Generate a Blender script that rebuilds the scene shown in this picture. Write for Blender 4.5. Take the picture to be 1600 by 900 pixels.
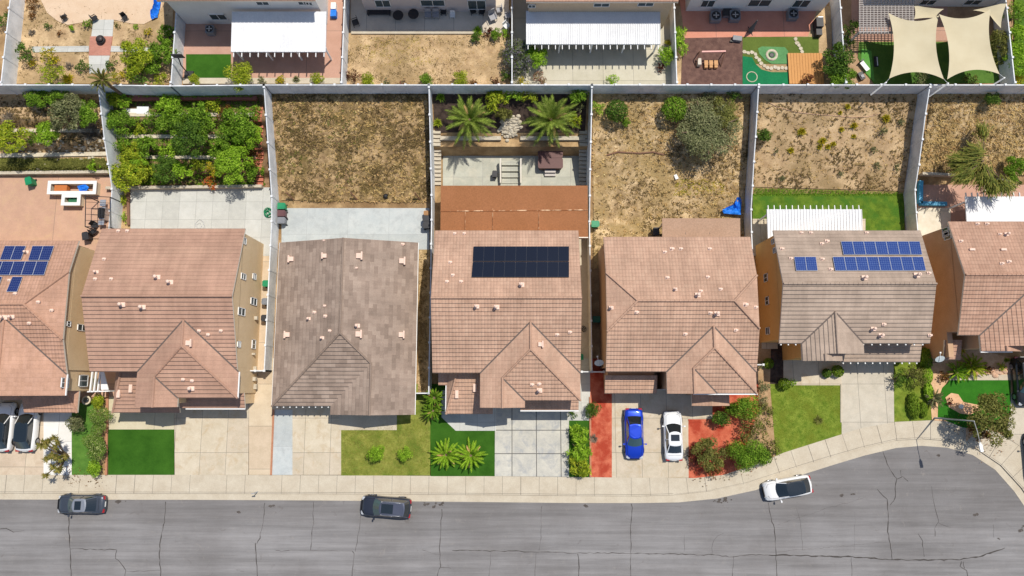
import bpy, bmesh, math, random
from mathutils import Vector, Matrix
from math import radians, sin, cos, pi, sqrt, atan2
random.seed(7)
SC = bpy.context.scene
for o in list(bpy.data.objects): bpy.data.objects.remove(o)
COL = SC.collection

# ---------------------------------------------------------------- camera, sky, sun, exposure
H = 70.0; F = 1067.0; TH = math.atan(150.0/F); CT, ST = cos(TH), sin(TH)
cam = bpy.data.objects.new('camera', bpy.data.cameras.new('camera')); COL.objects.link(cam)
cam.location = (0, 0, H); cam.rotation_euler = (TH, 0, 0)
cam.data.sensor_width = 36; cam.data.lens = 36*F/1600; cam.data.clip_end = 2000; cam.data.clip_start = 0.5
SC.camera = cam
SUN = Vector((.32, .347, 1)).normalized()
wd = bpy.data.worlds.new('World'); SC.world = wd; wd.use_nodes = True
nt = wd.node_tree; nt.nodes.clear()
sk = nt.nodes.new('ShaderNodeTexSky'); sk.sky_type = 'NISHITA'; sk.sun_disc = False
sk.sun_elevation = math.asin(SUN.z); sk.sun_rotation = atan2(SUN.x, SUN.y)
bg = nt.nodes.new('ShaderNodeBackground'); bg.inputs[1].default_value = .12
ou = nt.nodes.new('ShaderNodeOutputWorld'); nt.links.new(sk.outputs[0], bg.inputs[0]); nt.links.new(bg.outputs[0], ou.inputs[0])
sl = bpy.data.lights.new('sun', 'SUN'); sl.energy = 4.6; sl.angle = radians(.5); sl.color = (1, .94, .84)
so = bpy.data.objects.new('sun', sl); COL.objects.link(so); so.rotation_euler = SUN.to_track_quat('Z', 'Y').to_euler(); so.location = (20, 20, 90)
SC.view_settings.view_transform = 'Standard'; SC.view_settings.look = 'None'; SC.view_settings.gamma = 1
SC.view_settings.use_curve_mapping = False; SC.view_settings.exposure = -0.14

# ---------------------------------------------------------------- measuring: photo pixel + known height -> place in the world
def P(px, py, z=0.0):
    rx = px-800; ry = F*ST+(450-py)*CT; rz = -F*CT+(450-py)*ST
    t = (H-z)/-rz
    return Vector((rx*t, ry*t, z))
def ray(px, py): return Vector((px-800, F*ST+(450-py)*CT, -F*CT+(450-py)*ST))
def PX(px, py, X):
    r = ray(px, py); t = X/r.x; return Vector((X, r.y*t, H+r.z*t))
def PY(px, py, Y):
    r = ray(px, py); t = Y/r.y; return Vector((r.x*t, Y, H+r.z*t))
def clamp(t, a=0., b=1.): return max(a, min(b, t))
ZB = 4.0
YF = P(800, 146, ZB).y                     # foot of the long back fence
FX = [-57.4, -41.05, -24.5, -8.2, 7.9, 24.37, 41.3]   # side boundaries of the lots
def lot(x): return sum(1 for f in FX if x > f)-1
def zt(x, y):
    if y > YF+.15: return ZB
    if y < -11.0 : return 0.0
    l = lot(x)
    def ramp(y0, y1=YF, z=ZB): return z*clamp((y-y0)/(y1-y0))
    if l <= 0:
        y0 = 20.3
        k = clamp((y-y0)/(YF-y0)); n = 4
        s = k*n; i = math.floor(s); fr = s-i
        return ZB*(i+clamp((fr-.75)/.25))/n if k < 1 else ZB
    if l == 1:
        y0 = 19.6
        k = clamp((y-y0)/(YF-y0)); n = 4
        s = k*n; i = math.floor(s); fr = s-i
        return ZB*(i+clamp((fr-.8)/.2))/n if k < 1 else ZB
    if l == 2: return ramp(18.0)
    if l == 3:
        if y < 24.35: return 0.
        if y < 24.4: return 1.9*(y-24.35)/.05
        return 1.9+2.1*clamp((y-25.2)/(YF-25.2))
    if l == 4: return ramp(17.0)+.12*sin(x*.9)*sin(y*.8)*clamp((y-17)/3)*clamp((YF-y)/2)
    if l == 5: return ramp(19.4)+.1*sin(x*1.1+1)*sin(y*.9)*clamp((y-20)/3)*clamp((YF-y)/2)
    return ramp(20.6)
def G(px, py, h=0.0):
    z = 0.0
    for i in range(40):
        p = P(px, py, z+h); z = .6*z+.4*zt(p.x, p.y)
    p = P(px, py, z+h); return p
def Gz(px, py):
    p = G(px, py); p.z = zt(p.x, p.y); return p

# ---------------------------------------------------------------- materials
MATS = {}
def lin(c):
    return tuple(((v/255)/12.92 if v/255 <= .04045 else ((v/255+.055)/1.055)**2.4) for v in c)+(1,)
class NT:
    def __init__(s, name):
        s.m = bpy.data.materials.new(name); s.m.use_nodes = True; s.t = s.m.node_tree
        s.b = s.t.nodes['Principled BSDF']; s.b.inputs['Roughness'].default_value = .85
        s.b.inputs['Specular IOR Level'].default_value = .25
    def n(s, typ, **k):
        x = s.t.nodes.new('ShaderNode'+typ)
        for a, v in k.items():
            if a.startswith('i_'):
                key = a[2:]; key = int(key) if key.isdigit() else key.replace('_', ' ')
                x.inputs[key].default_value = v
            else: setattr(x, a, v)
        return x
    def l(s, a, b): s.t.links.new(a, b)
    def coord(s, kind='Object'):
        return s.n('TexCoord').outputs[kind]
    def noise(s, scale, detail=4, rough=.6, vec=None, dist=0):
        x = s.n('TexNoise', i_Scale=scale, i_Detail=detail, i_Roughness=rough, i_Distortion=dist)
        s.l(vec if vec else s.coord(), x.inputs['Vector']); return x.outputs['Fac']
    def ramp(s, fac, stops):
        r = s.n('ValToRGB'); e = r.color_ramp.elements
        while len(e) < len(stops): e.new(.5)
        for k, (p, c) in zip(e, stops): k.position = p; k.color = c if len(c) == 4 else tuple(c)+(1,)
        s.l(fac, r.inputs[0]); return r.outputs['Color']
    def mix(s, fac, a, b, mode='MIX'):
        x = s.n('Mix', data_type='RGBA', blend_type=mode)
        for sock, v in ((x.inputs[0], fac), (x.inputs[6], a), (x.inputs[7], b)):
            if isinstance(v, (float, int, tuple)): sock.default_value = v
            else: s.l(v, sock)
        return x.outputs[2]
    def math(s, op, a, b=0.0, c=None):
        x = s.n('Math', operation=op)
        for i, v in enumerate((a, b) if c is None else (a, b, c)):
            if isinstance(v, (float, int)): x.inputs[i].default_value = v
            else: s.l(v, x.inputs[i])
        return x.outputs[0]
    def col(s, v): s.l(v, s.b.inputs['Base Color'])
    def bump(s, h, dist=.02, strength=1.):
        x = s.n('Bump', i_Distance=dist, i_Strength=strength); s.l(h, x.inputs['Height']); s.l(x.outputs[0], s.b.inputs['Normal'])
def grey(v): return (v, v, v, 1)
def mottle(name, c1, c2, scale=1.5, scale2=12., c3=None, rough=.88, bump=.01, lo=.35, hi=.65, spec=.2):
    if name in MATS: return MATS[name]
    m = NT(name); a = m.noise(scale, 6, .65); b = m.noise(scale2, 5, .7)
    c = m.ramp(a, [(lo, c1), (hi, c2)])
    if c3: c = m.mix(m.ramp(m.noise(scale*.37+.05, 5, .6), [(.45, grey(0)), (.62, grey(1))]), c, c3+(1,) if len(c3) == 3 else c3)
    c = m.mix(.55, c, m.ramp(b, [(.3, grey(.32)), (.7, grey(.68))]), 'OVERLAY')
    m.col(c); m.b.inputs['Roughness'].default_value = rough; m.b.inputs['Specular IOR Level'].default_value = spec
    if bump: m.bump(b, bump)
    MATS[name] = m.m; return m.m
def plain(name, c, rough=.6, metal=0, spec=.4, coat=0):
    if name in MATS: return MATS[name]
    m = NT(name); b = m.noise(5, 4, .6)
    col = m.mix(.22, tuple(c)+((1,) if len(c) == 3 else ()), m.ramp(b, [(.3, grey(.35)), (.7, grey(.65))]), 'OVERLAY')
    m.col(col); m.b.inputs['Roughness'].default_value = rough; m.b.inputs['Metallic'].default_value = metal
    m.b.inputs['Specular IOR Level'].default_value = spec; m.b.inputs['Coat Weight'].default_value = coat
    m.b.inputs['Coat Roughness'].default_value = .05
    MATS[name] = m.m; return m.m
def rgb(*c): return lin(c)
def tile(name, ca, cb, cc, course=.39, colw=.3, colbump=.06, flat=False, patchy=0, bd=None):
    """concrete roof tiles: courses step down the slope (real bump), each tile its own tone"""
    m = NT(name); uv = m.n('UVMap').outputs[0]
    sp = m.n('SeparateXYZ'); m.l(uv, sp.inputs[0])
    u, v = sp.outputs[0], sp.outputs[1]
    vf = m.math('FRACT', m.math('DIVIDE', v, course))        # 0 at lower edge .. 1
    br = m.n('TexBrick', offset=.5 if flat else 0., i_Scale=1.0); m.l(uv, br.inputs['Vector'])
    br.inputs['Brick Width'].default_value = colw*(2.2 if flat else 1); br.inputs['Row Height'].default_value = course
    br.inputs['Mortar Size'].default_value = .0; br.inputs['Color1'].default_value = grey(0); br.inputs['Color2'].default_value = grey(1)
    big = m.noise(.35, 4, .6); fine = m.noise(9, 4, .7)
    c = m.ramp(br.outputs['Color'], [(0., ca), (.5, cb), (1., cc)])
    avg = tuple((ca[i]+cb[i]*2+cc[i])/4 for i in range(3))+(1,)
    c = m.mix(.45 if patchy else .6, c, avg)
    mps = m.n('Mapping'); m.l(uv, mps.inputs[0]); mps.inputs['Scale'].default_value = (1.6, .22, 1)
    streak = m.noise(1.0, 5, .65, mps.outputs[0])
    c = m.mix(.5, c, m.ramp(big, [(.3, grey(.36)), (.7, grey(.64))]), 'OVERLAY')
    c = m.mix(.4, c, m.ramp(streak, [(.35, grey(.38)), (.65, grey(.6))]), 'OVERLAY')
    dirt = m.ramp(m.noise(2.2, 7, .75, dist=.5), [(.6, grey(0)), (.75, grey(.22))]); c = m.mix(dirt, c, tuple(v*.55 for v in cb)+(1,))
    c = m.mix(.35, c, m.ramp(fine, [(.3, grey(.35)), (.7, grey(.65))]), 'OVERLAY')
    m.col(c); m.b.inputs['Roughness'].default_value = .9; m.b.inputs['Specular IOR Level'].default_value = .15
    # saw-tooth: tile butt is high, then drops within the last few cm to the course below
    saw = m.math('MINIMUM', m.math('DIVIDE', vf, .17), m.math('DIVIDE', m.math('SUBTRACT', 1., vf), .83))
    if not flat:
        wave = m.math('ABSOLUTE', m.math('SINE', m.math('MULTIPLY', u, pi/colw)))
        saw = m.math('ADD', saw, m.math('MULTIPLY', wave, colbump*9))
    m.bump(saw, bd or (.055 if not flat else .065))
    MATS[name] = m.m; return m.m
def slabs(name, c1, c2, w, h, line=(.12, .11, .1), gap=.02, scale=.8, off=0., stain=None, sharp=0, cz=(0, 0)):
    """poured concrete scored into slabs (object XY)"""
    m = NT(name); mp = m.n('Mapping'); m.l(m.coord(), mp.inputs[0]); mp.inputs['Location'].default_value = (cz[0], cz[1], 0)
    br = m.n('TexBrick', offset=off, i_Scale=1.0); m.l(mp.outputs[0], br.inputs['Vector'])
    br.inputs['Brick Width'].default_value = w; br.inputs['Row Height'].default_value = h; br.inputs['Mortar Size'].default_value = gap
    br.inputs['Mortar Smooth'].default_value = .3
    br.inputs['Color1'].default_value = grey(.42); br.inputs['Color2'].default_value = grey(.56); br.inputs['Mortar'].default_value = grey(.5)
    a = m.noise(scale, 7, .7); c = m.ramp(a, [(.36, c1), (.64, c2)])
    c = m.mix(.5, c, br.outputs['Color'], 'OVERLAY')
    if stain:
        s = m.noise(.9, 8, .72, dist=.6); c = m.mix(m.ramp(s, [(.5, grey(0)), (.56 if sharp else .68, grey(.75))]), c, stain)
    fn = m.noise(14, 4, .7); c = m.mix(.3, c, m.ramp(fn, [(.3, grey(.36)), (.7, grey(.64))]), 'OVERLAY')
    c = m.mix(m.math('MULTIPLY', br.outputs['Fac'], .8), c, tuple(line)+(1,))
    m.col(c); m.b.inputs['Roughness'].default_value = .9; m.b.inputs['Specular IOR Level'].default_value = .15
    MATS[name] = m.m; return m.m

# ---------------------------------------------------------------- mesh helpers
class MB:
    """collects geometry for ONE mesh object"""
    def __init__(s): s.v = []; s.f = []; s.mi = []; s.uv = []; s.sm = []
    def face(s, pts, mi=0, uv=None, smooth=False):
        i = len(s.v); s.v += [tuple(p) for p in pts]; s.f.append(tuple(range(i, i+len(pts)))); s.mi.append(mi); s.uv.append(uv); s.sm.append(smooth)
    def box(s, c, d, mi=0, rz=0., M=None):
        hx, hy, hz = d[0]/2, d[1]/2, d[2]/2
        R = Matrix.Rotation(rz, 3, 'Z') if M is None else M
        V = [Vector(c)+R@Vector((x*hx, y*hy, z*hz)) for z in (-1, 1) for x, y in ((-1, -1), (1, -1), (1, 1), (-1, 1))]
        i = len(s.v); s.v += [tuple(p) for p in V]
        for q in ((3, 2, 1, 0), (4, 5, 6, 7), (0, 1, 5, 4), (1, 2, 6, 5), (2, 3, 7, 6), (3, 0, 4, 7)):
            s.f.append(tuple(i+k for k in q)); s.mi.append(mi); s.uv.append(None); s.sm.append(False)
    def bar(s, a, b, w, h=None, mi=0):
        a, b = Vector(a), Vector(b); h = h or w; d = b-a; L = d.length
        if L < 1e-5: return
        z = d.normalized(); x = z.cross(Vector((0, 0, 1)))
        x = x.normalized() if x.length > 1e-3 else Vector((1, 0, 0)); y = z.cross(x)
        M = Matrix((x, y, z)).transposed(); s.box((a+b)/2, (w, h, L), mi, M=M)
    def prism(s, poly, z0, z1, mi=0, mside=None):
        n = len(poly); i = len(s.v)
        A = sum(poly[k][0]*poly[(k+1) % n][1]-poly[(k+1) % n][0]*poly[k][1] for k in range(n))
        if A < 0: poly = poly[::-1]
        f0 = (lambda p: z0); f1 = (lambda p: z1)
        s.v += [(p[0], p[1], z0) for p in poly]+[(p[0], p[1], z1) for p in poly]
        s.f.append(tuple(range(i+n, i+2*n))); s.mi.append(mi); s.uv.append(None); s.sm.append(False)
        s.f.append(tuple(range(i+n-1, i-1, -1))); s.mi.append(mi); s.uv.append(None); s.sm.append(False)
        for k in range(n):
            j = (k+1) % n; s.f.append((i+k, i+j, i+n+j, i+n+k)); s.mi.append(mi if mside is None else mside); s.uv.append(None); s.sm.append(False)
    def tube(s, pts, r, n=6, mi=0, cap=True, smooth=True):
        pts = [Vector(p) for p in pts]; rings = []
        R = r if isinstance(r, (list, tuple)) else [r]*len(pts)
        for k, p in enumerate(pts):
            d = (pts[min(k+1, len(pts)-1)]-pts[max(k-1, 0)]).normalized()
            x = d.cross(Vector((0, 0, 1))); x = x.normalized() if x.length > 1e-3 else Vector((1, 0, 0)); y = d.cross(x)
            i = len(s.v); s.v += [tuple(p+(x*cos(2*pi*q/n)+y*sin(2*pi*q/n))*R[k]) for q in range(n)]; rings.append(i)
        for a, b in zip(rings, rings[1:]):
            for q in range(n):
                w = (q+1) % n; s.f.append((a+q, a+w, b+w, b+q)); s.mi.append(mi); s.uv.append(None); s.sm.append(smooth)
        if cap:
            for a in (rings[0], rings[-1]): s.f.append(tuple(a+q for q in range(n))); s.mi.append(mi); s.uv.append(None); s.sm.append(False)
    def lathe(s, c, prof, n=16, mi=0, sx=1, sy=1):
        c = Vector(c); rings = []
        for r, z in prof:
            i = len(s.v); s.v += [(c.x+r*sx*cos(2*pi*q/n), c.y+r*sy*sin(2*pi*q/n), c.z+z) for q in range(n)]; rings.append(i)
        for a, b in zip(rings, rings[1:]):
            for q in range(n):
                w = (q+1) % n; s.f.append((a+q, a+w, b+w, b+q)); s.mi.append(mi); s.uv.append(None); s.sm.append(True)
        for a, rev in ((rings[0], 1), (rings[-1], 0)):
            t = [a+q for q in range(n)]; s.f.append(tuple(t[::-1] if rev else t)); s.mi.append(mi); s.uv.append(None); s.sm.append(False)
    def build(s, name, mats, parent=None, fix=False, origin=None):
        me = bpy.data.meshes.new(name)
        off = Vector(origin) if origin is not None else Vector((0, 0, 0))
        me.from_pydata([tuple(Vector(v)-off) for v in s.v] if origin is not None else s.v, [], s.f)
        for m in (mats if isinstance(mats, (list, tuple)) else [mats]): me.materials.append(m)
        me.polygons.foreach_set('material_index', s.mi); me.polygons.foreach_set('use_smooth', s.sm)
        if any(u is not None for u in s.uv):
            ul = me.uv_layers.new(name='UVMap'); k = 0; flat = []
            for f, u in zip(s.f, s.uv):
                for q in range(len(f)): flat += list(u[q]) if u else [0, 0]
            ul.data.foreach_set('uv', flat)
        me.update()
        if fix:
            bm = bmesh.new(); bm.from_mesh(me); bmesh.ops.remove_doubles(bm, verts=bm.verts, dist=1e-4)
            bmesh.ops.recalc_face_normals(bm, faces=bm.faces); bm.to_mesh(me); bm.free()
        o = bpy.data.objects.new(name, me); COL.objects.link(o)
        if parent is not None: o.parent = parent
        if origin is not None: o.location = off
        return o
def tag(o, label=None, cat=None, group=None, kind=None):
    if label: o['label'] = label
    if cat: o['category'] = cat
    if group: o['group'] = group
    if kind: o['kind'] = kind
    return o
def empty(name, loc=(0, 0, 0), rz=0):
    o = bpy.data.objects.new(name, None); COL.objects.link(o); o.location = loc; o.rotation_euler = (0, 0, rz); o.empty_display_size = .3; return o
def loc_to(parent, o):
    """geometry was given in world space: keep it there under a parent that stands elsewhere"""
    o.matrix_parent_inverse = Matrix.LocRotScale(parent.location, parent.rotation_euler, None).inverted(); return o
def wb(mb, name, mats, parent, fix=False): return loc_to(parent, mb.build(name, mats, parent, fix))
def copy_tree(o, parent=None):
    c = o.copy(); COL.objects.link(c)
    if parent is not None: c.parent = parent; c.matrix_parent_inverse = o.matrix_parent_inverse
    for ch in list(o.children): copy_tree(ch, c)
    return c
def px_poly(pts, z=0.): return [P(x, y, z) for x, y in pts]
NSH = [0]
def sheet(name, pts, z, mat, thick=.12, label=None, cat=None, kind='structure', world=False):
    poly = pts if world else px_poly(pts, z); NSH[0] += 1; z += .0009*NSH[0]       # no two sheets share a plane
    b = MB(); b.prism([(p[0], p[1]) for p in poly], z-thick, z); o = b.build(name, mat); tag(o, label, cat, kind=kind); return o
def patch(name, L, R, mat, nu=50, nv=50, off=.03, rough=0., label=None, kind='structure', seed=1, side=False):
    """terrain-following sheet; L and R are pixel polylines of equal length down its two edges"""
    rr = random.Random(seed)
    def at(pl, t):
        k = t*(len(pl)-1); i = min(int(k), len(pl)-2); f = k-i; return (pl[i][0]*(1-f)+pl[i+1][0]*f, pl[i][1]*(1-f)+pl[i+1][1]*f)
    me = bpy.data.meshes.new(name); vs = []; fs = []
    for j in range(nv+1):
        a, b = at(L, j/nv), at(R, j/nv); A, B = G(*a), G(*b)
        for i in range(nu+1):
            t = i/nu; x = A.x*(1-t)+B.x*t; y = A.y*(1-t)+B.y*t
            xx = clamp(x, min(A.x, B.x)+.2, max(A.x, B.x)-.2)
            vs.append((x, y, zt(xx, y)+off+rr.uniform(0, rough)))
    for j in range(nv):
        for i in range(nu):
            k = j*(nu+1)+i; fs.append((k, k+nu+1, k+nu+2, k+1))
    me.from_pydata(vs, [], fs); me.materials.append(mat)
    for p in me.polygons: p.use_smooth = True
    me.update()
    bm = bmesh.new(); bm.from_mesh(me); bmesh.ops.recalc_face_normals(bm, faces=bm.faces)
    if sum(f.normal.z for f in bm.faces) < 0: bmesh.ops.reverse_faces(bm, faces=bm.faces)
    bm.to_mesh(me); bm.free()
    o = bpy.data.objects.new(name, me); COL.objects.link(o); tag(o, label, kind=kind); return o
# ================================================================ MATERIALS OF THE PLACE
M_dirt = mottle('dirt', rgb(158, 128, 92)[:3], rgb(190, 160, 118)[:3], .8, 9, rgb(140, 112, 78)[:3], bump=.03)
M_drygrass = mottle('dry_grass', rgb(142, 118, 84)[:3], rgb(222, 194, 150)[:3], .8, 9, rgb(164, 140, 96)[:3], bump=.05, lo=.38, hi=.62)
M_weedy = mottle('weedy_ground', rgb(124, 100, 70)[:3], rgb(200, 170, 126)[:3], 1.3, 9, rgb(116, 98, 58)[:3], bump=.05, lo=.34, hi=.66)
M_tan = mottle('tan_soil', rgb(166, 138, 104)[:3], rgb(208, 180, 140)[:3], .7, 8, rgb(158, 134, 98)[:3], bump=.03)
M_mulch = mottle('dark_mulch', rgb(52, 42, 38)[:3], rgb(84, 70, 62)[:3], 2, 16, bump=.05)
M_brownmulch = mottle('brown_mulch', rgb(92, 68, 62)[:3], rgb(118, 90, 80)[:3], 2, 18, bump=.05)
M_redmulch = mottle('red_mulch', rgb(190, 96, 70)[:3], rgb(208, 118, 90)[:3], 1.5, 20, rgb(168, 66, 46)[:3], bump=.05)
M_lawn = mottle('lawn_grass', rgb(84, 108, 26)[:3], rgb(130, 144, 54)[:3], 1.6, 9, rgb(104, 116, 34)[:3], bump=.03)
M_lawn2 = mottle('lawn_yellowed', rgb(112, 122, 44)[:3], rgb(146, 146, 72)[:3], 1.3, 9, rgb(96, 112, 38)[:3], bump=.03)
M_lawn3 = mottle('lawn_lush', rgb(70, 98, 22)[:3], rgb(104, 128, 38)[:3], 1.6, 9, rgb(66, 104, 28)[:3], bump=.03)
M_turf = mottle('artificial_turf', rgb(40, 80, 12)[:3], rgb(56, 98, 24)[:3], .5, 14, bump=.008)
M_turf2 = mottle('olive_turf', rgb(84, 100, 40)[:3], rgb(96, 112, 48)[:3], .7, 14, bump=.008)
M_putt = mottle('putting_turf', rgb(20, 106, 66)[:3], rgb(26, 118, 74)[:3], .7, 10, bump=.004)
M_putt2 = mottle('fringe_turf', rgb(84, 134, 84)[:3], rgb(98, 148, 94)[:3], .7, 10, bump=.004)
M_conc = slabs('driveway_concrete', rgb(188, 176, 154)[:3], rgb(202, 190, 170)[:3], 2.6, 3.4, stain=rgb(182, 162, 132))
M_walk = slabs('sidewalk_concrete', rgb(212, 198, 176)[:3], rgb(222, 211, 192)[:3], 1.83, 30, stain=rgb(198, 184, 162))
M_white = slabs('pale_concrete', rgb(184, 184, 178)[:3], rgb(196, 196, 190)[:3], 1.75, 1.9, line=(.3, .3, .28))
M_blue = slabs('bluish_concrete', rgb(176, 182, 182)[:3], rgb(188, 192, 190)[:3], 4.3, 3.1, line=(.35, .36, .36), stain=rgb(164, 168, 168))
M_stained = slabs('stained_concrete', rgb(176, 174, 166)[:3], rgb(196, 192, 180)[:3], 2.45, 2.3, line=(.06, .06, .06), gap=.05, stain=rgb(146, 150, 156))
M_patio = slabs('patio_concrete', rgb(172, 172, 158)[:3], rgb(186, 186, 172)[:3], 3.1, 3.1, line=(.3, .28, .26), stain=rgb(196, 190, 172))
M_pink = slabs('pink_concrete', rgb(188, 152, 130)[:3], rgb(198, 162, 138)[:3], 12, 12, stain=rgb(194, 162, 130))
M_pink2 = slabs('brown_patio', rgb(180, 142, 124)[:3], rgb(190, 152, 134)[:3], 7, 6)
M_salmon = slabs('salmon_patio', rgb(200, 136, 114)[:3], rgb(208, 146, 124)[:3], 7, 6)
M_brick = slabs('brick_paving', rgb(176, 112, 92)[:3], rgb(196, 132, 112)[:3], .22, .11, off=.5, line=(.35, .3, .26), gap=.012)
M_retain = mottle('retaining_block', rgb(176, 166, 148)[:3], rgb(198, 188, 170)[:3], 3, 12, bump=.02)
M_fence = mottle('white_fence_vinyl', rgb(200, 203, 206)[:3], rgb(230, 232, 234)[:3], .8, 7, bump=0, rough=.6)
M_whitep = plain('white_paint', (.8, .8, .79)); M_cream = plain('cream_trim', (.72, .66, .56))
M_dark = plain('dark_void', (.02, .02, .022), .5); M_black = plain('black_metal', (.025, .025, .028), .5)
M_glass = plain('window_glass', (.05, .07, .075), .12, spec=.6)
M_frame = plain('window_frame', (.78, .78, .77)); M_rust = plain('rusty_timber', (.2, .1, .06))
M_wood = mottle('wood', rgb(150, 104, 66)[:3], rgb(176, 128, 84)[:3], 2, 12, bump=.01)
M_blackplastic = plain('black_plastic', (.03, .03, .034), .55)
M_greybin = plain('grey_plastic', (.2, .21, .23), .55); M_greenbin = plain('green_plastic', (.01, .24, .1), .5); M_maroon = plain('maroon_plastic', (.12, .05, .055), .5)
M_vent = plain('vent_paint', rgb(228, 198, 180), .7)
M_steel = plain('galvanised_steel', (.55, .56, .58), .4, metal=.7)
T_pink = tile('roof_tile_pink', rgb(168, 131, 109)[:3], rgb(182, 143, 121)[:3], rgb(190, 151, 131)[:3])
T_pink_s = tile('roof_tile_pink_side', rgb(168, 131, 109)[:3], rgb(182, 143, 121)[:3], rgb(190, 151, 131)[:3], bd=.016)
T_pinkflat = tile('roof_tile_rose', rgb(166, 131, 113)[:3], rgb(174, 139, 120)[:3], rgb(180, 146, 125)[:3], flat=True, colw=1.2, course=.39)
T_pinkflat_s = tile('roof_tile_rose_side', rgb(166, 131, 113)[:3], rgb(174, 139, 120)[:3], rgb(180, 146, 125)[:3], flat=True, colw=1.2, course=.39, bd=.016)
T_tan = tile('roof_tile_tan', rgb(170, 137, 117)[:3], rgb(182, 148, 127)[:3], rgb(190, 159, 137)[:3])
T_tan_s = tile('roof_tile_tan_side', rgb(170, 137, 117)[:3], rgb(182, 148, 127)[:3], rgb(190, 159, 137)[:3], bd=.016)
T_grey = tile('roof_tile_taupe', rgb(122, 106, 95)[:3], rgb(150, 132, 119)[:3], rgb(168, 150, 136)[:3], flat=True, colw=.34, course=.39, patchy=1, bd=.06)
T_grey_s = tile('roof_tile_taupe_side', rgb(122, 106, 95)[:3], rgb(150, 132, 119)[:3], rgb(168, 150, 136)[:3], flat=True, colw=.34, course=.39, patchy=1, bd=.014)
T_mush = tile('roof_tile_mushroom', rgb(152, 134, 120)[:3], rgb(166, 148, 133)[:3], rgb(178, 159, 143)[:3], flat=True, colw=.6, course=.39)
T_mush_s = tile('roof_tile_mushroom_side', rgb(152, 134, 120)[:3], rgb(166, 148, 133)[:3], rgb(178, 159, 143)[:3], flat=True, colw=.6, course=.39, bd=.016)
T_rose = tile('roof_tile_red', rgb(164, 128, 109)[:3], rgb(178, 142, 121)[:3], rgb(188, 154, 133)[:3])
T_rose_s = tile('roof_tile_red_side', rgb(164, 128, 109)[:3], rgb(178, 142, 121)[:3], rgb(188, 154, 133)[:3], bd=.016)
S_beige = mottle('stucco_beige', rgb(212, 186, 148)[:3], rgb(220, 194, 157)[:3], .8, 20, bump=.006)
S_ochre = mottle('stucco_ochre', rgb(218, 174, 110)[:3], rgb(224, 181, 118)[:3], .8, 20, bump=.006)
S_brown = mottle('stucco_brown', rgb(186, 152, 122)[:3], rgb(194, 160, 130)[:3], .8, 20, bump=.006)
S_cream = mottle('stucco_cream', rgb(206, 194, 168)[:3], rgb(212, 200, 176)[:3], .8, 20, bump=.006)
S_white = mottle('stucco_white', rgb(218, 216, 212)[:3], rgb(226, 224, 220)[:3], .8, 20, bump=.006)
S_tan = mottle('stucco_tan', rgb(196, 174, 146)[:3], rgb(204, 182, 154)[:3], .8, 20, bump=.006)

# ================================================================ GROUND
def ground():
    xs = [-400, -150, -80]+[-70+.5*i for i in range(281)]+[80, 150, 400]
    for f in FX: xs += [f-.02, f+.02]
    ys = [-400, -120, -60]+[-45+3*i for i in range(14)]+[-2.5, -.9, 3]+[6+.4*i for i in range(58)]+[YF+.1, YF+.16]+[30+4*i for i in range(10)]+[90, 160, 400]
    xs = sorted(xs); ys = sorted(ys); n = len(xs)
    vs = [(x, y, (zt(x, y)-.06 if y > -1 else -.26)) for y in ys for x in xs]
    fs = [(j*n+i, j*n+i+1, (j+1)*n+i+1, (j+1)*n+i) for j in range(len(ys)-1) for i in range(n-1)]
    me = bpy.data.meshes.new('ground'); me.from_pydata(vs, [], fs); me.materials.append(M_dirt); me.update()
    o = bpy.data.objects.new('ground', me); COL.objects.link(o); tag(o, kind='structure')
ground()
# kerb line of the street, from the straight run round the end of the street (photo pixels of the gutter's edge)
GUT = [(-120, 780.5), (0, 780.5), (300, 781), (500, 782), (760, 784.5), (900, 786), (1000, 786), (1060, 785), (1120, 779), (1180, 766), (1240, 746), (1300, 727), (1350, 712), (1400, 700), (1440, 696.5), (1480, 699.5), (1520, 711), (1555, 734), (1585, 768), (1610, 805), (1635, 850), (1650, 900), (1655, 960)]
KERB = [(-120, 770), (0, 770.5), (300, 771), (500, 771.5), (760, 773), (900, 774.5), (1000, 775), (1052, 773.5), (1112, 767), (1172, 754), (1234, 734), (1296, 715), (1348, 700), (1400, 688), (1442, 685.5), (1485, 689), (1527, 702), (1564, 727), (1596, 762), (1622, 800), (1647, 848), (1663, 900), (1668, 960)]
WALK = [(-120, 742), (0, 742), (300, 742), (500, 742.5), (760, 744), (900, 745.5), (1000, 746), (1085, 747), (1130, 742), (1180, 726), (1225, 707), (1285, 688), (1345, 669), (1400, 659), (1455, 656.5), (1510, 661), (1560, 676), (1604, 704), (1640, 744), (1668, 790), (1690, 845), (1706, 900), (1711, 960)]
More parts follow.
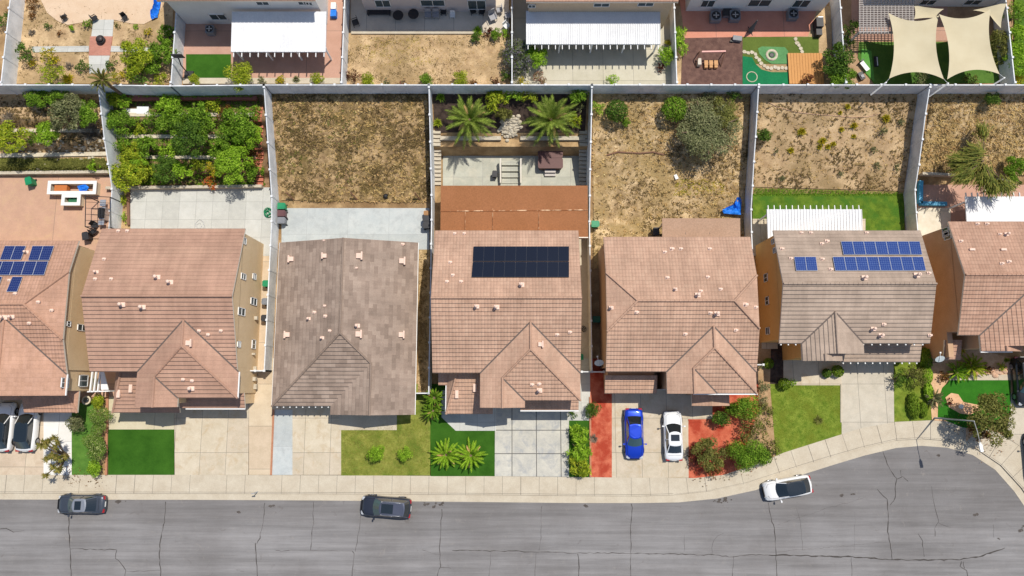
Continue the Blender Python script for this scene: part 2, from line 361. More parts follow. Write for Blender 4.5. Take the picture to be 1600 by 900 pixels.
def road():
    zr = -.12
    g = px_poly(GUT, zr)
    pts = [(p.x, p.y) for p in g]+[(65, -45), (-75, -45), (-75, g[0].y)]
    m = NT('asphalt'); mp = m.n('Mapping'); m.l(m.coord(), mp.inputs[0]); mp.inputs['Scale'].default_value = (.12, 1, 1)
    a = m.noise(.9, 7, .7, mp.outputs[0]); b = m.noise(.16, 5, .6); f = m.noise(28, 4, .8); mp2 = m.n('Mapping'); m.l(m.coord(), mp2.inputs[0]); mp2.inputs['Scale'].default_value = (.06, 1.6, 1); st2 = m.noise(1.0, 8, .75, mp2.outputs[0])
    c = m.ramp(a, [(.34, rgb(120, 117, 116)[:3]), (.66, rgb(136, 134, 134)[:3])])
    c = m.mix(.5, c, m.ramp(b, [(.38, rgb(116, 113, 112)[:3]), (.6, rgb(138, 136, 136)[:3])]))
    sp = m.n('SeparateXYZ'); m.l(m.coord(), sp.inputs[0])
    c = m.mix(.8, c, m.ramp(st2, [(.36, grey(.38)), (.64, grey(.62))]), 'OVERLAY')
    # the parking lane beside the kerb is stained darker than the driven lane
    ly = m.math('ADD', sp.outputs[1], m.math('MULTIPLY', m.noise(.5, 5, .7, mp.outputs[0]), 1.6)); c = m.mix(m.math('MULTIPLY', m.math('SMOOTH_MIN', m.math('MAXIMUM', m.math('DIVIDE', m.math('ADD', ly, 13.6), 1.8), 0.), 1., .2), .32), c, rgb(100, 96, 94))
    s = m.ramp(m.noise(1.1, 8, .8, dist=1.2), [(.58, grey(0)), (.7, grey(.55))]); c = m.mix(s, c, rgb(150, 143, 136))
    s = m.ramp(m.noise(.7, 8, .8, dist=.8), [(.6, grey(0)), (.68, grey(.45))]); c = m.mix(s, c, rgb(96, 90, 86))
    c = m.mix(.5, c, m.ramp(f, [(.25, grey(.34)), (.75, grey(.66))]), 'OVERLAY')
    m.col(c); m.bump(f, .01); m.b.inputs['Roughness'].default_value = .93
    tar = mottle('crack_sealant', rgb(62, 58, 56)[:3], rgb(84, 79, 76)[:3], 3, 20, rough=.8)
    oil = mottle('oil_stain', rgb(70, 64, 60)[:3], rgb(100, 94, 90)[:3], 5, 20)
    mb = MB(); mb.prism(pts, zr-.3, zr)
    rr = random.Random(3)
    def crack(pl, w):
        # subdivide with a wander, lay as flat ribbon
        q = []
        for (a, b) in zip(pl, pl[1:]):
            A, B = P(a[0], a[1], zr), P(b[0], b[1], zr); n = max(2, int((B-A).length/.35))
            q += [A+(B-A)*(i/n)+Vector((rr.uniform(-.05, .05), rr.uniform(-.05, .05), 0)) for i in range(n)]
        q.append(P(pl[-1][0], pl[-1][1], zr)); prev = None
        for i, p in enumerate(q):
            d = (q[min(i+1, len(q)-1)]-q[max(i-1, 0)]).normalized(); nrm = Vector((-d.y, d.x, 0)); ww = w*rr.uniform(.3, 1.1)/2
            cur = (p+nrm*ww, p-nrm*ww)
            if prev:
                f = [prev[0], prev[1], cur[1], cur[0]]; f = [(v.x, v.y, zr+.006) for v in f]
                mb.face(f, 1)
            prev = cur
    C = [([(108, 805), (108, 845), (110, 865), (111, 905)], .12), ([(110, 858), (182, 859)], .08), ([(182, 859), (181, 872), (190, 880), (196, 892), (195, 902)], .08), ([(196, 893), (225, 892), (250, 891)], .05), ([(259, 784), (257, 815), (250, 845), (249, 870), (252, 905)], .1), ([(0, 826), (10, 826), (22, 832)], .07), ([(22, 831), (38, 829)], .04),
         ([(413, 786), (412, 810), (406, 840), (401, 850)], .09), ([(399, 848), (400, 865), (403, 905)], .11), ([(490, 784), (489, 820), (485, 860)], .08), ([(430, 860), (440, 862), (452, 860)], .05), ([(452, 860), (500, 860), (551, 861)], .03), ([(551, 861), (554, 866), (551, 885), (549, 905)], .07), ([(564, 805), (559, 840), (555, 862)], .06),
         ([(691, 795), (689, 820), (687, 850), (688, 885), (682, 905)], .09), ([(687, 866), (675, 865), (660, 859)], .04), ([(688, 886), (705, 888)], .05), ([(707, 860), (800, 861), (850, 863), (905, 864), (985, 864), (1060, 866), (1112, 867), (1140, 870), (1175, 867), (1200, 867)], .09), ([(1200, 867), (1240, 868), (1325, 870), (1390, 874), (1450, 875), (1500, 874), (1530, 870), (1570, 856)], .16),
         ([(767, 862), (764, 905)], .04), ([(846, 790), (845, 840), (842, 860)], .04), ([(837, 865), (836, 905)], .04), ([(902, 865), (905, 880), (903, 905)], .1), ([(987, 787), (988, 800), (985, 825), (986, 850), (985, 905)], .09), ([(1069, 835), (1069, 862)], .03), ([(1147, 869), (1145, 885), (1143, 905)], .06), ([(1130, 833), (1120, 838), (1113, 850), (1112, 868)], .03), ([(1336, 800), (1335, 860)], .02),
         ([(1200, 785), (1206, 815), (1210, 825), (1212, 860), (1214, 905)], .09), ([(1243, 790), (1251, 815), (1254, 860)], .03), ([(1330, 870), (1331, 905)], .05), ([(1379, 704), (1386, 725), (1395, 740), (1402, 748), (1410, 745), (1419, 752)], .09), ([(1407, 734), (1409, 747)], .07), ([(1402, 748), (1398, 760), (1400, 770), (1397, 783), (1391, 789)], .11), ([(1370, 764), (1386, 780), (1388, 800), (1387, 830), (1391, 850), (1394, 875)], .12), ([(1434, 833), (1441, 845), (1444, 870)], .08), ([(1455, 760), (1458, 780), (1463, 800), (1466, 815), (1461, 825), (1461, 838)], .07), ([(1466, 817), (1485, 824)], .04), ([(1215, 862), (1300, 855), (1385, 847)], .02), ([(1215, 820), (1290, 795), (1350, 778)], .02), ([(1502, 876), (1500, 885), (1510, 892), (1514, 905)], .1), ([(1552, 820), (1553, 840)], .03),
         ([(1505, 877), (1507, 888)], .08)]
    for pl, w in C: crack(pl, w*.9)
    for (px, py, rx, ry, n) in [(685, 789, 9, 5, 9), (667, 787, 4, 3, 4), (186, 784, 12, 3, 8), (1130, 782, 16, 5, 14), (1318, 773, 4, 1.6, 3), (1332, 772, 5, 2, 3), (424, 791, 3, 2, 2), (915, 790, 3, 2, 3), (571, 799, 2, 2, 2), (372, 800, 3, 2, 2), (1465, 711, 3, 2, 3), (1597, 825, 4, 9, 5), (1561, 842, 2, 2, 2), (1525, 804, 3, 2, 3)]:
        for k in range(n):
            c = P(px+rr.uniform(-rx, rx), py+rr.uniform(-ry, ry)*.7, zr); r = rr.uniform(.06, .22)
            t0 = rr.uniform(0, 6)
            mb.face([(c.x+cos(t0+a*.9)*r*rr.uniform(.5, 1.3), c.y+sin(t0+a*.9)*r*rr.uniform(.4, .9), zr+.011+.002*k) for a in range(7)], 2)
    o = mb.build('road', [m.m, tar, oil]); tag(o, kind='structure')
road()
def band(name, A, B, za, zb, mat, thick=.15):
    a, b = px_poly(A, za), px_poly(B, zb); mb = MB()
    for i in range(len(a)-1):
        mb.face([a[i], b[i], b[i+1], a[i+1]])
    for i in range(len(a)-1):
        mb.face([b[i], b[i]-Vector((0, 0, thick)), b[i+1]-Vector((0, 0, thick)), b[i+1]])
    o = mb.build(name, mat); tag(o, kind='structure'); return o
def walkmat():
    m = NT('kerb_concrete'); a = m.noise(.7, 6, .7); c = m.ramp(a, [(.35, rgb(184, 172, 152)[:3]), (.65, rgb(197, 187, 168)[:3])])
    f = m.noise(12, 5, .75); c = m.mix(.4, c, m.ramp(f, [(.3, grey(.35)), (.7, grey(.65))]), 'OVERLAY'); m.col(c); return m.m
M_kerb = walkmat(); M_joint = plain('joint_dirt', (.16, .14, .12), .95)
band('gutter', KERB, GUT, -.1, -.1, M_kerb)
def sidewalk():
    a, b = px_poly(WALK, .02), px_poly(KERB, .02); mb = MB()
    for i in range(len(a)-1):
        mb.face([a[i], b[i], b[i+1], a[i+1]])
        mb.face([b[i], b[i]-Vector((0, -.03, .14)), b[i+1]-Vector((0, -.03, .14)), b[i+1]], 1)
    # score lines across, a kerb line along
    def along(pl, d):
        for i in range(len(pl)-1):
            L = (pl[i+1]-pl[i]).length
            if d <= L: return pl[i]+(pl[i+1]-pl[i])*(d/L), i, d/L
            d -= L
        return None
    tot = sum((a[i+1]-a[i]).length for i in range(len(a)-1)); d = 1.0; rr = random.Random(5)
    while d < tot:
        r = along(a, d)
        if r:
            p, i, f = r; tt = (a[i+1]-a[i]).normalized(); cand = None
            for j in range(len(b)-1):
                e = b[j+1]-b[j]; k = clamp((p-b[j]).dot(e)/e.dot(e)); c = b[j]+e*k
                if cand is None or (c-p).length < (cand-p).length: cand = c
            q = cand; t = (a[i+1]-a[i]).normalized()*.014*rr.choice((1, 1, 1.6)); up = Vector((0, 0, .005))
            mb.face([p-t+up, q-t+up, q+t+up, p+t+up], 1)
        d += 1.83*rr.choice((1, 1, 1, 2))
    for i in range(len(a)-1):
        n0 = (a[i]-b[i]).normalized(); up = Vector((0, 0, .004))
        mb.face([b[i]+n0*.15+up, b[i]+n0*.12+up, b[i+1]+n0*.12+up, b[i+1]+n0*.15+up], 1)
    o = mb.build('sidewalk', [M_kerb, M_joint]); tag(o, kind='structure')
sidewalk()
Z1, Z2, Z3 = .02, .035, .05
# front yards, left to right
def walkline(x0, x1):       # pixels of the sidewalk's inner edge between two columns
    out = []
    def yat(x):
        for (a, b) in zip(WALK, WALK[1:]):
            if a[0] <= x <= b[0]: return a[1]+(b[1]-a[1])*(x-a[0])/(b[0]-a[0])
    out.append((x0, yat(x0))); out += [w for w in WALK if x0 < w[0] < x1]; out.append((x1, yat(x1))); return out
S = sheet
S('driveway', [(-90, 560), (68, 560), (68, 742), (-90, 742)], Z1, slabs('driveway_weathered', rgb(190, 172, 150)[:3], rgb(204, 188, 166)[:3], 2.7, 4.1, stain=rgb(182, 160, 136)))
S('path', [(68, 640), (112, 640), (112, 742), (68, 742)], Z1, slabs('white_pavers', rgb(218, 216, 210)[:3], rgb(226, 224, 220)[:3], 1.9, 1.9, line=(.25, .25, .24)))
S('lawn', [(112, 630), (150, 630), (150, 742), (112, 742)], Z1, mottle('narrow_lawn', rgb(72, 110, 40)[:3], rgb(88, 126, 50)[:3], 1.5, 10))  # muted green of the narrow lawn
S('planting_bed', [(150, 610), (168, 610), (168, 742), (150, 742)], Z1, M_dirt)
S('lawn', [(169, 671), (272, 671), (272, 742), (169, 742)], Z1, M_turf)
S('patio', [(170, 600), (272, 600), (272, 671), (170, 671)], Z1, slabs('entry_concrete', rgb(190, 180, 152)[:3], rgb(200, 190, 164)[:3], 9, 9))
S('driveway', [(272, 560), (389, 560), (388, 742), (273, 742)], Z1, M_conc)
S('side_path', [(389, 340), (429, 340), (424, 742), (389, 742)], Z1, slabs('side_yard_concrete', rgb(194, 176, 150)[:3], rgb(206, 189, 164)[:3], 6, 4.2))
S('driveway', [(426, 560), (533, 560), (533, 742), (425, 742)], Z1, M_conc)
S('driveway_strip', [(428, 640), (457, 640), (457, 742), (425, 742)], Z2, M_blue)
S('lawn', [(533, 600), (673, 600), (672, 743), (533, 743)], Z1, M_lawn2)
S('path', [(530, 600), (620, 600), (620, 672), (530, 672)], Z2, M_kerb)
S('lawn', [(672, 600), (775, 600), (773, 744), (673, 744)], Z1, M_turf)
S('path', [(690, 610), (775, 610), (775, 673), (712, 673), (690, 652)], Z2, M_white)
S('driveway', [(774, 560), (890, 560), (889, 745), (773, 744)], Z1, M_stained)
S('lawn', [(889, 657), (924, 657), (923, 745.5), (889, 745)], Z1, M_turf)
S('side_path', [(889, 540), (922, 540), (922, 657), (889, 657)], Z1, M_white)
S('planting_bed', [(922, 560), (957, 560), (957, 746), (923, 745.5)], Z1, M_redmulch)
S('driveway', [(956, 560), (1075, 560), (1076, 746.5), (956, 746)], Z1, M_conc)
S('planting_bed', [(1075, 600)]+[(1215, 600), (1200, 640), (1190, 700)]+[(1170, 729), (1130, 742), (1085, 747), (1076, 746.5)], Z1, M_redmulch)
S('path', [(1074, 600), (1113, 600), (1113, 660), (1074, 660)], Z2, M_conc)
S('planting_bed', [(1183, 520), (1205, 520), (1203, 600), (1212, 712), (1180, 726), (1165, 700), (1186, 640)], Z2, mottle('bed_soil', rgb(156, 126, 92)[:3], rgb(176, 146, 112)[:3], 2, 12))
S('lawn', [(1200, 598), (1315, 600)]+walkline(1212, 1315)[::-1], Z1, M_lawn)
S('path', [(1224, 560), (1315, 560), (1315, 602), (1224, 602)], Z2, M_conc)
S('planting_bed', [(1180, 530), (1226, 530), (1226, 600), (1180, 600)], Z1, M_mulch)
S('driveway', [(1315, 520), (1434, 520), (1397, 590), (1397, 659.5)]+walkline(1315, 1396)[::-1], Z1, slabs('driveway_pale', rgb(184, 176, 160)[:3], rgb(198, 190, 174)[:3], 2.7, 3.8, stain=rgb(196, 186, 168)))
S('lawn', [(1396, 560), (1456, 540), (1455, 656)]+walkline(1397, 1455)[::-1], Z1, M_lawn)
S('planting_bed', [(1448, 560), (1500, 540), (1584, 560), (1584, 610), (1510, 690)]+walkline(1456, 1510)[::-1], Z2, mottle('sandy_bed', rgb(196, 156, 118)[:3], rgb(216, 180, 144)[:3], 2, 12))
S('lawn', [(1472, 606), (1484, 594), (1500, 592), (1579, 593), (1579, 645), (1540, 672), (1505, 668), (1465, 652), (1466, 625)], Z3, mottle('deep_turf', rgb(40, 98, 18)[:3], rgb(50, 112, 24)[:3], .9, 12))
S('path', [(1483, 585), (1579, 585), (1582, 594), (1482, 594)], Z3, M_conc)
S('planting_bed', [(1477, 621), (1486, 614), (1497, 616), (1505, 628), (1530, 633), (1534, 640), (1515, 648), (1500, 646), (1482, 636)], Z3+.015, mottle('sand_island', rgb(206, 160, 122)[:3], rgb(222, 180, 144)[:3], 3, 12))
S('driveway', [(1579, 560), (1750, 560), (1750, 800), (1665, 785), (1640, 744), (1604, 704), (1572, 683), (1579, 640)], Z1, slabs('driveway_pale2', rgb(186, 176, 158)[:3], rgb(200, 190, 172)[:3], 5, 5))
S('planting_bed', [(1075, 655), (1076, 660), (1113, 660), (1113, 655)], Z3, M_redmulch)
# back yards, flat part
S('patio', [(-120, 276), (180, 276), (180, 430), (-120, 430)], Z1, M_pink)
S('side_path', [(95, 430), (200, 380), (200, 620), (95, 620)], Z1, M_pink)
S('patio', [(204, 293), (426, 293), (424, 400), (204, 400)], Z1, M_white)
S('patio', [(440, 315), (671, 315), (671, 390), (440, 390)], Z1, M_blue)
S('side_path', [(655, 390), (671, 390), (669, 613), (653, 613)], Z1, M_drygrass)
S('patio', [(692, 222), (914, 222), (914, 400), (692, 400)], Z1, M_patio)
S('side_path', [(903, 373), (922, 373), (922, 560), (903, 560)], Z1, M_kerb)
S('lawn', [(1176, 290), (1250, 290), (1300, 290), (1340, 291), (1375, 296), (1405, 298), (1413, 305), (1413, 362), (1176, 362)], Z3+.03, M_lawn3)
S('patio', [(1176, 342), (1352, 342), (1352, 400), (1176, 400)], Z3+.05, M_conc)
S('side_path', [(1190, 345), (1215, 345), (1215, 545), (1190, 545)], Z3+.06, M_conc)
S('patio', [(1434, 272), (1620, 272), (1620, 420), (1434, 420)], Z1, M_pink2)
S('path', [(1434, 325), (1485, 325), (1485, 400), (1434, 400)], Z2, slabs('pale_gravelly', rgb(206, 196, 176)[:3], rgb(222, 214, 198)[:3], 9, 9))
# slopes
FB = 147
patch('hillside', [(0, FB), (-100, 276)], [(170, FB), (196, 276)], M_tan, 120, 60, label=None)
patch('hillside', [(163, FB), (204, 293)], [(409, FB), (428, 293)], mottle('garden_soil', rgb(120, 92, 66)[:3], rgb(160, 130, 100)[:3], 1.4, 10, rgb(100, 80, 56)[:3]), 90, 60)
patch('hillside', [(424, FB), (440, 313)], [(667, FB), (671, 315)], M_weedy, 60, 60, rough=.03)
patch('hillside', [(676, FB), (680, 207)], [(917, FB), (914, 207)], M_mulch, 60, 40)
patch('hillside', [(926, FB), (928, 420)], [(1170, FB), (1162, 420)], M_drygrass, 70, 80, rough=.03)
patch('hillside', [(1186, FB), (1176, 292)], [(1443, FB), (1418, 300)], M_tan, 70, 50, rough=.02)
patch('hillside', [(1458, FB), (1434, 274)], [(1700, FB), (1640, 274)], M_drygrass, 60, 50, rough=.03)
# upper yards (flat, 4 m higher)
ZU = 4.02
S('yard_soil', [(28, -40), (272, -40), (268, 131), (22, 131)], ZU, M_tan)
S('patio', [(64, -40), (64, 0), (74, 20), (90, 33), (106, 39), (125, 36), (145, 31), (178, 31), (205, 37), (225, 38), (246, 27), (254, 10), (256, -40)], ZU+.05, slabs('peach_patio', rgb(204, 176, 148)[:3], rgb(212, 186, 160)[:3], 30, 30))
S('path', [(146, 31), (178, 31), (176, 57), (143, 57)], ZU+.07, M_white)
S('path', [(141, 57), (176, 57), (172, 87), (139, 87)], ZU+.08, M_brick)
S('path', [(139, 87), (172, 87), (165, 115), (140, 115)], ZU+.06, M_white)
S('path', [(50, 73), (139, 72), (139, 81), (52, 82)], ZU+.05, M_white)
S('path', [(174, 72), (245, 75), (244, 82), (173, 81)], ZU+.05, M_white)
S('patio', [(289, -40), (537, -40), (534, 131), (286, 131)], ZU, M_pink2)
S('lawn', [(291, 85), (361, 85), (361, 122), (291, 122)], ZU+.03, M_turf)
S('planting_strip', [(286, 122), (534, 122), (534, 131), (286, 131)], ZU+.05, M_kerb)
S('patio', [(548, -40), (795, -40), (795, 52), (548, 52)], ZU+.03, slabs('grey_patio', rgb(196, 186, 170)[:3], rgb(208, 198, 182)[:3], 3, 30))
S('patio_kerb', [(549, 48), (745, 48), (745, 53), (549, 53)], ZU+.15, M_kerb)
S('yard_soil', [(541, 52), (797, 52), (797, 134), (541, 134)], ZU, M_tan)
S('patio', [(800, -40), (1052, -40), (1050, 134), (800, 134)], ZU, slabs('patio_cream', rgb(184, 178, 158)[:3], rgb(196, 190, 172)[:3], 3.1, 3.4, line=(.2, .18, .15)))
S('patio', [(1056, -40), (1295, -40), (1262, 57), (1070, 60)], ZU+.02, M_salmon)
S('yard_soil', [(1054, 10), (1300, 10), (1298, 134), (1054, 134)], ZU, M_tan)
S('planting_bed', [(1066, 60), (1160, 58), (1160, 134), (1064, 134)], ZU+.04, M_brownmulch)
S('lawn', [(1160, 58), (1279, 58), (1279, 85), (1232, 86), (1230, 100), (1160, 100)], ZU+.03, M_turf2)
S('putting_green', [(1160, 88), (1175, 90), (1180, 100), (1190, 109), (1205, 113), (1232, 113), (1232, 132), (1160, 132)], ZU+.06, M_putt)
S('putting_green', [(1184, 76), (1190, 73), (1226, 74), (1231, 80), (1231, 100), (1205, 100), (1195, 94), (1186, 84)], ZU+.06, M_putt2)
S('yard_soil', [(1315, -40), (1577, -40), (1582, 133), (1312, 133)], ZU, mottle('upper_soil', rgb(150, 120, 92)[:3], rgb(180, 150, 118)[:3], 1, 10))
S('patio', [(1330, -40), (1480, -40), (1480, 64), (1330, 64)], ZU+.03, M_pink2)
S('lawn', [(1342, 66), (1560, 66), (1560, 130), (1366, 132), (1352, 115), (1340, 90)], ZU+.05, mottle('turf_painted_shade', rgb(70, 104, 40)[:3], rgb(88, 120, 48)[:3], 1, 12))  # shade around the sails is mixed into this turf colour
S('lawn', [(1346, 76), (1361, 80), (1366, 128), (1350, 112), (1345, 95)], ZU+.08, mottle('turf_painted_sun', rgb(84, 142, 60)[:3], rgb(96, 152, 70)[:3], 1, 12))  # sunlit strip painted as a brighter sheet of the same turf
S('lawn', [(1585, -40), (1700, -40), (1700, 132), (1585, 132)], ZU+.05, M_lawn3)
# ================================================================ FENCES
def fence(pts, h, name='fence', label='', step=2.44, th=.1, mat=None, cap=True, group=None, base=None, post=.16, cat='fence'):
    """pts world (x,y) polyline of the line; the top keeps h above ground; panels + posts + caps"""
    mat = mat or M_fence
    o = empty(name, (pts[0][0], pts[0][1], zt(*pts[0]) if base is None else base)); tag(o, label, cat, group)
    pan = MB(); posts = []
    for (a, b) in zip(pts, pts[1:]):
        A, B = Vector(a), Vector(b); L = (B-A).length; n = max(1, round(L/step)); d = (B-A)/n; nn = Vector((-d.y, d.x)).normalized()*th/2
        for i in range(n):
            p, q = A+d*i, A+d*(i+1)
            za = [max(zt(v.x+s*nn.x*8, v.y+s*nn.y*8) for s in (-1, 1)) if base is None else base for v in (p, q)]
            zl = [min(zt(v.x+s*nn.x*8, v.y+s*nn.y*8) for s in (-1, 1)) if base is None else base for v in (p, q)]
            b0 = [p-nn, q-nn, q+nn, p+nn]; lo = [zl[0], zl[1], zl[1], zl[0]]; hi = [za[0]+h, za[1]+h, za[1]+h, za[0]+h]
            V = [Vector((v.x, v.y, z-.15)) for v, z in zip(b0, lo)]+[Vector((v.x, v.y, z)) for v, z in zip(b0, hi)]
            for f in ((4, 5, 6, 7), (0, 1, 5, 4), (1, 2, 6, 5), (2, 3, 7, 6), (3, 0, 4, 7)): pan.face([V[k] for k in f])
            posts.append((p, za[0], zl[0]))
        posts.append((B, za[1], zl[1]))
    wb(pan, 'panel', mat, o)
    base_me = None
    for (p, z, zl) in posts:
        m = MB(); hh = z+h+.06-(zl-.1); m.box((0, 0, hh/2), (post, post, hh)); m.box((0, 0, hh+.02), (post+.05, post+.05, .04))
        if base_me and abs(base_me[1]-hh) < .02: me = base_me[0]; q = bpy.data.objects.new('post', me); COL.objects.link(q)
        else: q = m.build('post', mat); base_me = (q.data, hh)
        q.location = (p.x-pts[0][0], p.y-pts[0][1], zl-.1-o.location.z); q.parent = o
    return o
fx = FX[1:]
Yb = YF
names_up = [('far left', -58, -50.4), ('x', -50.4, -41.05)]
fence([(-62, Yb), (-41.05, Yb)], 2, label='white back fence above the leftmost terraced yard')
fence([(-41.05, Yb), (-33.7, Yb-.1), (-24.5, Yb)], 2, label='white back fence behind the orchard garden, red border strip at its foot')
fence([(-24.5, Yb), (-8.2, Yb)], 2, label='white back fence along the top of the weedy empty slope')
fence([(-8.2, Yb), (7.9, Yb)], 2, label='white back fence behind the two big palms')
fence([(7.9, Yb), (24.37, Yb)], 2, label='white back fence behind the big grey-green bush')
fence([(24.37, Yb), (41.3, Yb)], 2, label='white back fence above the sandy slope with yellow tufts')
fence([(41.3, Yb), (66, Yb)], 2, label='white back fence at the far right, below the shade sails')
fence([(-41.05, Yb-.2), (-41.05, 15.2)], 2, label='white side fence between the leftmost yard and the orchard garden')
fence([(-24.5, Yb-.2), (-24.5, 1.3)], 2, label='white side fence between the orchard garden and the weedy slope, bins beside it')
fence([(-8.2, Yb-.2), (-8.2, -.9), (-9.8, -.9)], 2, label='white side fence between the weedy slope and the palm terrace')
fence([(7.9, Yb-.2), (7.9, 1.2), (6.9, 1.2)], 2, label='thin white side fence right of the brown patio cover')
fence([(24.37, Yb-.2), (24.37, 13)], 2, label='white side fence between the dry slope with the blue tarp and the sandy slope')
fence([(41.3, Yb-.2), (41.3, 15)], 2, label='white side fence right of the green back lawn')
for x, l in ((-50.5, 'upper white side fence at the far left of the picture'), (-33.7, 'upper white side fence right of the curved peach patio'), (-16.85, 'upper white side fence between the white-roofed patio and the dry yard'), (0.0, 'upper thin white side fence by the purple-flowered shrub'), (16.3, 'upper side fence left of the brown mulch yard'), (33.0, 'upper side fence left of the pergola and shade sails'), (49.7, 'upper white side fence right of the shade sails')):
    fence([(x, Yb+.25), (x, 40)], 2, label=l)
# ================================================================ HOUSES
PT = .325; ZE = 5.5; ZL = 2.9
VAL = {}; M_valley = plain('valley_metal', (.13, .1, .085), .7); SWAP = [False]; SOFT = {'roof_tile_mushroom': T_mush_s, 'roof_tile_red': T_rose_s, 'roof_tile_taupe': T_grey_s, 'roof_tile_rose': T_pinkflat_s, 'roof_tile_pink': T_pink_s, 'roof_tile_tan': T_tan_s}
def roof_mesh(faces, thick=.2, ridges=(), rr=.11, u0=0.0, valleys=()):
    """faces: lists of world points (sloping sheets); makes a closed slab with eave edges, tiles in UV metres"""
    mb = MB()
    for f in faces:
        f = [Vector(p) for p in f]
        n = Vector((0, 0, 0))
        for i in range(1, len(f)-1): n += (f[i]-f[0]).cross(f[i+1]-f[0])
        if n.z < 0: f = f[::-1]; n = -n
        n.normalize(); hdir = Vector((0, 0, 1)).cross(n)
        hdir = hdir.normalized() if hdir.length > 1e-4 else Vector((1, 0, 0)); sdir = n.cross(hdir)
        if sdir.z < 0: sdir = -sdir
        z0 = min(p.z for p in f); low = [p for p in f if abs(p.z-z0) < 1e-3][0]
        uv = [((p-low).dot(hdir)+u0, (p-low).dot(sdir)+10*.0) for p in f]
        mi_ = 3 if SWAP[0] and abs(n.x) > abs(n.y) and (SWAP[0] != 3 or n.x > 0) else 0
        if mi_ and SWAP[0] == 1: uv = [((p-low).dot(sdir), p.y+40.) for p in f]      # narrow side slopes: laid with the joints showing
        mb.face(f, mi_, uv)
        dn = Vector((0, 0, -thick)); mb.face([p+dn for p in f][::-1], 1)
    # edges used once get a fascia
    cnt = {}
    key = lambda p: (round(p[0], 3), round(p[1], 3), round(p[2], 3))
    for f in faces:
        for a, b in zip(f, list(f[1:])+[f[0]]):
            k = frozenset((key(a), key(b))); cnt.setdefault(k, []).append((a, b))
    for k, es in cnt.items():
        if len(es) == 1:
            a, b = Vector(es[0][0]), Vector(es[0][1]); dn = Vector((0, 0, -thick)); mb.face([a, b, b+dn, a+dn], 1)
    for (a, b) in valleys:
        up = Vector((0, 0, .012)); mb.bar(Vector(a)+up, Vector(b)+up, .13, .03, 4)
    for (a, b) in ridges:
        a, b = Vector(a), Vector(b); L = (b-a).length; n = max(1, int(L/.42)); d = (b-a)/n
        for i in range(n):
            p = a+d*i+Vector((0, 0, .03)); q = p+d*1.04+Vector((0, 0, -.035 if d.z < 0 else .0))
            mb.tube([p+Vector((0, 0, .02)), q], [rr*1.05, rr*.92], 6, 2, cap=True, smooth=False)
    return mb
def main_faces(X0, X1, Y0, Y1, ze, hipW=0, hipE=0, p=PT):
    """Y0 front eave, Y1 rear eave; hipW/E: horizontal length of a half hip (0 = gable)"""
    Ym = (Y0+Y1)/2; zr = ze+p*(Y1-Y0)/2; F_ = []; R = []
    a = (X0+hipW, Ym, zr); b = (X1-hipE, Ym, zr); fr = []; bk = []
    zw = zr-p*hipW; zee = zr-p*hipE
    wf, wb_ = (X0, Ym-hipW, zw), (X0, Ym+hipW, zw); ef, eb = (X1, Ym-hipE, zee), (X1, Ym+hipE, zee)
    front = [(X0, Y0, ze)]+([wf] if hipW else [])+[a, b]+([ef] if hipE else [])+[(X1, Y0, ze)]
    back = [(X0, Y1, ze)]+([wb_] if hipW else [])+[a, b]+([eb] if hipE else [])+[(X1, Y1, ze)]
    F_ = [front, back]; R = [(a, b)]
    if hipW: F_.append([wf, a, wb_]); R += [(wf, a), (wb_, a)]
    if hipE: F_.append([ef, b, eb]); R += [(ef, b), (eb, b)]
    return F_, R, Ym, zr
def cross_faces(W, E, Ym, Yh, ze, Xs, Yg, hip=True, p=PT):
    Xr = (W+E)/2; hw = Xr-W; zr = ze+p*hw; s = Xs-W; zs = ze+p*s; V = lambda *a: tuple(a)
    pk = V(Xr, Ym+hw, zr)
    if hip:
        ht = V(Xr, Yh+hw, zr); hs = V(Xs, Yh+s, zs); sg = V(Xs, Yg, zs); ve = V(2*Xs-W, Yh, ze); ge = V(2*Xs-W, Yg, ze)
        Fs = [[V(W, Ym, ze), pk, ht, hs, sg, V(W, Yg, ze)], [pk, V(E, Ym, ze), V(E, Yh, ze), ht], [ht, hs, ve, V(E, Yh, ze)]]
        if abs(Yg-Yh) > 1e-3: Fs.append([hs, sg, ge, ve])
        else: Fs.append([hs, sg, ve])
        R = [(pk, ht), (ht, V(E, Yh, ze)), (ht, hs), (hs, sg)]
    else:
        gt = V(Xr, Yh, zr); ws = V(Xs, Yh, zs); sg = V(Xs, Yg, zs); ge = V(2*Xs-W, Yg, ze); ve = V(2*Xs-W, Yh+.0, ze)
        Fs = [[V(W, Ym, ze), pk, gt, ws, sg, V(W, Yg, ze)], [pk, V(E, Ym, ze), V(E, Yh, ze), gt], [ws, sg, ge, V(2*Xs-W, Yh+.9, ze), V(Xs, Yh+.9, zs)]]
        R = [(pk, gt), (V(Xs, Yh, zs), sg)]
    return Fs, R
def gable_x(mb, X0, X1, Y0, Y1, ze, p=PT):     # walls under a roof whose ridge runs along X
    Ym = (Y0+Y1)/2; zr = ze+p*(Y1-Y0)/2
    for X in (X0, X1): mb.face([(X, Y0, ze-.02), (X, Y1, ze-.02), (X, Ym, zr-.02)])
def gable_y(mb, X0, X1, Y, ze, p=PT):
    Xm = (X0+X1)/2; zr = ze+p*(X1-X0)/2; mb.face([(X0, Y, ze-.02), (X1, Y, ze-.02), (Xm, Y, zr-.02)])
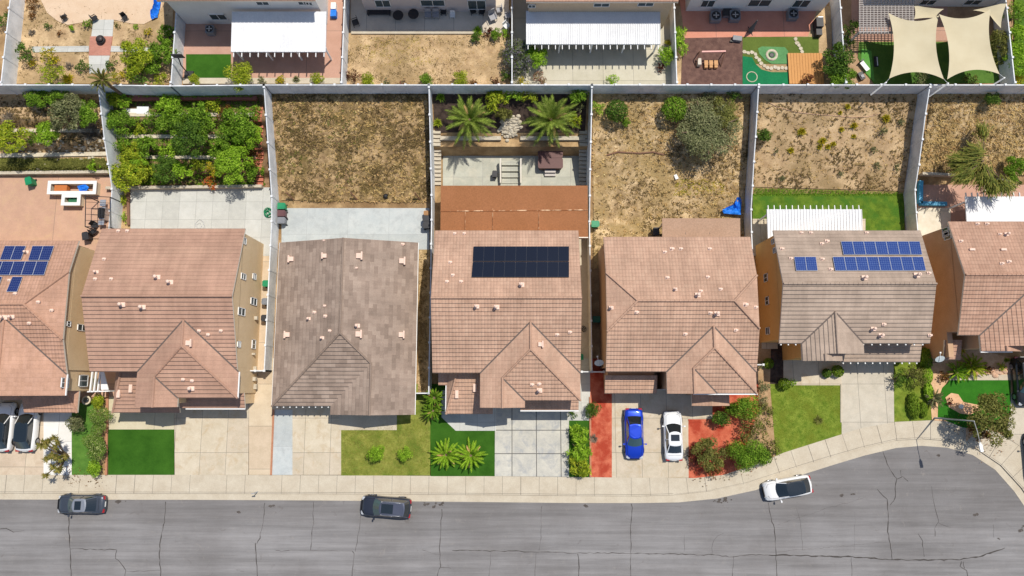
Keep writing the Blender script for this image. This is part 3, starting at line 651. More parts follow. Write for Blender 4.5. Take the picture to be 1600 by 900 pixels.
def lean(X0, X1, Y0, Y1, ze, zt_, hipW=0, hipE=0):
    """low mono-pitch roof against a wall at Y1, eave at Y0"""
    Fs = [[(X0, Y0, ze), (X0+hipW, Y1, zt_), (X1-hipE, Y1, zt_), (X1, Y0, ze)]]; R = []
    if hipW: Fs.append([(X0, Y0, ze), (X0+hipW, Y1, zt_), (X0, Y1, ze)]); R.append(((X0, Y0, ze), (X0+hipW, Y1, zt_)))
    if hipE: Fs.append([(X1, Y0, ze), (X1-hipE, Y1, zt_), (X1, Y1, ze)]); R.append(((X1, Y0, ze), (X1-hipE, Y1, zt_)))
    return Fs, R
def window(parent, quad_c, w, h, axis, out, name='window', frame=None):
    """framed sash in a wall; axis 'x' wall runs along x, 'y' along y; out = outward sign"""
    m = MB(); g = MB(); t = .06
    def bx(mb, a, b, z, ww, hh, d, mi=0):
        mb.box((a, b, z), (ww if axis == 'x' else d, d if axis == 'x' else ww, hh), mi)
    cx, cy, cz = quad_c; ox, oy = (0, out*.03) if axis == 'x' else (out*.03, 0)
    for s in (-1, 1):
        dx = s*w/2
        bx(m, cx+ox+(dx if axis == 'x' else 0), cy+oy+(dx if axis == 'y' else 0), cz, .06, h+.06, .1)
        bx(m, cx+ox, cy+oy, cz+s*h/2, w+.06, .06, .1)
    bx(m, cx+ox, cy+oy, cz, .05 if w > h*.8 else w, h if w > h*.8 else .05, .09)
    m2 = MB(); bx(m2, cx+ox*.3, cy+oy*.3, cz, w, h, .06)
    f = wb(m, name, frame or M_frame, parent); pn = m2.build('pane', M_glass); pn.parent = f
    return f
def vent(parent, roof, p, kind=0, s=1., rz=0.0):
    """roof vents: 0 pipe on a base, 1 dormer hood, 2 T-top flue"""
    s *= .84
    m = MB(); x, y, z = p
    if kind == 0:
        m.box((x, y, z+.03), (.34*s, .34*s, .1), 0, rz); m.tube([(x, y, z), (x, y, z+.34*s)], .07*s, 8, 0); m.box((x+.12*s, y+.02, z+.1), (.3*s, .2*s, .12), 0, rz)
    elif kind == 1:
        m.box((x, y, z+.12), (.62*s, .66*s, .2), 0, rz); m.box((x+.4*s*cos(rz), y+.4*s*sin(rz), z+.16), (.2*s, 1.05*s, .26), 0, rz)
    elif kind == 2:
        m.box((x, y, z+.04), (.6*s, .5*s, .12), 0); m.tube([(x-.04, y, z), (x-.04, y, z+.6*s)], .12*s, 10, 0); m.lathe((x-.04, y, z+.6*s), [(.2*s, 0), (.2*s, .1), (.06, .16)], 10); m.tube([(x-.04, y, z+.72*s), (x-.04, y, z+.78*s)], .05, 8, 1)
    else:
        m.box((x, y, z+.08), (.42*s, 1.0*s, .18), 0, rz)
    o = m.build('roof_vent', [M_vent, M_dark]); o.parent = roof      # a sub-part of the roof
    return o
def on_roof(px, py, faces):
    r = ray(px, py); best = None; o = Vector((0, 0, H))
    for f in faces:
        f = [Vector(p) for p in f]; n = Vector((0, 0, 0))
        for i in range(1, len(f)-1): n += (f[i]-f[0]).cross(f[i+1]-f[0])
        n.normalize(); d = r.dot(n)
        if abs(d) < 1e-9: continue
        t = (f[0]-o).dot(n)/d; q = o+r*t
        # inside test in plan
        c = False; m = len(f); j = m-1
        for i in range(m):
            if ((f[i].y > q.y) != (f[j].y > q.y)) and (q.x < (f[j].x-f[i].x)*(q.y-f[i].y)/(f[j].y-f[i].y)+f[i].x): c = not c
            j = i
        if c and (best is None or q.z > best[0].z): best = (q, n)
    return best
def garage_door(parent, cx, y, w, h=2.2):
    m = MB(); m.box((cx, y-.03, h/2), (w, .08, h))
    for i in range(1, 4): m.box((cx, y-.075, h*i/4), (w, .02, .03), 1)
    return wb(m, 'garage_door', [M_cream, M_dark], parent)
def house(key, label, walls, roofmat, wallmat, roofs, boxes, gables, vents, origin, extra=None, ridge=None):
    """roofs: list of (part name, faces, ridges)"""
    o = empty('house', origin); tag(o, label, 'house')
    w = MB()
    for (x0, x1, y0, y1, z1) in boxes: w.prism([(x0, y0), (x1, y0), (x1, y1), (x0, y1)], -.05, z1)
    for g in gables:
        if g[0] == 'poly': w.face(g[1])
        else: (gable_x if g[0] == 'x' else gable_y)(w, *g[1:])
    wl = wb(w, 'wall', wallmat, o)
    allf = []; robj = []
    for (nm, faces, ridges) in roofs:
        r = wb(roof_mesh(faces, ridges=ridges, valleys=VAL.pop(nm, ())), nm, [roofmat, M_cream, ridge or roofmat, SOFT.get(roofmat.name, roofmat), M_valley], o); robj.append((r, faces)); allf += faces
    for v in vents:
        px, py, k = v[0], v[1], v[2]; sc = v[3] if len(v) > 3 else 1; rz = v[4] if len(v) > 4 else 0
        best = None
        for r, faces in robj:
            b = on_roof(px, py, faces)
            if b and (best is None or b[0].z > best[0].z): best = (b[0], r)
        if best: vent(o, best[1], best[0], k, sc, rz)
    return o, wl, robj
def solar(parent, faces, rects, mat, fr):
    """rects: pixel quads (tl, tr, br, bl) with (nx, ny) panels in each"""
    for (q, nx, ny) in rects:
        pts = [on_roof(x, y, faces) for x, y in q]
        n = pts[0][1]; n = n if n.z > 0 else -n; c = [p[0]+n*.14 for p in pts]
        for i in range(nx):
            for j in range(ny):
                def at(u, v): return (c[0]*(1-u)+c[1]*u)*(1-v)+(c[3]*(1-u)+c[2]*u)*v
                g = .012 if mat is not PV_black else .004; u0, u1, v0, v1 = i/nx+g/nx, (i+1)/nx-g/nx, j/ny+g/ny, (j+1)/ny-g/ny
                Q = [at(u0, v0), at(u1, v0), at(u1, v1), at(u0, v1)]
                m = MB(); dn = n*-.05
                m.face(Q[::-1], 1)
                ins = [p*.97+sum((z for z in Q), Vector())/4*.03+n*.004 for p in Q]
                m.face(ins[::-1], 0, [(0, 1), (1, 1), (1, 0), (0, 0)][::-1])
                for a in range(4): b = (a+1) % 4; m.face([Q[a], Q[b], Q[b]+dn, Q[a]+dn], 1)
                wb(m, 'solar_panel', [mat, fr], parent)
def pvmat(name, c, nx, ny, line, lw=.035):
    m = NT(name); sp = m.n('SeparateXYZ'); m.l(m.n('UVMap').outputs[0], sp.inputs[0])
    fu = m.math('FRACT', m.math('MULTIPLY', sp.outputs[0], nx)); fv = m.math('FRACT', m.math('MULTIPLY', sp.outputs[1], ny))
    a = m.math('LESS_THAN', fu, lw*nx/4); b = m.math('LESS_THAN', fv, lw*nx/4)
    nz = m.ramp(m.noise(.8, 2, .5), [(.3, grey(.45)), (.7, grey(.56))])
    base = m.mix(.5, c+(1,), nz, 'OVERLAY')
    m.col(m.mix(m.math('MAXIMUM', a, b), base, line+(1,))); m.b.inputs['Roughness'].default_value = .22; m.b.inputs['Specular IOR Level'].default_value = .5
    return m.m
PV_blue = pvmat('solar_cells_blue', (.012, .04, .19), 5, 6, (.22, .33, .6), .03)
PV_navy = pvmat('solar_cells_navy', (.012, .025, .12), 5, 6, (.16, .2, .34), .03)
PV_black = pvmat('solar_cells_black', (.004, .007, .018), 5, 6, (.006, .01, .022), .02)
alu = plain('panel_frame', (.5, .53, .58), .4); aluk = plain('panel_frame_black', (.03, .035, .05), .4)
X_ = lambda px, py, z: P(px, py, z).x
Y_ = lambda px, py, z: P(px, py, z).y
OV = .42
def two_storey(key, label, roofmat, wallmat, X0, X1, Yf, Yr, cross, low, vents, hipW=0, hipE=0, extra_boxes=(), ridge=None):
    Fm, Rm, Ym, zr = main_faces(X0, X1, Yf, Yr, ZE, hipW, hipE)
    W, E, Yh, Xs, Yg, hip = cross
    Fc, Rc = cross_faces(W, E, Yf, Yh, ZE, Xs, Yg, hip)
    roofs = [('roof', Fm+Fc, Rm+Rc)]; hw_c = (E-W)/2; pkc = ((W+E)/2, Yf+hw_c, ZE+PT*hw_c); VAL['roof'] = [(pkc, (W, Yf, ZE)), (pkc, (E, Yf, ZE))]
    VAL['roof'] += [((Xs, Yh+(Xs-W), ZE+PT*(Xs-W)), (2*Xs-W, Yh, ZE))] if hip else []
    for f, r in low: roofs.append(('lower_roof', f, r))
    boxes = [(X0+.16, X1-.16, Yf+OV, Yr-OV, ZE-.05+OV*PT-.12), (W+.3, E-.3, Yh+OV, Yf+1.5, ZE-.05)]
    if Yg < Yh-.01: boxes.append((W+.31, 2*Xs-W-.3, Yg+.35, Yh+1.0, ZE-.06))
    boxes += list(extra_boxes)
    g = []
    if not hipW and not hipE: g = [('x', X0+.16, X1-.16, Yf+OV, Yr-OV, ZE+OV*PT-.2)]
    else:
        g = []
        for X, hw_ in ((X0+.17, hipW), (X1-.17, hipE)):
            Ymm = (Yf+Yr)/2; zt_ = ZE+PT*(Ymm-Yf-hw_)-.2 if hw_ else zr-.2
            g.append(('poly', [(X, Yf+OV, ZE-.02), (X, Yr-OV, ZE-.02), (X, Ymm+hw_, zt_), (X, Ymm-hw_, zt_)]))
    g.append(('y', W+.3, 2*Xs-W-.3, Yg+.35, ZE-.05)) 
    if not hip: g.append(('y', W+.3, E-.3, Yh+.3, ZE-.05))
    o, wl, rb = house(key, label, None, roofmat, wallmat, roofs, boxes, g, vents, ((X0+X1)/2, (Yf+Yr)/2, 0), ridge=ridge)
    return o, Fm+Fc, rb
def win_x(parent, px, py, X, w, h, out):    # on a wall that faces east/west at X
    p = PX(px, py, X); window(parent, (X, p.y, p.z), w, h, 'y', out)
SWAP[0] = True
# ---- house 2 (third from left counting the cropped one): pink roof, beige side wall with windows
Xa, Xb = -39.6, -25.75; Yf, Yr = 1.13, 14.87
W, E = X_(213, 600, ZE), X_(372, 600, ZE)
def garage_bits(o, xa, xb, y): garage_door(o, (xa+xb)/2, y, 4.9)
low2 = [lean(X_(281, 637, ZL), X_(383, 637, ZL), Y_(300, 638, ZL), Y_(300, 638, ZL)+1.5, ZL, ZL+.5),
        lean(X_(176, 644, ZL), X_(281, 644, ZL), Y_(200, 645, ZL), Y_(200, 645, ZL)+3.9, ZL, ZL+1.25, hipW=1.2)]
v2 = [(185, 361, 0), (199, 361, 0), (163, 405, 0), (152, 425, 2, .7), (149, 436, 0), (174, 436, 0), (247, 433, 2), (267, 441, 2), (192, 476, 2), (224, 480, 2), (311, 517, 0), (325, 523, 0), (345, 517, 0), (295, 536, 1, .8), (286, 593, 0), (300, 595, 0), (300, 607, 2), (186, 615, 3, .9), (205, 607, 3, .9)]
o, f2, rb = two_storey('b', 'rose tiled two storey house with a beige side wall of many windows, no solar panels', T_pinkflat, S_beige, Xa, Xb, Yf, Yr,
    (W, E, Y_(330, 622, ZE), X_(242, 610, 5.9), Y_(230, 636, ZE), True), low2, v2,
    extra_boxes=[(X_(281, 637, ZL)+.3, Xb-.3, -1.9, 1.6, ZL+.1), (X_(176, 644, ZL)+.3, W+1, -1.0, 1.6, ZL)])
for (px, py, w, h) in [(380, 432, .55, 1.1), (377, 487, .7, 1.6), (373, 538, .55, .7), (396, 471, .7, 1.5), (397, 432, .6, .8), (396, 538, .9, .9), (381, 376, .6, .9)]:
    win_x(o, px, py, Xb-.16, w, h, 1)
garage_bits(o, X_(281, 637, 0), X_(383, 637, 0), -1.92)
m = MB()
for (px, py, w, h) in [(398, 497, .35, .3), (396, 578, .7, .12), (396, 592, .4, .5), (397, 604, .5, .3), (394, 553, .2, .2)]:
    p = PX(px, py, Xb-.16); m.box((p.x+.15, p.y, p.z), (.3, w, h))
wb(m, 'meter_box', M_retain, o)
# ---- house 1 (left edge)
Xe1 = X_(103, 600, ZE); Xw1 = Xe1-14.2; Yf1, Yr1 = Y_(90, 585, ZE), Y_(60, 376, ZE)
low1 = [lean(X_(38, 640, ZL), X_(121, 640, ZL), Y_(100, 645, ZL), Y_(100, 645, ZL)+2.3, ZL, ZL+.8, hipE=.9), lean(Xw1, X_(36, 630, ZL), Y_(20, 625, ZL), Y_(20, 625, ZL)+1.5, ZL, ZL+.5)]
v1 = [(43, 394, 2, .7), (60, 472, 0), (81, 485, 0), (8, 496, 2), (20, 495, 2, .8), (46, 505, 0), (24, 459, 0), (15, 438, 0, .9)]
Wc1 = X_(-70, 600, ZE); Ec1 = Xe1
o, f1, rb = two_storey('a', 'rose tiled house cut off by the left edge, scattered dark blue solar panels', T_pink, S_beige, Xw1, Xe1, Yf1, Yr1,
    (Wc1, Ec1, Y_(50, 618, ZE), Wc1+3, Y_(50, 619, ZE), False), low1, v1, hipE=3.2,
    extra_boxes=[(X_(40, 640, ZL)+.3, X_(118, 640, ZL)-.6, -.8, 3, ZL), (Xw1+.3, X_(36, 630, ZL)-.1, -.2, 3, ZL)])
solar(o, f1, [([(9, 385), (42, 385), (34, 407), (1, 407)], 2, 1), ([(52, 385), (86, 385), (78, 408), (45, 408)], 2, 1), ([(-30, 409), (77, 409), (70, 431), (-38, 431)], 6, 1), ([(21, 433), (37, 433), (28, 457), (11, 457)], 1, 1), ([(-11, 433), (5, 433), (-3, 457), (-20, 457)], 1, 1), ([(-60, 385), (-24, 385), (-32, 407), (-68, 407)], 2, 1)], PV_navy, alu)
for (px, py, w, h) in [(107, 506, .5, .5), (130, 595, 1.1, 1.3), (128, 512, .6, 1.4), (101, 598, .9, 1.)]: win_x(o, px, py, Xe1-.16, w, h, 1)
# ---- house 4
Wm, Em = X_(681, 500, ZE), X_(908, 500, ZE); Wm, Em = -8.2+.75, X_(907, 470, 6.5)
Yf4, Yr4 = Y_(700, 583, ZE), Y_(700, 360, ZE)
W, E = X_(750, 610, ZE), X_(907, 610, ZE)
low4 = [lean(X_(813, 640, ZL), X_(904, 640, ZL), Y_(860, 641, ZL), Y_(860, 641, ZL)+1.5, ZL, ZL+.5),
        lean(X_(697, 646, ZL), X_(770, 646, ZL), Y_(720, 647, ZL), Y_(720, 647, ZL)+3.9, ZL, ZL+1.2, hipW=1.1),
        lean(X_(685, 602, ZL), X_(720, 602, ZL), Y_(720, 602, ZL), Y_(720, 602, ZL)+1.2, ZL, ZL+.4)]
v4 = [(710, 365, 0, .9), (725, 365, 0, .9), (703, 410, 0), (707, 430, 0), (698, 440, 0), (720, 440, 0), (815, 445, 2), (745, 479, 2, .9), (776, 480, 2), (870, 523, 0), (890, 519, 0), (844, 538, 1, .7), (831, 601, 0), (842, 600, 0), (843, 610, 2), (714, 616, 3, .9), (742, 606, 3, .9)]
o, f4, rb = two_storey('d', 'tan tiled house with one black solar array, beside the brown patio cover', T_tan, S_beige, Wm, Em, Yf4, Yr4,
    (W, E, Y_(850, 626, ZE), X_(785, 610, 5.9), Y_(780, 637, ZE), True), low4, v4,
    extra_boxes=[(X_(822, 640, ZL)+.1, Em-.3, -2.1, 1.6, ZL+.1), (X_(697, 646, ZL)+.3, W+1, -1.3, 1.6, ZL), (X_(685, 602, ZL)+.2, X_(720, 602, ZL), Y_(720, 602, ZL)+.3, 1.6, ZL)])
solar(o, f4, [([(740, 386), (889, 386), (889, 409), (739, 409)], 9, 1), ([(739, 410), (889, 410), (889, 434), (737, 434)], 9, 1)], PV_black, aluk)
garage_bits(o, X_(813, 640, 0), X_(904, 640, 0), -2.12)
# ---- house 5
W5, E5 = X_(947, 500, 6.2), X_(1183, 590, ZE); Yf5, Yr5 = Y_(1000, 581, ZE), Y_(1000, 370, ZE)
W, E = X_(1042, 600, ZE), X_(1182, 600, ZE); Yh5 = Y_(1100, 615, ZE)
low5 = [lean(X_(945, 614, ZL), X_(1026, 614, ZL), Y_(980, 615, ZL), Y_(980, 615, ZL)+1.75, ZL, ZL+.55),
        ([[(X_(1081, 632, ZL), Y_(1110, 634, ZL), ZL), (X_(1081, 632, ZL), Yh5+.6, ZL), (X_(1111, 632, 3.2), Yh5+.6, ZL+.6), (X_(1111, 632, 3.2), Y_(1110, 634, ZL), ZL+.6)],
          [(X_(1140, 632, ZL), Y_(1110, 634, ZL), ZL), (X_(1140, 632, ZL), Yh5+.6, ZL), (X_(1111, 632, 3.2), Yh5+.6, ZL+.6), (X_(1111, 632, 3.2), Y_(1110, 634, ZL), ZL+.6)]], [])]
v5 = [(1038, 394, 0), (1049, 389, 0, 1.2), (1063, 389, 0), (1108, 389, 0), (1042, 434, 0), (1105, 433, 0), (1055, 452, 2, .7), (1090, 461, 2), (1125, 452, 0), (955, 481, 2, .8), (994, 488, 0, 1.1), (1109, 489, 0), (1120, 490, 2), (1164, 476, 0, 1.3), (1180, 480, 0), (1149, 516, 0), (1070, 522, 0), (1094, 455, 0)]
o, f5, rb = two_storey('e', 'tan tiled house with clipped gable ends above the blue and white cars', T_tan, S_brown, W5, E5, Yf5, Yr5,
    (W, E, Yh5, X_(1083, 600, 5.9), Yh5, True), low5, v5, hipW=2.75, hipE=2.5,
    extra_boxes=[(X_(945, 614, ZL)+.3, X_(1026, 614, ZL)-.2, Y_(980, 615, ZL)+.4, Yf5+1, ZL+.1), (X_(1085, 632, ZL), X_(1136, 632, ZL), Y_(1110, 634, ZL)+1.0, Yh5+1, ZL)])
garage_bits(o, X_(950, 614, 0), X_(1040, 614, 0), Yh5+.36)
SWAP[0] = 3
# ---- house 6
X06, X16 = 25.2, X_(1455, 500, 6.0); Yf6, Yr6 = Y_(1300, 537, ZE), Y_(1300, 360, ZE)
W, E = X_(1253, 550, ZE), X_(1350, 545, ZE)
low6 = [lean(X_(1314, 563, ZL), X_(1437, 563, ZL), Y_(1380, 566, ZL), Y_(1380, 566, ZL)+1.75, ZL, ZL+.6)]
v6 = [(1251, 364, 0, .9), (1266, 364, 0, .9), (1353, 364, 0, .9), (1283, 381, 0), (1291, 377, 0, 1.1), (1221, 389, 0), (1235, 404, 0), (1284, 405, 0), (1297, 421, 0, 1.1), (1350, 434, 2), (1432, 430, 2, 1.1), (1450, 427, 0), (1364, 514, 2, .9), (1380, 507, 0), (1376, 524, 2, .9), (1452, 524, 0)]
o, f6, rb = two_storey('f', 'mushroom brown tiled house with ochre side wall and bright blue solar rows', T_mush, S_ochre, X06, X16, Yf6, Yr6,
    (W, E, Y_(1300, 553, ZE), X_(1288, 560, 5.9), Y_(1280, 564, ZE), False), low6, v6,
    extra_boxes=[(X_(1318, 563, ZL), X_(1430, 563, ZL), Y_(1380, 566, ZL)+.5, Yf6+1, ZL-.05), (27.6, 29.3, 2.4, Yf6+1, ZL)])
garage_bits(o, X_(1318, 563, 0), X_(1430, 563, 0), Y_(1380, 566, ZL)+.48)
solar(o, f6, [([(1313, 378), (1436, 378), (1440, 399), (1317, 399)], 7, 1), ([(1300, 402), (1441, 402), (1446, 424), (1304, 424)], 8, 1), ([(1240, 402), (1274, 402), (1277, 424), (1243, 424)], 2, 1)], PV_blue, alu)
for (px, py, w, h) in [(1209, 377, .5, .9), (1211, 391, .5, .7), (1197, 434, .8, .9), (1199, 470, .8, .8), (1200, 517, .7, .9)]: win_x(o, px, py, X06+.16, w, h, -1)
def gutter(o, a, b, mat=None):
    m = MB(); m.bar(a, b, .12, .13); wb(m, 'gutter', mat or M_whitep, o)
for c in [(X_(1345, 537, ZE)+.3+i*.8, Yf6, ZE-.15) for i in range(8)]+[(X06+.2+i*.7, Yf6, ZE-.15) for i in range(5)]+[(X_(1318, 563, ZL)+i*.72, Y_(1380, 566, ZL)-.02, ZL-.14) for i in range(11)]:
    m = MB(); m.box(c, (.1, .28, .12)); wb(m, 'rafter_tail', M_whitep, o)
# ---- house 7
X07 = X_(1511, 431, 7.5); X17 = X07+14; Yf7, Yr7 = Y_(1550, 524, ZE), Y_(1550, 346, ZE)
W = X_(1532, 540, ZE); E = W+8.6
low7 = [lean(X_(1474, 561, ZL), X_(1501, 561, ZL), Y_(1490, 562, ZL), Y_(1490, 562, ZL)+1.9, ZL, ZL+.5)]
v7 = [(1526, 350, 0), (1541, 350, 0), (1561, 366, 0, .8), (1572, 366, 2, .8), (1500, 377, 0), (1518, 390, 3, .6, 1.57), (1567, 390, 3, .6, 1.57), (1564, 412, 0), (1575, 409, 0, 1.1)]
o, f7, rb = two_storey('g', 'red tiled house cut off by the right edge, tall brown side wall', T_rose, S_brown, X07, X17, Yf7, Yr7,
    (W, E, Y_(1570, 541, ZE), X_(1570, 545, 5.9), Y_(1550, 549, ZE), False), low7, v7,
    extra_boxes=[(X_(1476, 561, ZL), X_(1484, 561, ZL), Y_(1490, 562, ZL)+.2, Yf7+.6, 3.6), (W+.4, W+6, Y_(1550, 549, ZE)+.6, Yf7+1, ZL)])
for (px, py, w, h) in [(1481, 367, .9, 1.0), (1478, 363, .9, .9)]: win_x(o, px, py, X07+.16, w, h, -1)
gutter(o, (W, Y_(1550, 549, ZE)-.05, ZE-.1), (W+3, Y_(1550, 549, ZE)-.05, ZE-.1))
for ob, a, b in ((bpy.data.objects['house'], (X_(372, 600, ZE)+.03, Y_(330, 622, ZE), ZE-.08), (X_(372, 600, ZE)+.03, Yf, ZE-.08)), (bpy.data.objects['house'], (X_(290, 637, ZL), Y_(300, 638, ZL)-.05, ZL-.08), (X_(383, 637, ZL), Y_(300, 638, ZL)-.05, ZL-.08)),
    (bpy.data.objects['house.001'], (Xe1+.03, Y_(50, 618, ZE), ZE-.08), (Xe1+.03, Yf1, ZE-.08)),
    (bpy.data.objects['house.002'], (X_(813, 640, ZL), Y_(860, 641, ZL)-.05, ZL-.08), (X_(904, 640, ZL), Y_(860, 641, ZL)-.05, ZL-.08)),
    (bpy.data.objects['house.002'], (X_(697, 646, ZL)-.03, Y_(720, 647, ZL), ZL-.08), (X_(697, 646, ZL)-.03, Y_(720, 647, ZL)+3.9, ZL-.08)),
    (bpy.data.objects['house.003'], (W5, Yh5-.05, ZE-.1), (E5, Yh5-.05, ZE-.1)) if False else (bpy.data.objects['house.003'], (X_(1083, 600, ZE), Yh5-.05, ZE-.1), (E5, Yh5-.05, ZE-.1))): gutter(ob, a, b)
SWAP[0] = 2
# ---- house 3: single storey, blended tiles, ridge front to back
X03, X13 = X_(431, 500, ZL), X_(651, 500, ZL); Yr3 = Y_(440, 379, ZL); Yh3 = Y_(480, 635, ZL); Yg3 = Y_(600, 648, ZL)
Xr3 = (X03+X13)/2; hw = Xr3-X03; zr3 = ZL+PT*hw; Xs3 = X_(579, 610, 4.1); s3 = X13-Xs3; zs3 = ZL+PT*s3; xg3 = 2*Xs3-X13
V = lambda *a: tuple(a)
ht = V(Xr3, Yh3+hw, zr3); hs = V(Xs3, Yh3+s3, zs3); bt = V(Xr3, Yr3, zr3)
F3 = [[V(X03, Yr3, ZL), bt, ht, V(X03, Yh3, ZL)], [V(X13, Yr3, ZL), bt, ht, hs, V(Xs3, Yg3, zs3), V(X13, Yg3, ZL)], [ht, hs, V(xg3, Yh3, ZL), V(X03, Yh3, ZL)], [hs, V(Xs3, Yg3, zs3), V(xg3, Yg3, ZL), V(xg3, Yh3, ZL)]]
R3 = [(bt, ht), (ht, V(X03, Yh3, ZL)), (ht, hs), (hs, V(Xs3, Yg3, zs3))]
v3 = [(456, 405, 1, .8, 3.14), (508, 400, 1, .7, 3.14), (561, 400, 1, .9, 0), (628, 408, 1, .9, 0), (450, 523, 1, .8, 3.14), (560, 522, 1, .9, 0), (627, 523, 1, .85, 0), (506, 376, 0, .6), (629, 382, 0), (557, 419, 0, .7), (507, 478, 0, .8), (491, 488, 0), (508, 494, 0), (483, 498, 2, .7), (515, 517, 0, .9), (504, 528, 2, .7), (559, 509, 2, .9)]
o3 = house('c', 'single storey house with blended taupe tiles and white dormer vents', None, T_grey, S_cream, [('roof', F3, R3)],
    [(X03+.4, X13-.4, Yh3+.5, Yr3-.4, ZL), (xg3+.5, X13-.41, Yg3+1.4, Yh3+1, ZL-.01)], [('y', X03+.4, X13-.4, Yr3-.4, ZL+.12), ('y', xg3+.5, X13-.4, Yg3+1.4, ZL)], v3, (Xr3, 7, 0))[0]
m = MB(); m.box((X13-.02, (Yr3+Yg3)/2, ZL-.12), (.14, Yr3-Yg3, .14)); m.box((X03+.02, (Yr3+Yh3)/2, ZL-.12), (.14, Yr3-Yh3, .14)); wb(m, 'gutter', M_whitep, o3)
for i in range(11): m = MB(); m.box((X03+.5+i*.62, Yh3+.02, ZL-.15), (.09, .3, .14)); wb(m, 'rafter_tail', M_whitep, o3)
garage_door(o3, X03+3.3, Yh3+.5, 4.9)
SWAP[0] = False
# ---- the row behind: rear walls and the low ends of their roofs, standing 4 m higher
def back_house(label, pxl, pxr, pyb, wallmat, roofmat, wins, depth=9, overhang=.45, eave=5.4, sidepx=None, eave_py=None, wall_at=None):
    """pyb: pixel row where the rear wall meets its yard"""
    y0 = P(800, pyb, ZB).y if wall_at is None else P(800, wall_at, 7.0).y
    if eave_py is not None: overhang = y0-P(800, eave_py, ZB+eave).y
    x0, x1 = P(pxl, pyb, ZB).x, P(pxr, pyb, ZB).x
    o = empty('house', ((x0+x1)/2, y0+depth/2, ZB)); tag(o, label, 'house')
    w = MB(); w.prism([(x0, y0), (x1, y0), (x1, y0+depth), (x0, y0+depth)], ZB-.05, ZB+eave); wb(w, 'wall', wallmat, o)
    Fm, Rm, _, _ = main_faces(x0-.3, x1+.3, y0-overhang, y0+depth+.4, ZB+eave)
    wb(roof_mesh(Fm, ridges=Rm), 'roof', [roofmat, M_cream, roofmat, roofmat], o)
    for (px, py, ww, hh) in wins:
        q = PY(px, py, y0); window(o, (q.x, y0, q.z), ww, hh, 'x', -1)
    return o, y0, x0, x1
bA = back_house('white walled house behind the white ribbed patio roof', 292, 512, 38, S_white, T_pink, [(341, 26, 1.6, 1.0), (474, 4, 1.0, .6), (410, 4, 1.2, .7), (483, 5, .6, .5)], eave=5.4, eave_py=1.5)
bB = back_house('pale walled house with wide patio doors and a row of patio chairs', 572, 775, 19, mottle('stucco_lilac', rgb(196, 184, 180)[:3], rgb(204, 192, 188)[:3], .8, 20), T_tan, [(598, 5, 1.5, 1.2), (676, 4, 2.4, 1.1), (745, 7, 1.8, 1.6)])
bC = back_house('tan walled house behind the long white patio roof', 825, 1036, 56, S_tan, T_pink, [(831, 9, .7, .5), (940, 7, 1.5, .6), (1009, 6, 1.5, .6)], eave=5.4, eave_py=3, wall_at=19)
bD = back_house('white walled house above the salmon patio with air conditioners', 1071, 1283, 18, S_white, T_pink, [(1106, 5, 1.3, 1.2), (1187, 4, 2.2, 1.2), (1252, 5, 1.6, 1.3)])
bE = back_house('white walled house behind the pergola at the top right', 1345, 1548, 11, S_white, T_rose, [(1450, 3, 1.5, .9), (1520, 3, 1.6, .9)])
# far-left neighbour: only its shade falls on the patio
y0 = P(800, 5, ZB).y
# ================================================================ PATIO COVERS
def cover(label, px0, px1, py0, py1, base, h, mat, post_m=M_whitep, ribs=0, drop=.25, tails=0, tail_side=-1, th=.12, rib=None, posts=4, name='patio_cover', bumpy=0):
    """py0 = far edge (top in the photo), py1 = near edge; the sheet falls towards the near edge"""
    zf, zn = base+h+drop, base+h
    A = P(px0, py1, zn); B = P(px1, py1, zn); yf = P((px0+px1)/2, py0, zf).y; x0, x1, y0, y1 = A.x, B.x, A.y, yf
    if drop < 0: zf, zn = base+h, base+h-drop
    o = empty(name, ((x0+x1)/2, (y0+y1)/2, base)); tag(o, label, 'patio cover')
    m = MB(); m.face([(x0, y0, zn), (x1, y0, zn), (x1, y1, zf), (x0, y1, zf)])
    t = Vector((0, 0, -th)); q = [Vector(v) for v in ((x0, y0, zn), (x1, y0, zn), (x1, y1, zf), (x0, y1, zf))]
    m.face([v+t for v in q][::-1])
    for a in range(4): m.face([q[a], q[(a+1) % 4], q[(a+1) % 4]+t, q[a]+t][::-1])
    if ribs:
        n = int((x1-x0)/ribs)
        for i in range(n+1):
            x = x0+.03+i*(x1-x0-.06)/n; m.bar((x, y0, zn+.02), (x, y1, zf+.02), .05, .07)
    wb(m, 'roof_sheet', mat, o)
    f = MB(); f.box(((x0+x1)/2, y0+.5 if tail_side < 0 else y1-.5, min(zn, zf)-.22), (x1-x0, .12, .2)); f.box(((x0+x1)/2, y1-.1 if tail_side < 0 else y0+.1, max(zn, zf)-.25), (x1-x0, .1, .2)); wb(f, 'beam', post_m, o)
    if tails:
        for i in range(tails):
            g = MB()
            x = x0+.2+i*(x1-x0-.4)/(tails-1)
            if tail_side < 0: g.box((x, y0+.1, zn-.18), (.07, 1.1, .14))
            else: g.box((x, y1-.1, zf-.18), (.07, 1.1, .14))
            wb(g, 'rafter_tail', post_m, o)
    me = None
    for i in range(posts):
        x = x0+.15+i*(x1-x0-.3)/(posts-1); hh = min(zn, zf)-.3-base
        b = MB(); b.box((0, 0, hh/2), (.14, .14, hh)); q = b.build('post', post_m, o); q.location = (x-o.location.x, (y0+.5 if tail_side < 0 else y1-.5)-o.location.y, 0)
    return o
M_wsheet = mottle('white_roof_sheet', rgb(216, 217, 219)[:3], rgb(228, 229, 230)[:3], .5, 6, bump=0, rough=.55)
M_brsheet = mottle('brown_roof_sheet', rgb(146, 96, 60)[:3], rgb(154, 102, 66)[:3], .5, 7, bump=0, rough=.7)
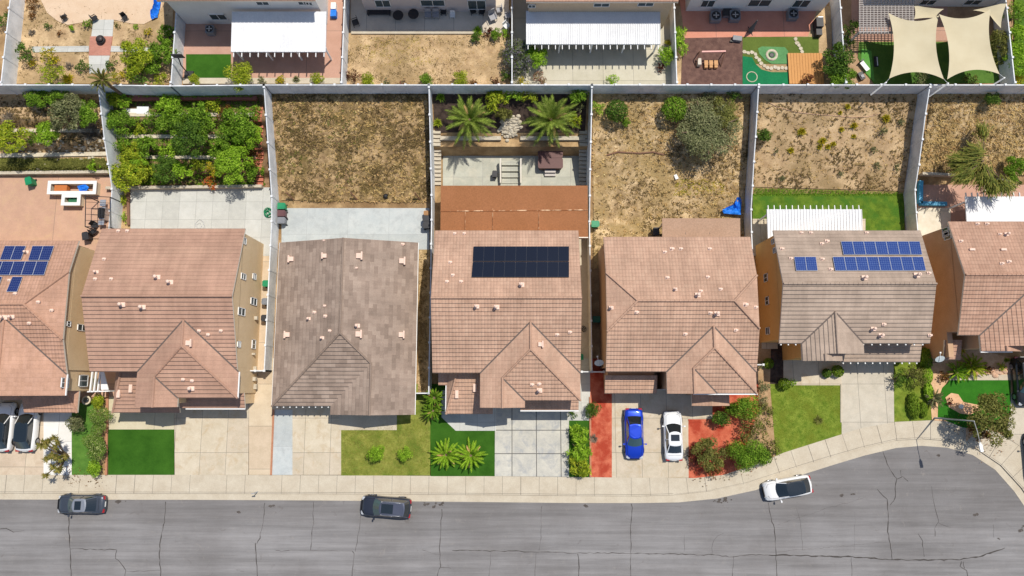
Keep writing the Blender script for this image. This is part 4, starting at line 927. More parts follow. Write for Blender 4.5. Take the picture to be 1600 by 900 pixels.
cover('white ribbed metal patio roof in the upper left block', 361, 509, 18, 81, ZB, 2.75, M_wsheet, ribs=.4, tails=12, drop=.3)
cover('long white ribbed metal patio roof at the top centre', 822, 1032, 17, 69, ZB, 2.75, M_wsheet, ribs=.22, tails=20, drop=.3, posts=5)
o = cover('wide rust brown patio cover with a stained seam', 688, 919, 290, 373, 0, 2.6, M_brsheet, post_m=M_cream, drop=.3, tail_side=1, th=.15)
m = MB(); A = P(688, 330, 2.78); B = P(918, 328, 2.78)
m.bar(A+Vector((0, 0, .02)), B+Vector((0, 0, .02)), .09, .05)
for px in (727, 770, 842): a = P(px, 292, 2.63); b = P(px, 358, 2.88); m.bar(a, b, .03, .03)
wb(m, 'seam', mottle('stained_seam', rgb(150, 98, 64)[:3], rgb(226, 190, 154)[:3], 1.2, 6, lo=.48, hi=.6), o)
o = cover('small taupe patio cover behind the clipped gable house', 1035, 1157, 341, 385, 0, 2.6, mottle('taupe_sheet', rgb(168, 138, 116)[:3], rgb(176, 146, 124)[:3], .5, 7, bump=0), post_m=M_cream, drop=.3, tail_side=1, posts=3)
m = MB()
for px in (1070, 1108): a = P(px, 350, 2.66); b = P(px+1, 366, 2.75); m.bar(a, b, .03, .03)
wb(m, 'seam', M_dark, o)
cover('white ribbed patio cover on the green back lawn', 1200, 1349, 327, 385, 0, 2.6, M_wsheet, ribs=.3, drop=.2, tails=16, tail_side=1)
cover('smooth white patio cover at the right edge', 1512, 1640, 307, 370, 0, 2.7, M_wsheet, drop=.2, tail_side=1, tails=14)
# ================================================================ CARS
def paint(name, c, coat=1.0, rough=.35, metal=.0):
    m = NT(name); m.b.inputs['Base Color'].default_value = tuple(c)+(1,); m.b.inputs['Roughness'].default_value = rough; m.b.inputs['Metallic'].default_value = metal
    m.b.inputs['Coat Weight'].default_value = coat; m.b.inputs['Coat Roughness'].default_value = .04; return m.m
C_tyre = plain('tyre_rubber', (.015, .015, .016), .8); C_rim = plain('alloy_rim', (.45, .46, .48), .3, metal=.9)
C_glass = plain('car_glass', (.012, .018, .022), .06, spec=.8, coat=1); C_teal = plain('tinted_windscreen', (.03, .07, .075), .08, spec=.8, coat=1)
C_trim = plain('black_trim', (.012, .012, .013), .45); C_lens = plain('headlight_lens', (.6, .62, .65), .1, coat=1); C_red = plain('tail_lens', (.35, .01, .01), .15, coat=1)
C_plate = plain('number_plate', (.75, .75, .72), .5)
def car(label, px, py, ang, L, W, Ht, col, kind='sedan', roofcol=None, sunroof=False, rails=False, teal=False, wheelcol=None, group=None, z=.0):
    """nose points along +x before turning by ang degrees; px,py = centre of the car in the photo"""
    p = P(px, py, z+.9); rt = empty('car', (p.x, p.y, z), radians(ang)); tag(rt, label, 'car', group)
    hw = W/2
    suv = kind in ('suv', 'crossover')
    cowl = .23 if not suv else .25       # fraction of the length from the nose to the windscreen foot
    # stations: s (0 nose .. 1 tail), half width, bonnet/boot height, belt height
    belt = Ht*.64
    hood = Ht*(.56 if not suv else .6)
    St = [(0, .50, .40, .35), (.006, .72, .50, .44), (.025, .86, .62, .52), (.07, .94, .80, .62), (.13, .985, .90, .66), (.2, 1., .96, .68), (cowl+.05, 1., 1., .7), (.38, .985, 1.05, .7), (.5, .98, 1.07, .7), (.62, .985, 1.09, .7), (.74, 1., 1.1, .7), (.84, .99, 1.1, .7), (.92, .95, 1.08, .68), (.965, .9, 1.02, .6), (.99, .8, .88, .5), (1., .62, .7, .42)]
    m = MB(); rings = []
    for s, w, hf, lo in St:
        x = L*(.5-s); w = hw*w; top = hood*hf if s < .5 else (hood*hf if suv else hood*hf*.98)
        zb = .2 if .02 < s < .98 else .3
        prof = [(w*.93, zb), (w, zb+.14), (w*1.0, top*.72), (w*.965, top*.88), (w*.86, top*.975), (w*.6, top+.012), (0, top+.03)]
        ring = [(x, y, zz) for y, zz in prof]+[(x, -y, zz) for y, zz in prof[-2::-1]]
        rings.append([len(m.v)+k for k in range(len(ring))]); m.v += ring
    def quad(f, mi=0, sm=True): m.f.append(f); m.mi.append(mi); m.uv.append(None); m.sm.append(sm)
    n = len(rings[0])
    for a, b in zip(rings, rings[1:]):
        for k in range(n-1): quad((a[k], a[k+1], b[k+1], b[k]))
        quad((a[n-1], a[0], b[0], b[n-1]), 1)
    quad(tuple(rings[0]), 1); quad(tuple(rings[-1][::-1]), 0)
    # shut lines of bonnet and boot
    body = m.build('body', [col, C_trim], rt, fix=True)
    # greenhouse
    if suv: xs = (cowl+.0, cowl+.14, .90, .975)
    elif kind == 'hatch': xs = (cowl+.0, cowl+.16, .80, .955)
    else: xs = (cowl+.02, cowl+.175, .70, .87)
    x0, x1, x2, x3 = [L*(.5-s) for s in xs]; zb = hood*1.03; zr = Ht-.03
    def ring(xf, xr, w, zf, zr_, z1):
        c = (xf-xr)
        return [(xf-.06, w*.35, zf), (xf-.02, 0, zf), (xf-.06, -w*.35, zf)][::-1]
    wb0, wr0 = hw*(.87 if kind != 'hatch' else .8), hw*(.66 if kind != 'hatch' else .68)
    def outline(xf, xr, w, z, crown=.0, nseg=5):
        pts = []
        bow = .10*W
        for i in range(nseg+1):               # front edge, bowed forward
            t = i/nseg*2-1; pts.append((xf-bow*t*t, w*t*(.93), z+crown*(1-t*t)))
        pts2 = []
        for i in range(1, 6):                 # left side going back
            t = i/6; pts2.append((xf-bow+(xr+bow*.5-xf+bow)*t, w*(.93+.07*sin(pi*t)**.6), z+crown*.15*sin(pi*t)))
        pts3 = []
        for i in range(nseg+1):
            t = 1-i/nseg*2; pts3.append((xr+bow*.5*t*t, w*t*(.93 if not kind == 'sedan' else .88), z+crown*.6*(1-t*t)))
        pts4 = [(x, -y, zz) for x, y, zz in pts2[::-1]]
        return pts+pts2+pts3+pts4
    A = outline(x0, x3, wb0, zb); B = outline(x1, x2, wr0*1.03, zr-.03); D = outline(x1-.12, x2+.12, wr0*.9, zr+.0, .02)
    nn = len(A); ws = MB(); bs = MB(); sdl, sdr = MB(), MB(); rf = MB()
    for k in range(nn):
        j = (k+1) % nn; q = [A[k], A[j], B[j], B[k]]
        tgt = ws if k < 5 else sdl if k < 11 else bs if k < 16 else sdr
        if tgt in (sdl, sdr):
            sd = tgt
            kk = (k-5) if k < 11 else (k-16)
            t0 = .06
            lo = [Vector(q[0])*(1-.1)+Vector(q[3])*.1, Vector(q[1])*(1-.1)+Vector(q[2])*.1]; hi = [Vector(q[0])*.1+Vector(q[3])*.9, Vector(q[1])*.1+Vector(q[2])*.9]
            sd.face([lo[0], lo[1], hi[1], hi[0]]); rf.face([q[0], q[1], lo[1], lo[0]], 0); rf.face([hi[0], hi[1], q[2], q[3]], 0)
        else: tgt.face(q, 0, smooth=True)
        rf.face([B[k], B[j], D[j], D[k]], 0, smooth=True)
    rf.face(D, 0)
    for k in ((5, 8, 11, 16, 19, 0) if kind != 'hatch' else (5, 0)):            # pillars
        a, b = Vector(A[k]), Vector(B[k]); off = Vector((0, .012*(1 if a.y > 0 else -1), .008)); pil = MB(); pil.bar(a+off, b+off, .075 if k not in (8, 19) else .06, .03); pil.build('pillar', col if not suv else (roofcol or col), rt)
    rm = roofcol or col
    roof = rf.build('roof', rm, rt)
    ws.build('windscreen', C_teal if teal else C_glass, rt); bs.build('rear_window', C_glass, rt); sdl.build('side_window', C_glass, rt); sdr.build('side_window', C_glass, rt)
    if sunroof:
        s = MB(); sx = x1-.3 if sunroof == 1 else x1-.25; s.prism([(sx, -wr0*.68), (sx, wr0*.68), (sx-(.62 if sunroof == 1 else 1.15), wr0*.68), (sx-(.62 if sunroof == 1 else 1.15), -wr0*.68)], zr-.0, zr+.035)
        if sunroof == 3: s.prism([(sx-1.45, -wr0*.68), (sx-1.45, wr0*.68), (sx-2.2, wr0*.62), (sx-2.2, -wr0*.62)], zr-.0, zr+.03)
        s.build('sunroof', C_glass, roof)
    if rails:
        r = MB()
        for sg in (-1, 1): r.tube([(x1-.25, sg*wr0*.93, zr), (x1-.4, sg*wr0*.93, zr+.06), (x2+.5, sg*wr0*.93, zr+.06), (x2+.3, sg*wr0*.93, zr)], .025, 6)
        r.build('roof_rail', C_rim, roof)
    for sg in (-1, 1):
        mi = MB(); mi.tube([(x0-.28, sg*hw*.9, zb+.02), (x0-.26, sg*hw*1.08, zb+.09)], .03, 6, 0); mi.box((x0-.27, sg*hw*1.13, zb+.12), (.13, .2, .14)); mi.build('wing_mirror', col if sg else C_trim, rt)
        hl = MB(); q = [(L*.5-.2, sg*hw*.86, hood*.74), (L*.5-.09, sg*hw*.72, hood*.66), (L*.5-.055, sg*hw*.52, hood*.62), (L*.5-.17, sg*hw*.5, hood*.79), (L*.5-.42, sg*hw*.84, hood*.86)]
        hl.face([(x+.02, y*1.01, z_+.012) for x, y, z_ in q]); hl.build('headlight', C_lens, rt)
        tl = MB(); tl.box((-L*.5+.09, sg*hw*.68, hood*.86), (.2, hw*.36, .12)); tl.build('tail_light', C_red, rt)
        for xx in (L*.5-L*.19, -L*.5+L*.2):
            w = MB(); r = .34 if not suv else .38; y0, y1 = sg*(hw-.2), sg*(hw+.005)
            w.tube([(xx, y0, r), (xx, y1, r)], r, 20, 0, smooth=False); wo = w.build('wheel', C_tyre, rt)
            w = MB(); w.tube([(xx, y1-sg*.02, r), (xx, y1+sg*.008, r)], r*.66, 16, 0, smooth=False)
            for a in range(5): w.bar((xx, y1+sg*.014, r), (xx+cos(a*1.2566)*r*.6, y1+sg*.014, r+sin(a*1.2566)*r*.6), .07, .02, 0)
            w.build('rim', wheelcol or C_rim, wo)
            arch = MB()
            for a in range(9):
                t0, t1 = pi*a/9, pi*(a+1)/9; R0, R1 = r*1.05, r*1.18; yy = sg*(hw+.004)
                arch.face([(xx+cos(t0)*R0, yy, r+sin(t0)*R0), (xx+cos(t1)*R0, yy, r+sin(t1)*R0), (xx+cos(t1)*R1, yy, r+sin(t1)*R1), (xx+cos(t0)*R1, yy, r+sin(t0)*R1)])
            arch.build('wheel_arch', C_trim, rt)
    g = MB(); g.box((L*.5-.02, 0, hood*.55), (.06, hw*1.0, .16)); g.build('grille', C_trim, rt)
    s = MB(); xh = x0+.06; ww = hw*.78
    pts = [(xh-.1*W, ww, hood*1.03), (L*.5-.45, ww*.93, hood*.885), (L*.5-.3, ww*.5, hood*.875)]
    for sg in (-1, 1):
        for a, b in zip(pts, pts[1:]): s.bar((a[0], sg*a[1], a[2]+.012), (b[0], sg*b[1], b[2]+.012), .014, .012)
    if kind == 'sedan': s.bar((x3-.12, -ww*.86, hood*1.09+.012), (x3-.12, ww*.86, hood*1.09+.012), .015)
    s.build('shut_line', C_trim, rt)
    n = MB(); n.box((-L*.5-.005, 0, hood*.72), (.03, .5, .15)); n.build('number_plate', C_plate, rt)
    return rt
zr_ = -.12
car('dark grey sedan parked by the kerb at the left of the street', 124, 788.5, 180, 4.75, 1.84, 1.45, paint('paint_gunmetal', (.06, .07, .09), metal=.3), roofcol=paint('paint_silver_grey', (.3, .32, .36), metal=.4), teal=True, z=zr_, sunroof=1)
car('black crossover parked askew beside the kerb, with a glass sunroof and roof rails', 602.5, 792.5, 176, 4.95, 1.98, 1.7, paint('paint_black_blue', (.022, .026, .04)), 'suv', roofcol=paint('paint_slate', (.09, .1, .14), metal=.4), sunroof=2, rails=True, teal=True, z=zr_)
car('bright blue sedan parked on the driveway', 991.5, 678, -90, 5.0, 1.9, 1.47, paint('paint_blue', (.006, .045, .5), metal=.35), teal=True)
car('white sedan with a small sunroof, parked beside the blue car', 1053, 681, 90, 4.85, 1.88, 1.47, paint('paint_pearl', (.74, .76, .78)), sunroof=1)
car('white car with a full black glass roof, parked at the bend of the kerb', 1232, 763, 190, 4.75, 1.9, 1.6, paint('paint_white', (.8, .8, .8)), 'hatch', roofcol=C_glass, z=zr_)
car('white crossover with dark glass roof on the left driveway, nearer the path', 40, 667, 90, 4.8, 1.94, 1.6, bpy.data.materials['paint_white'], 'hatch', roofcol=C_glass, group='white cars on the left driveway')
car('white car partly outside the left edge of the picture, on the left driveway', 3, 667, 90, 4.8, 1.94, 1.6, bpy.data.materials['paint_white'], 'hatch', roofcol=C_glass, group='white cars on the left driveway')
car('black car parked on the right edge driveway beside the deep green turf', 1603, 596, -90, 4.9, 1.94, 1.6, paint('paint_black', (.015, .016, .018)), 'suv', teal=True)
car('dark car cut by the right edge, below the black car', 1625, 716, 90, 4.9, 1.94, 1.6, bpy.data.materials['paint_black'], 'suv')
# ================================================================ PLANTS
def leafmat(name, cols, rough=.7, trans=.35):
    m = NT(name); r = m.n('NewGeometry').outputs['Random Per Island']
    c = m.ramp(r, [(i/(len(cols)-1), lin(k)) for i, k in enumerate(cols)])
    v = m.ramp(m.noise(1.1, 3, .6), [(.32, grey(.34)), (.68, grey(.64))]); c = m.mix(.85, c, v, 'OVERLAY')
    m.col(c); m.b.inputs['Roughness'].default_value = rough; m.b.inputs['Specular IOR Level'].default_value = .2
    tr = m.n('BsdfTranslucent'); m.l(c, tr.inputs[0]); mx = m.n('MixShader', i_0=trans); m.l(m.b.outputs[0], mx.inputs[1]); m.l(tr.outputs[0], mx.inputs[2])
    m.l(mx.outputs[0], m.t.nodes['Material Output'].inputs[0]); return m.m
L_green = leafmat('leaf_green', [(72, 108, 24), (117, 155, 42), (158, 192, 65), (97, 133, 33)])
L_dark = leafmat('leaf_dark_green', [(51, 81, 27), (85, 119, 40), (122, 153, 58), (67, 99, 33)])
L_yel = leafmat('leaf_yellow_green', [(122, 146, 31), (169, 185, 49), (201, 205, 63), (103, 135, 33)])
L_lime = leafmat('leaf_lime', [(110, 153, 27), (153, 192, 47), (185, 216, 74), (103, 142, 31)])
L_gold = leafmat('leaf_golden', [(187, 169, 33), (223, 201, 54), (158, 158, 45), (135, 144, 45)])
L_grey = leafmat('leaf_grey_green', [(103, 110, 70), (133, 137, 94), (164, 164, 119), (90, 101, 56)])
L_olive = leafmat('leaf_olive', [(103, 110, 47), (131, 133, 65), (155, 153, 83), (88, 94, 40)])
L_rust = leafmat('leaf_rusty', [(122, 78, 38), (150, 100, 50), (96, 86, 40), (110, 60, 36)])
L_red = leafmat('leaf_dark_red', [(92, 34, 36), (122, 52, 44), (90, 80, 40), (70, 40, 30)])
L_orange = leafmat('petal_orange', [(216, 104, 40), (226, 140, 50), (206, 70, 70), (120, 130, 50), (140, 150, 60)])
L_purple = leafmat('petal_purple', [(136, 124, 138), (104, 118, 72), (150, 140, 158), (96, 116, 50), (120, 140, 60)])
L_pink = leafmat('petal_pale', [(206, 170, 150), (130, 128, 70), (180, 120, 110), (120, 110, 60)])
L_twig = leafmat('bare_twigs', [(110, 98, 84), (140, 128, 112), (90, 80, 68)], trans=.0)
L_palm = leafmat('palm_frond', [(96, 126, 36), (140, 162, 62), (174, 188, 92), (78, 104, 32)])
L_straw = leafmat('straw', [(220, 190, 134), (196, 164, 108), (176, 148, 88), (232, 206, 152)], trans=.1)
L_weed = leafmat('weed_leaf', [(116, 98, 60), (140, 118, 78), (96, 76, 54), (128, 112, 60)], trans=.1)
L_flower = leafmat('white_flowering', [(100, 134, 42), (128, 158, 56), (192, 200, 130), (78, 112, 34), (110, 142, 46)])
L_hedge = leafmat('clipped_hedge', [(98, 130, 28), (122, 152, 38), (140, 164, 54), (86, 116, 28)])
M_bark = mottle('bark', rgb(96, 78, 62)[:3], rgb(132, 112, 92)[:3], 4, 20, bump=.02)
def leaf(vs, fs, p, n, up, s, w=.5, bend=.25):
    n = n.normalized(); a = up-n*up.dot(n)
    a = a.normalized() if a.length > 1e-3 else n.orthogonal().normalized(); b = n.cross(a); i = len(vs)
    vs += [p-a*s*.5, p+b*s*w*.5-n*s*bend*.3, p+a*s*.5-n*s*bend, p-b*s*w*.5-n*s*bend*.3]
    fs.append((i, i+1, i+2, i+3))
def rv(r):
    while True:
        v = Vector((r.uniform(-1, 1), r.uniform(-1, 1), r.uniform(-1, 1)))
        if .05 < v.length < 1: return v.normalized()
MESHC = {}
def crown_mesh(kind, R, seed):
    """leaf faces spread through lobes; base of the crown at z=0; R is its plan radius"""
    key = (kind, round(R, 2), seed)
    if key in MESHC: return MESHC[key]
    r = random.Random(hash(key) % 99991 if False else int(R*977)+seed*131+len(kind)*17); vs, fs = [], []
    if kind in ('round', 'tree', 'loose', 'big', 'shaggy'):
        hz = {'round': 1.0, 'tree': .8, 'loose': .75, 'big': .75, 'shaggy': .8}[kind]*R
        nl = {'round': 11, 'tree': 26, 'loose': 15, 'big': 42, 'shaggy': 22}[kind]
        lob = []
        for k in range(nl):
            a = r.uniform(0, 2*pi); d = sqrt(r.random())*R*(.62 if kind in ('round', 'big') else .8); q = r.uniform(.22, .42) if kind != 'big' else r.uniform(.13, .25)
            if kind == 'tree': q = r.uniform(.1, .33)
            if kind == 'loose': q = r.uniform(.14, .34)
            zc = hz*(.45+.75*(1-(d/R)**2)*r.uniform(.55, 1))
            lob.append((Vector((cos(a)*d, sin(a)*d, zc)), R*q))
        lob.append((Vector((0, 0, hz*.9)), R*.4 if kind != 'big' else R*.3))
        ls = {'round': .13, 'tree': .17, 'loose': .16, 'big': .15, 'shaggy': .2}[kind]*(1+.08*R)
        den = {'round': 1.1, 'tree': 1.25, 'loose': .6, 'big': 1.0, 'shaggy': .7}[kind]
        for c, q in lob:
            n = int(4*pi*q*q/(ls*ls*.5)*den*.75)
            for i in range(min(n, 1600)):
                d = rv(r); d.z = abs(d.z)*.9+d.z*.1; d.normalize()
                if d.z < -.2: continue
                p = c+Vector((d.x, d.y, d.z*.85))*q*r.uniform(.62, 1.12)
                nn = (d+rv(r)*.75)
                if nn.z < 0 and r.random() < .7: nn.z = -nn.z
                leaf(vs, fs, p, nn, rv(r) if kind != 'shaggy' else (d+Vector((0, 0, -.4))), ls*r.uniform(.6, 1.35)*(1.6 if kind == 'shaggy' else 1), .5 if kind != 'shaggy' else .25)
        if kind in ('round', 'loose'):
            for i in range(7):           # stems to the ground
                a = r.uniform(0, 6.28); q = lob[i % len(lob)][0]; w = Vector((cos(a), sin(a), 0))*.03
                k = len(vs); vs += [Vector((0, 0, -.05))-w, Vector((0, 0, -.05))+w, q+w*.4, q-w*.4]; fs.append((k, k+1, k+2, k+3))
    elif kind == 'clip':        # clipped topiary ball
        for i in range(int(1500*R+300)):
            d = rv(r); d.z = abs(d.z) if r.random() < .8 else d.z
            leaf(vs, fs, Vector((d.x, d.y, d.z*.85))*R*r.uniform(.78, 1.06)+Vector((0, 0, R*.8)), d+rv(r)*.8, rv(r), (.08+.07*R)*r.uniform(.6, 1.4), .6)
    elif kind == 'tuft':        # clump of blades
        for i in range(int(70+120*R)):
            a = r.uniform(0, 2*pi); t = r.uniform(.15, 1.0); L = R*r.uniform(.6, 1.1); o = Vector((cos(a), sin(a), 0))*R*.15*r.random(); dirv = Vector((cos(a)*t, sin(a)*t, 1.1-t*.7)).normalized(); side = Vector((-sin(a), cos(a), 0))*.022*(1+R)
            m1 = o+dirv*L*.6; tip = o+dirv*L+Vector((0, 0, -L*.3*t)); k = len(vs)
            vs += [o-side, o+side, m1+side*.8, m1-side*.8, tip]; fs += [(k, k+1, k+2, k+3), (k+3, k+2, k+4)]
    elif kind == 'twig':
        for i in range(160):
            a = r.uniform(0, 2*pi); L = R*r.uniform(.4, 1.05); p = Vector((0, 0, 0)); d = Vector((cos(a), sin(a), r.uniform(.2, 1.2))).normalized()
            for s in range(4):
                q = p+d*L/4; w = Vector((-d.y, d.x, 0))*.02; k = len(vs); vs += [p-w, p+w, q+w*.7, q-w*.7]; fs.append((k, k+1, k+2, k+3)); p = q; d = (d+rv(r)*.5).normalized()
    me = bpy.data.meshes.new(kind); me.from_pydata([tuple(v) for v in vs], [], fs); me.update(); MESHC[key] = me; return me
def frond(vs, fs, base, az, el, L, droop, r, nleaf=18, lw=.5, w=.035):
    """feather frond: rachis with leaflets both sides"""
    pts = []; d = Vector((cos(az)*cos(el), sin(az)*cos(el), sin(el))); p = Vector(base); n = nleaf
    for i in range(n+1):
        pts.append(p.copy()); p = p+d*(L/n); d = (d+Vector((0, 0, -droop/n))).normalized()
    side = Vector((-sin(az), cos(az), 0))
    for i in range(n):
        k = len(vs); ww = side*.03*(1-i/n)+side*.008; vs += [pts[i]-ww, pts[i]+ww, pts[i+1]+ww*.9, pts[i+1]-ww*.9]; fs.append((k, k+1, k+2, k+3))
    for i in range(2, n+1):
        t = i/n; ll = lw*sin(pi*min(1, .12+t*.9))**.6*r.uniform(.85, 1.1); dd = (pts[i]-pts[i-1]).normalized(); up = Vector((0, 0, 1))
        for s in (-1, 1):
            for h in ((0, .5) if nleaf < 30 else (0,)):
                b = pts[i]-(pts[i]-pts[i-1])*h; tip = b+(side*s*.75+dd*.75+up*r.uniform(-.35, .15)).normalized()*ll; q = dd*w; k = len(vs); mid = (b+tip)/2+up*.03
                vs += [b-q, b+q, mid+q*.9, tip, mid-q*.9]; fs.append((k, k+1, k+2, k+3, k+4))
def palm_mesh(R, n, seed, droop=1.1, lw=None, tight=0., w=None):
    key = ('palm', R, n, seed, droop)
    if key in MESHC: return MESHC[key]
    r = random.Random(seed); vs, fs = [], []
    for i in range(n):
        az = i*2.39996+r.uniform(-.15, .15); t = i/n; el = 1.25-1.25*t+r.uniform(-.2, .2)
        frond(vs, fs, (cos(az)*.12, sin(az)*.12, 0), az, el, R*(1.12-.22*(1-t))*r.uniform(.76, 1.1), droop*(.5+.7*t), r, 18, lw or R*.15, w or .012+R*.005)
    me = bpy.data.meshes.new('fronds'); me.from_pydata([tuple(v) for v in vs], [], fs); me.update(); MESHC[key] = me; return me
def link(name, me, mat, loc=(0, 0, 0), rz=0., sc=1., parent=None):
    if not me.materials: me.materials.append(mat)
    o = bpy.data.objects.new(name, me); COL.objects.link(o); o.location = loc; o.rotation_euler = (0, 0, rz)
    o.scale = (sc, sc, sc) if isinstance(sc, (int, float)) else sc
    o.material_slots[0].link = 'OBJECT'; o.material_slots[0].material = mat
    if parent: o.parent = parent
    return o
PR = random.Random(11)
def plant(px, py, rpx, kind, mat, name, label, cat=None, group=None, sy=1., trunk=None, hs=1.):
    """rpx: crown radius in photo pixels"""
    R = rpx/14.9*(1 if kind in ('palm', 'cycad', 'clip', 'tuft', 'twig') else 1.27 if kind == 'round' else 1.14)*(1.14 if px < 405 and 145 < py < 300 else 1); hc = R*.7*hs+(trunk or 0)
    b = G(px, py, hc); b.z = zt(b.x, b.y)
    cls = .35 if R < .5 else .6 if R < .8 else 1. if R < 1.35 else 1.7 if R < 2.2 else 2.6 if R < 3.4 else 4.2
    seed = PR.randrange(3)
    if kind in ('palm', 'cycad'):
        t = trunk or .5; o = empty(name, b); tag(o, label, cat or 'palm', group)
        tb = MB(); tb.tube([(0, 0, -.1), (0, 0, t*.5), (0, 0, t)], [.26, .22, .26] if kind == 'palm' else [.2, .2, .22], 10, 0); tb.build('trunk', M_bark, o)
        link('fronds', palm_mesh(round(R, 1), 44 if R > 2 else 27, 5+seed, 1.05 if kind == 'palm' else .9), mat, (0, 0, t), PR.uniform(0, 6), (1, sy, 1), o)
        link('dead_fronds', palm_mesh(round(R*.8, 1), 7, 40+seed, 1.9), L_straw, (0, 0, t-.15), PR.uniform(0, 6), (1, sy, 1), o); return o
    rz = PR.uniform(0, 6.28)
    if kind in ('tree', 'big', 'shaggy') or trunk:
        t = trunk if trunk is not None else R*.5; o = empty(name, b); tag(o, label, cat or 'tree', group)
        tb = MB(); r0 = .05+.045*R; tb.tube([(0, 0, -.1), (.05, 0, t*.6), (0, .05, t+R*.35)], [r0*1.3, r0, r0*.75], 8)
        for k in range(6):
            a = k*1.05+PR.random(); tb.tube([(0, 0, t*.8), (cos(a)*R*.35, sin(a)*R*.35, t+R*.35), (cos(a)*R*.68, sin(a)*R*.68, t+R*.5)], [r0*.6, r0*.4, r0*.15], 5)
        tb.build('trunk', M_bark, o)
        k = 'tree' if kind == 'round' else kind
        link('crown', crown_mesh(k, cls, seed), mat, (0, 0, t), rz if sy == 1 else 0, (R/cls, R/cls*sy, R/cls*hs), o); return o
    o = link(name, crown_mesh(kind, cls, seed), mat, b, rz if sy == 1 else 0, (R/cls, R/cls*sy, R/cls*hs)); tag(o, label, cat or ('grass tuft' if kind == 'tuft' else 'shrub'), group); return o
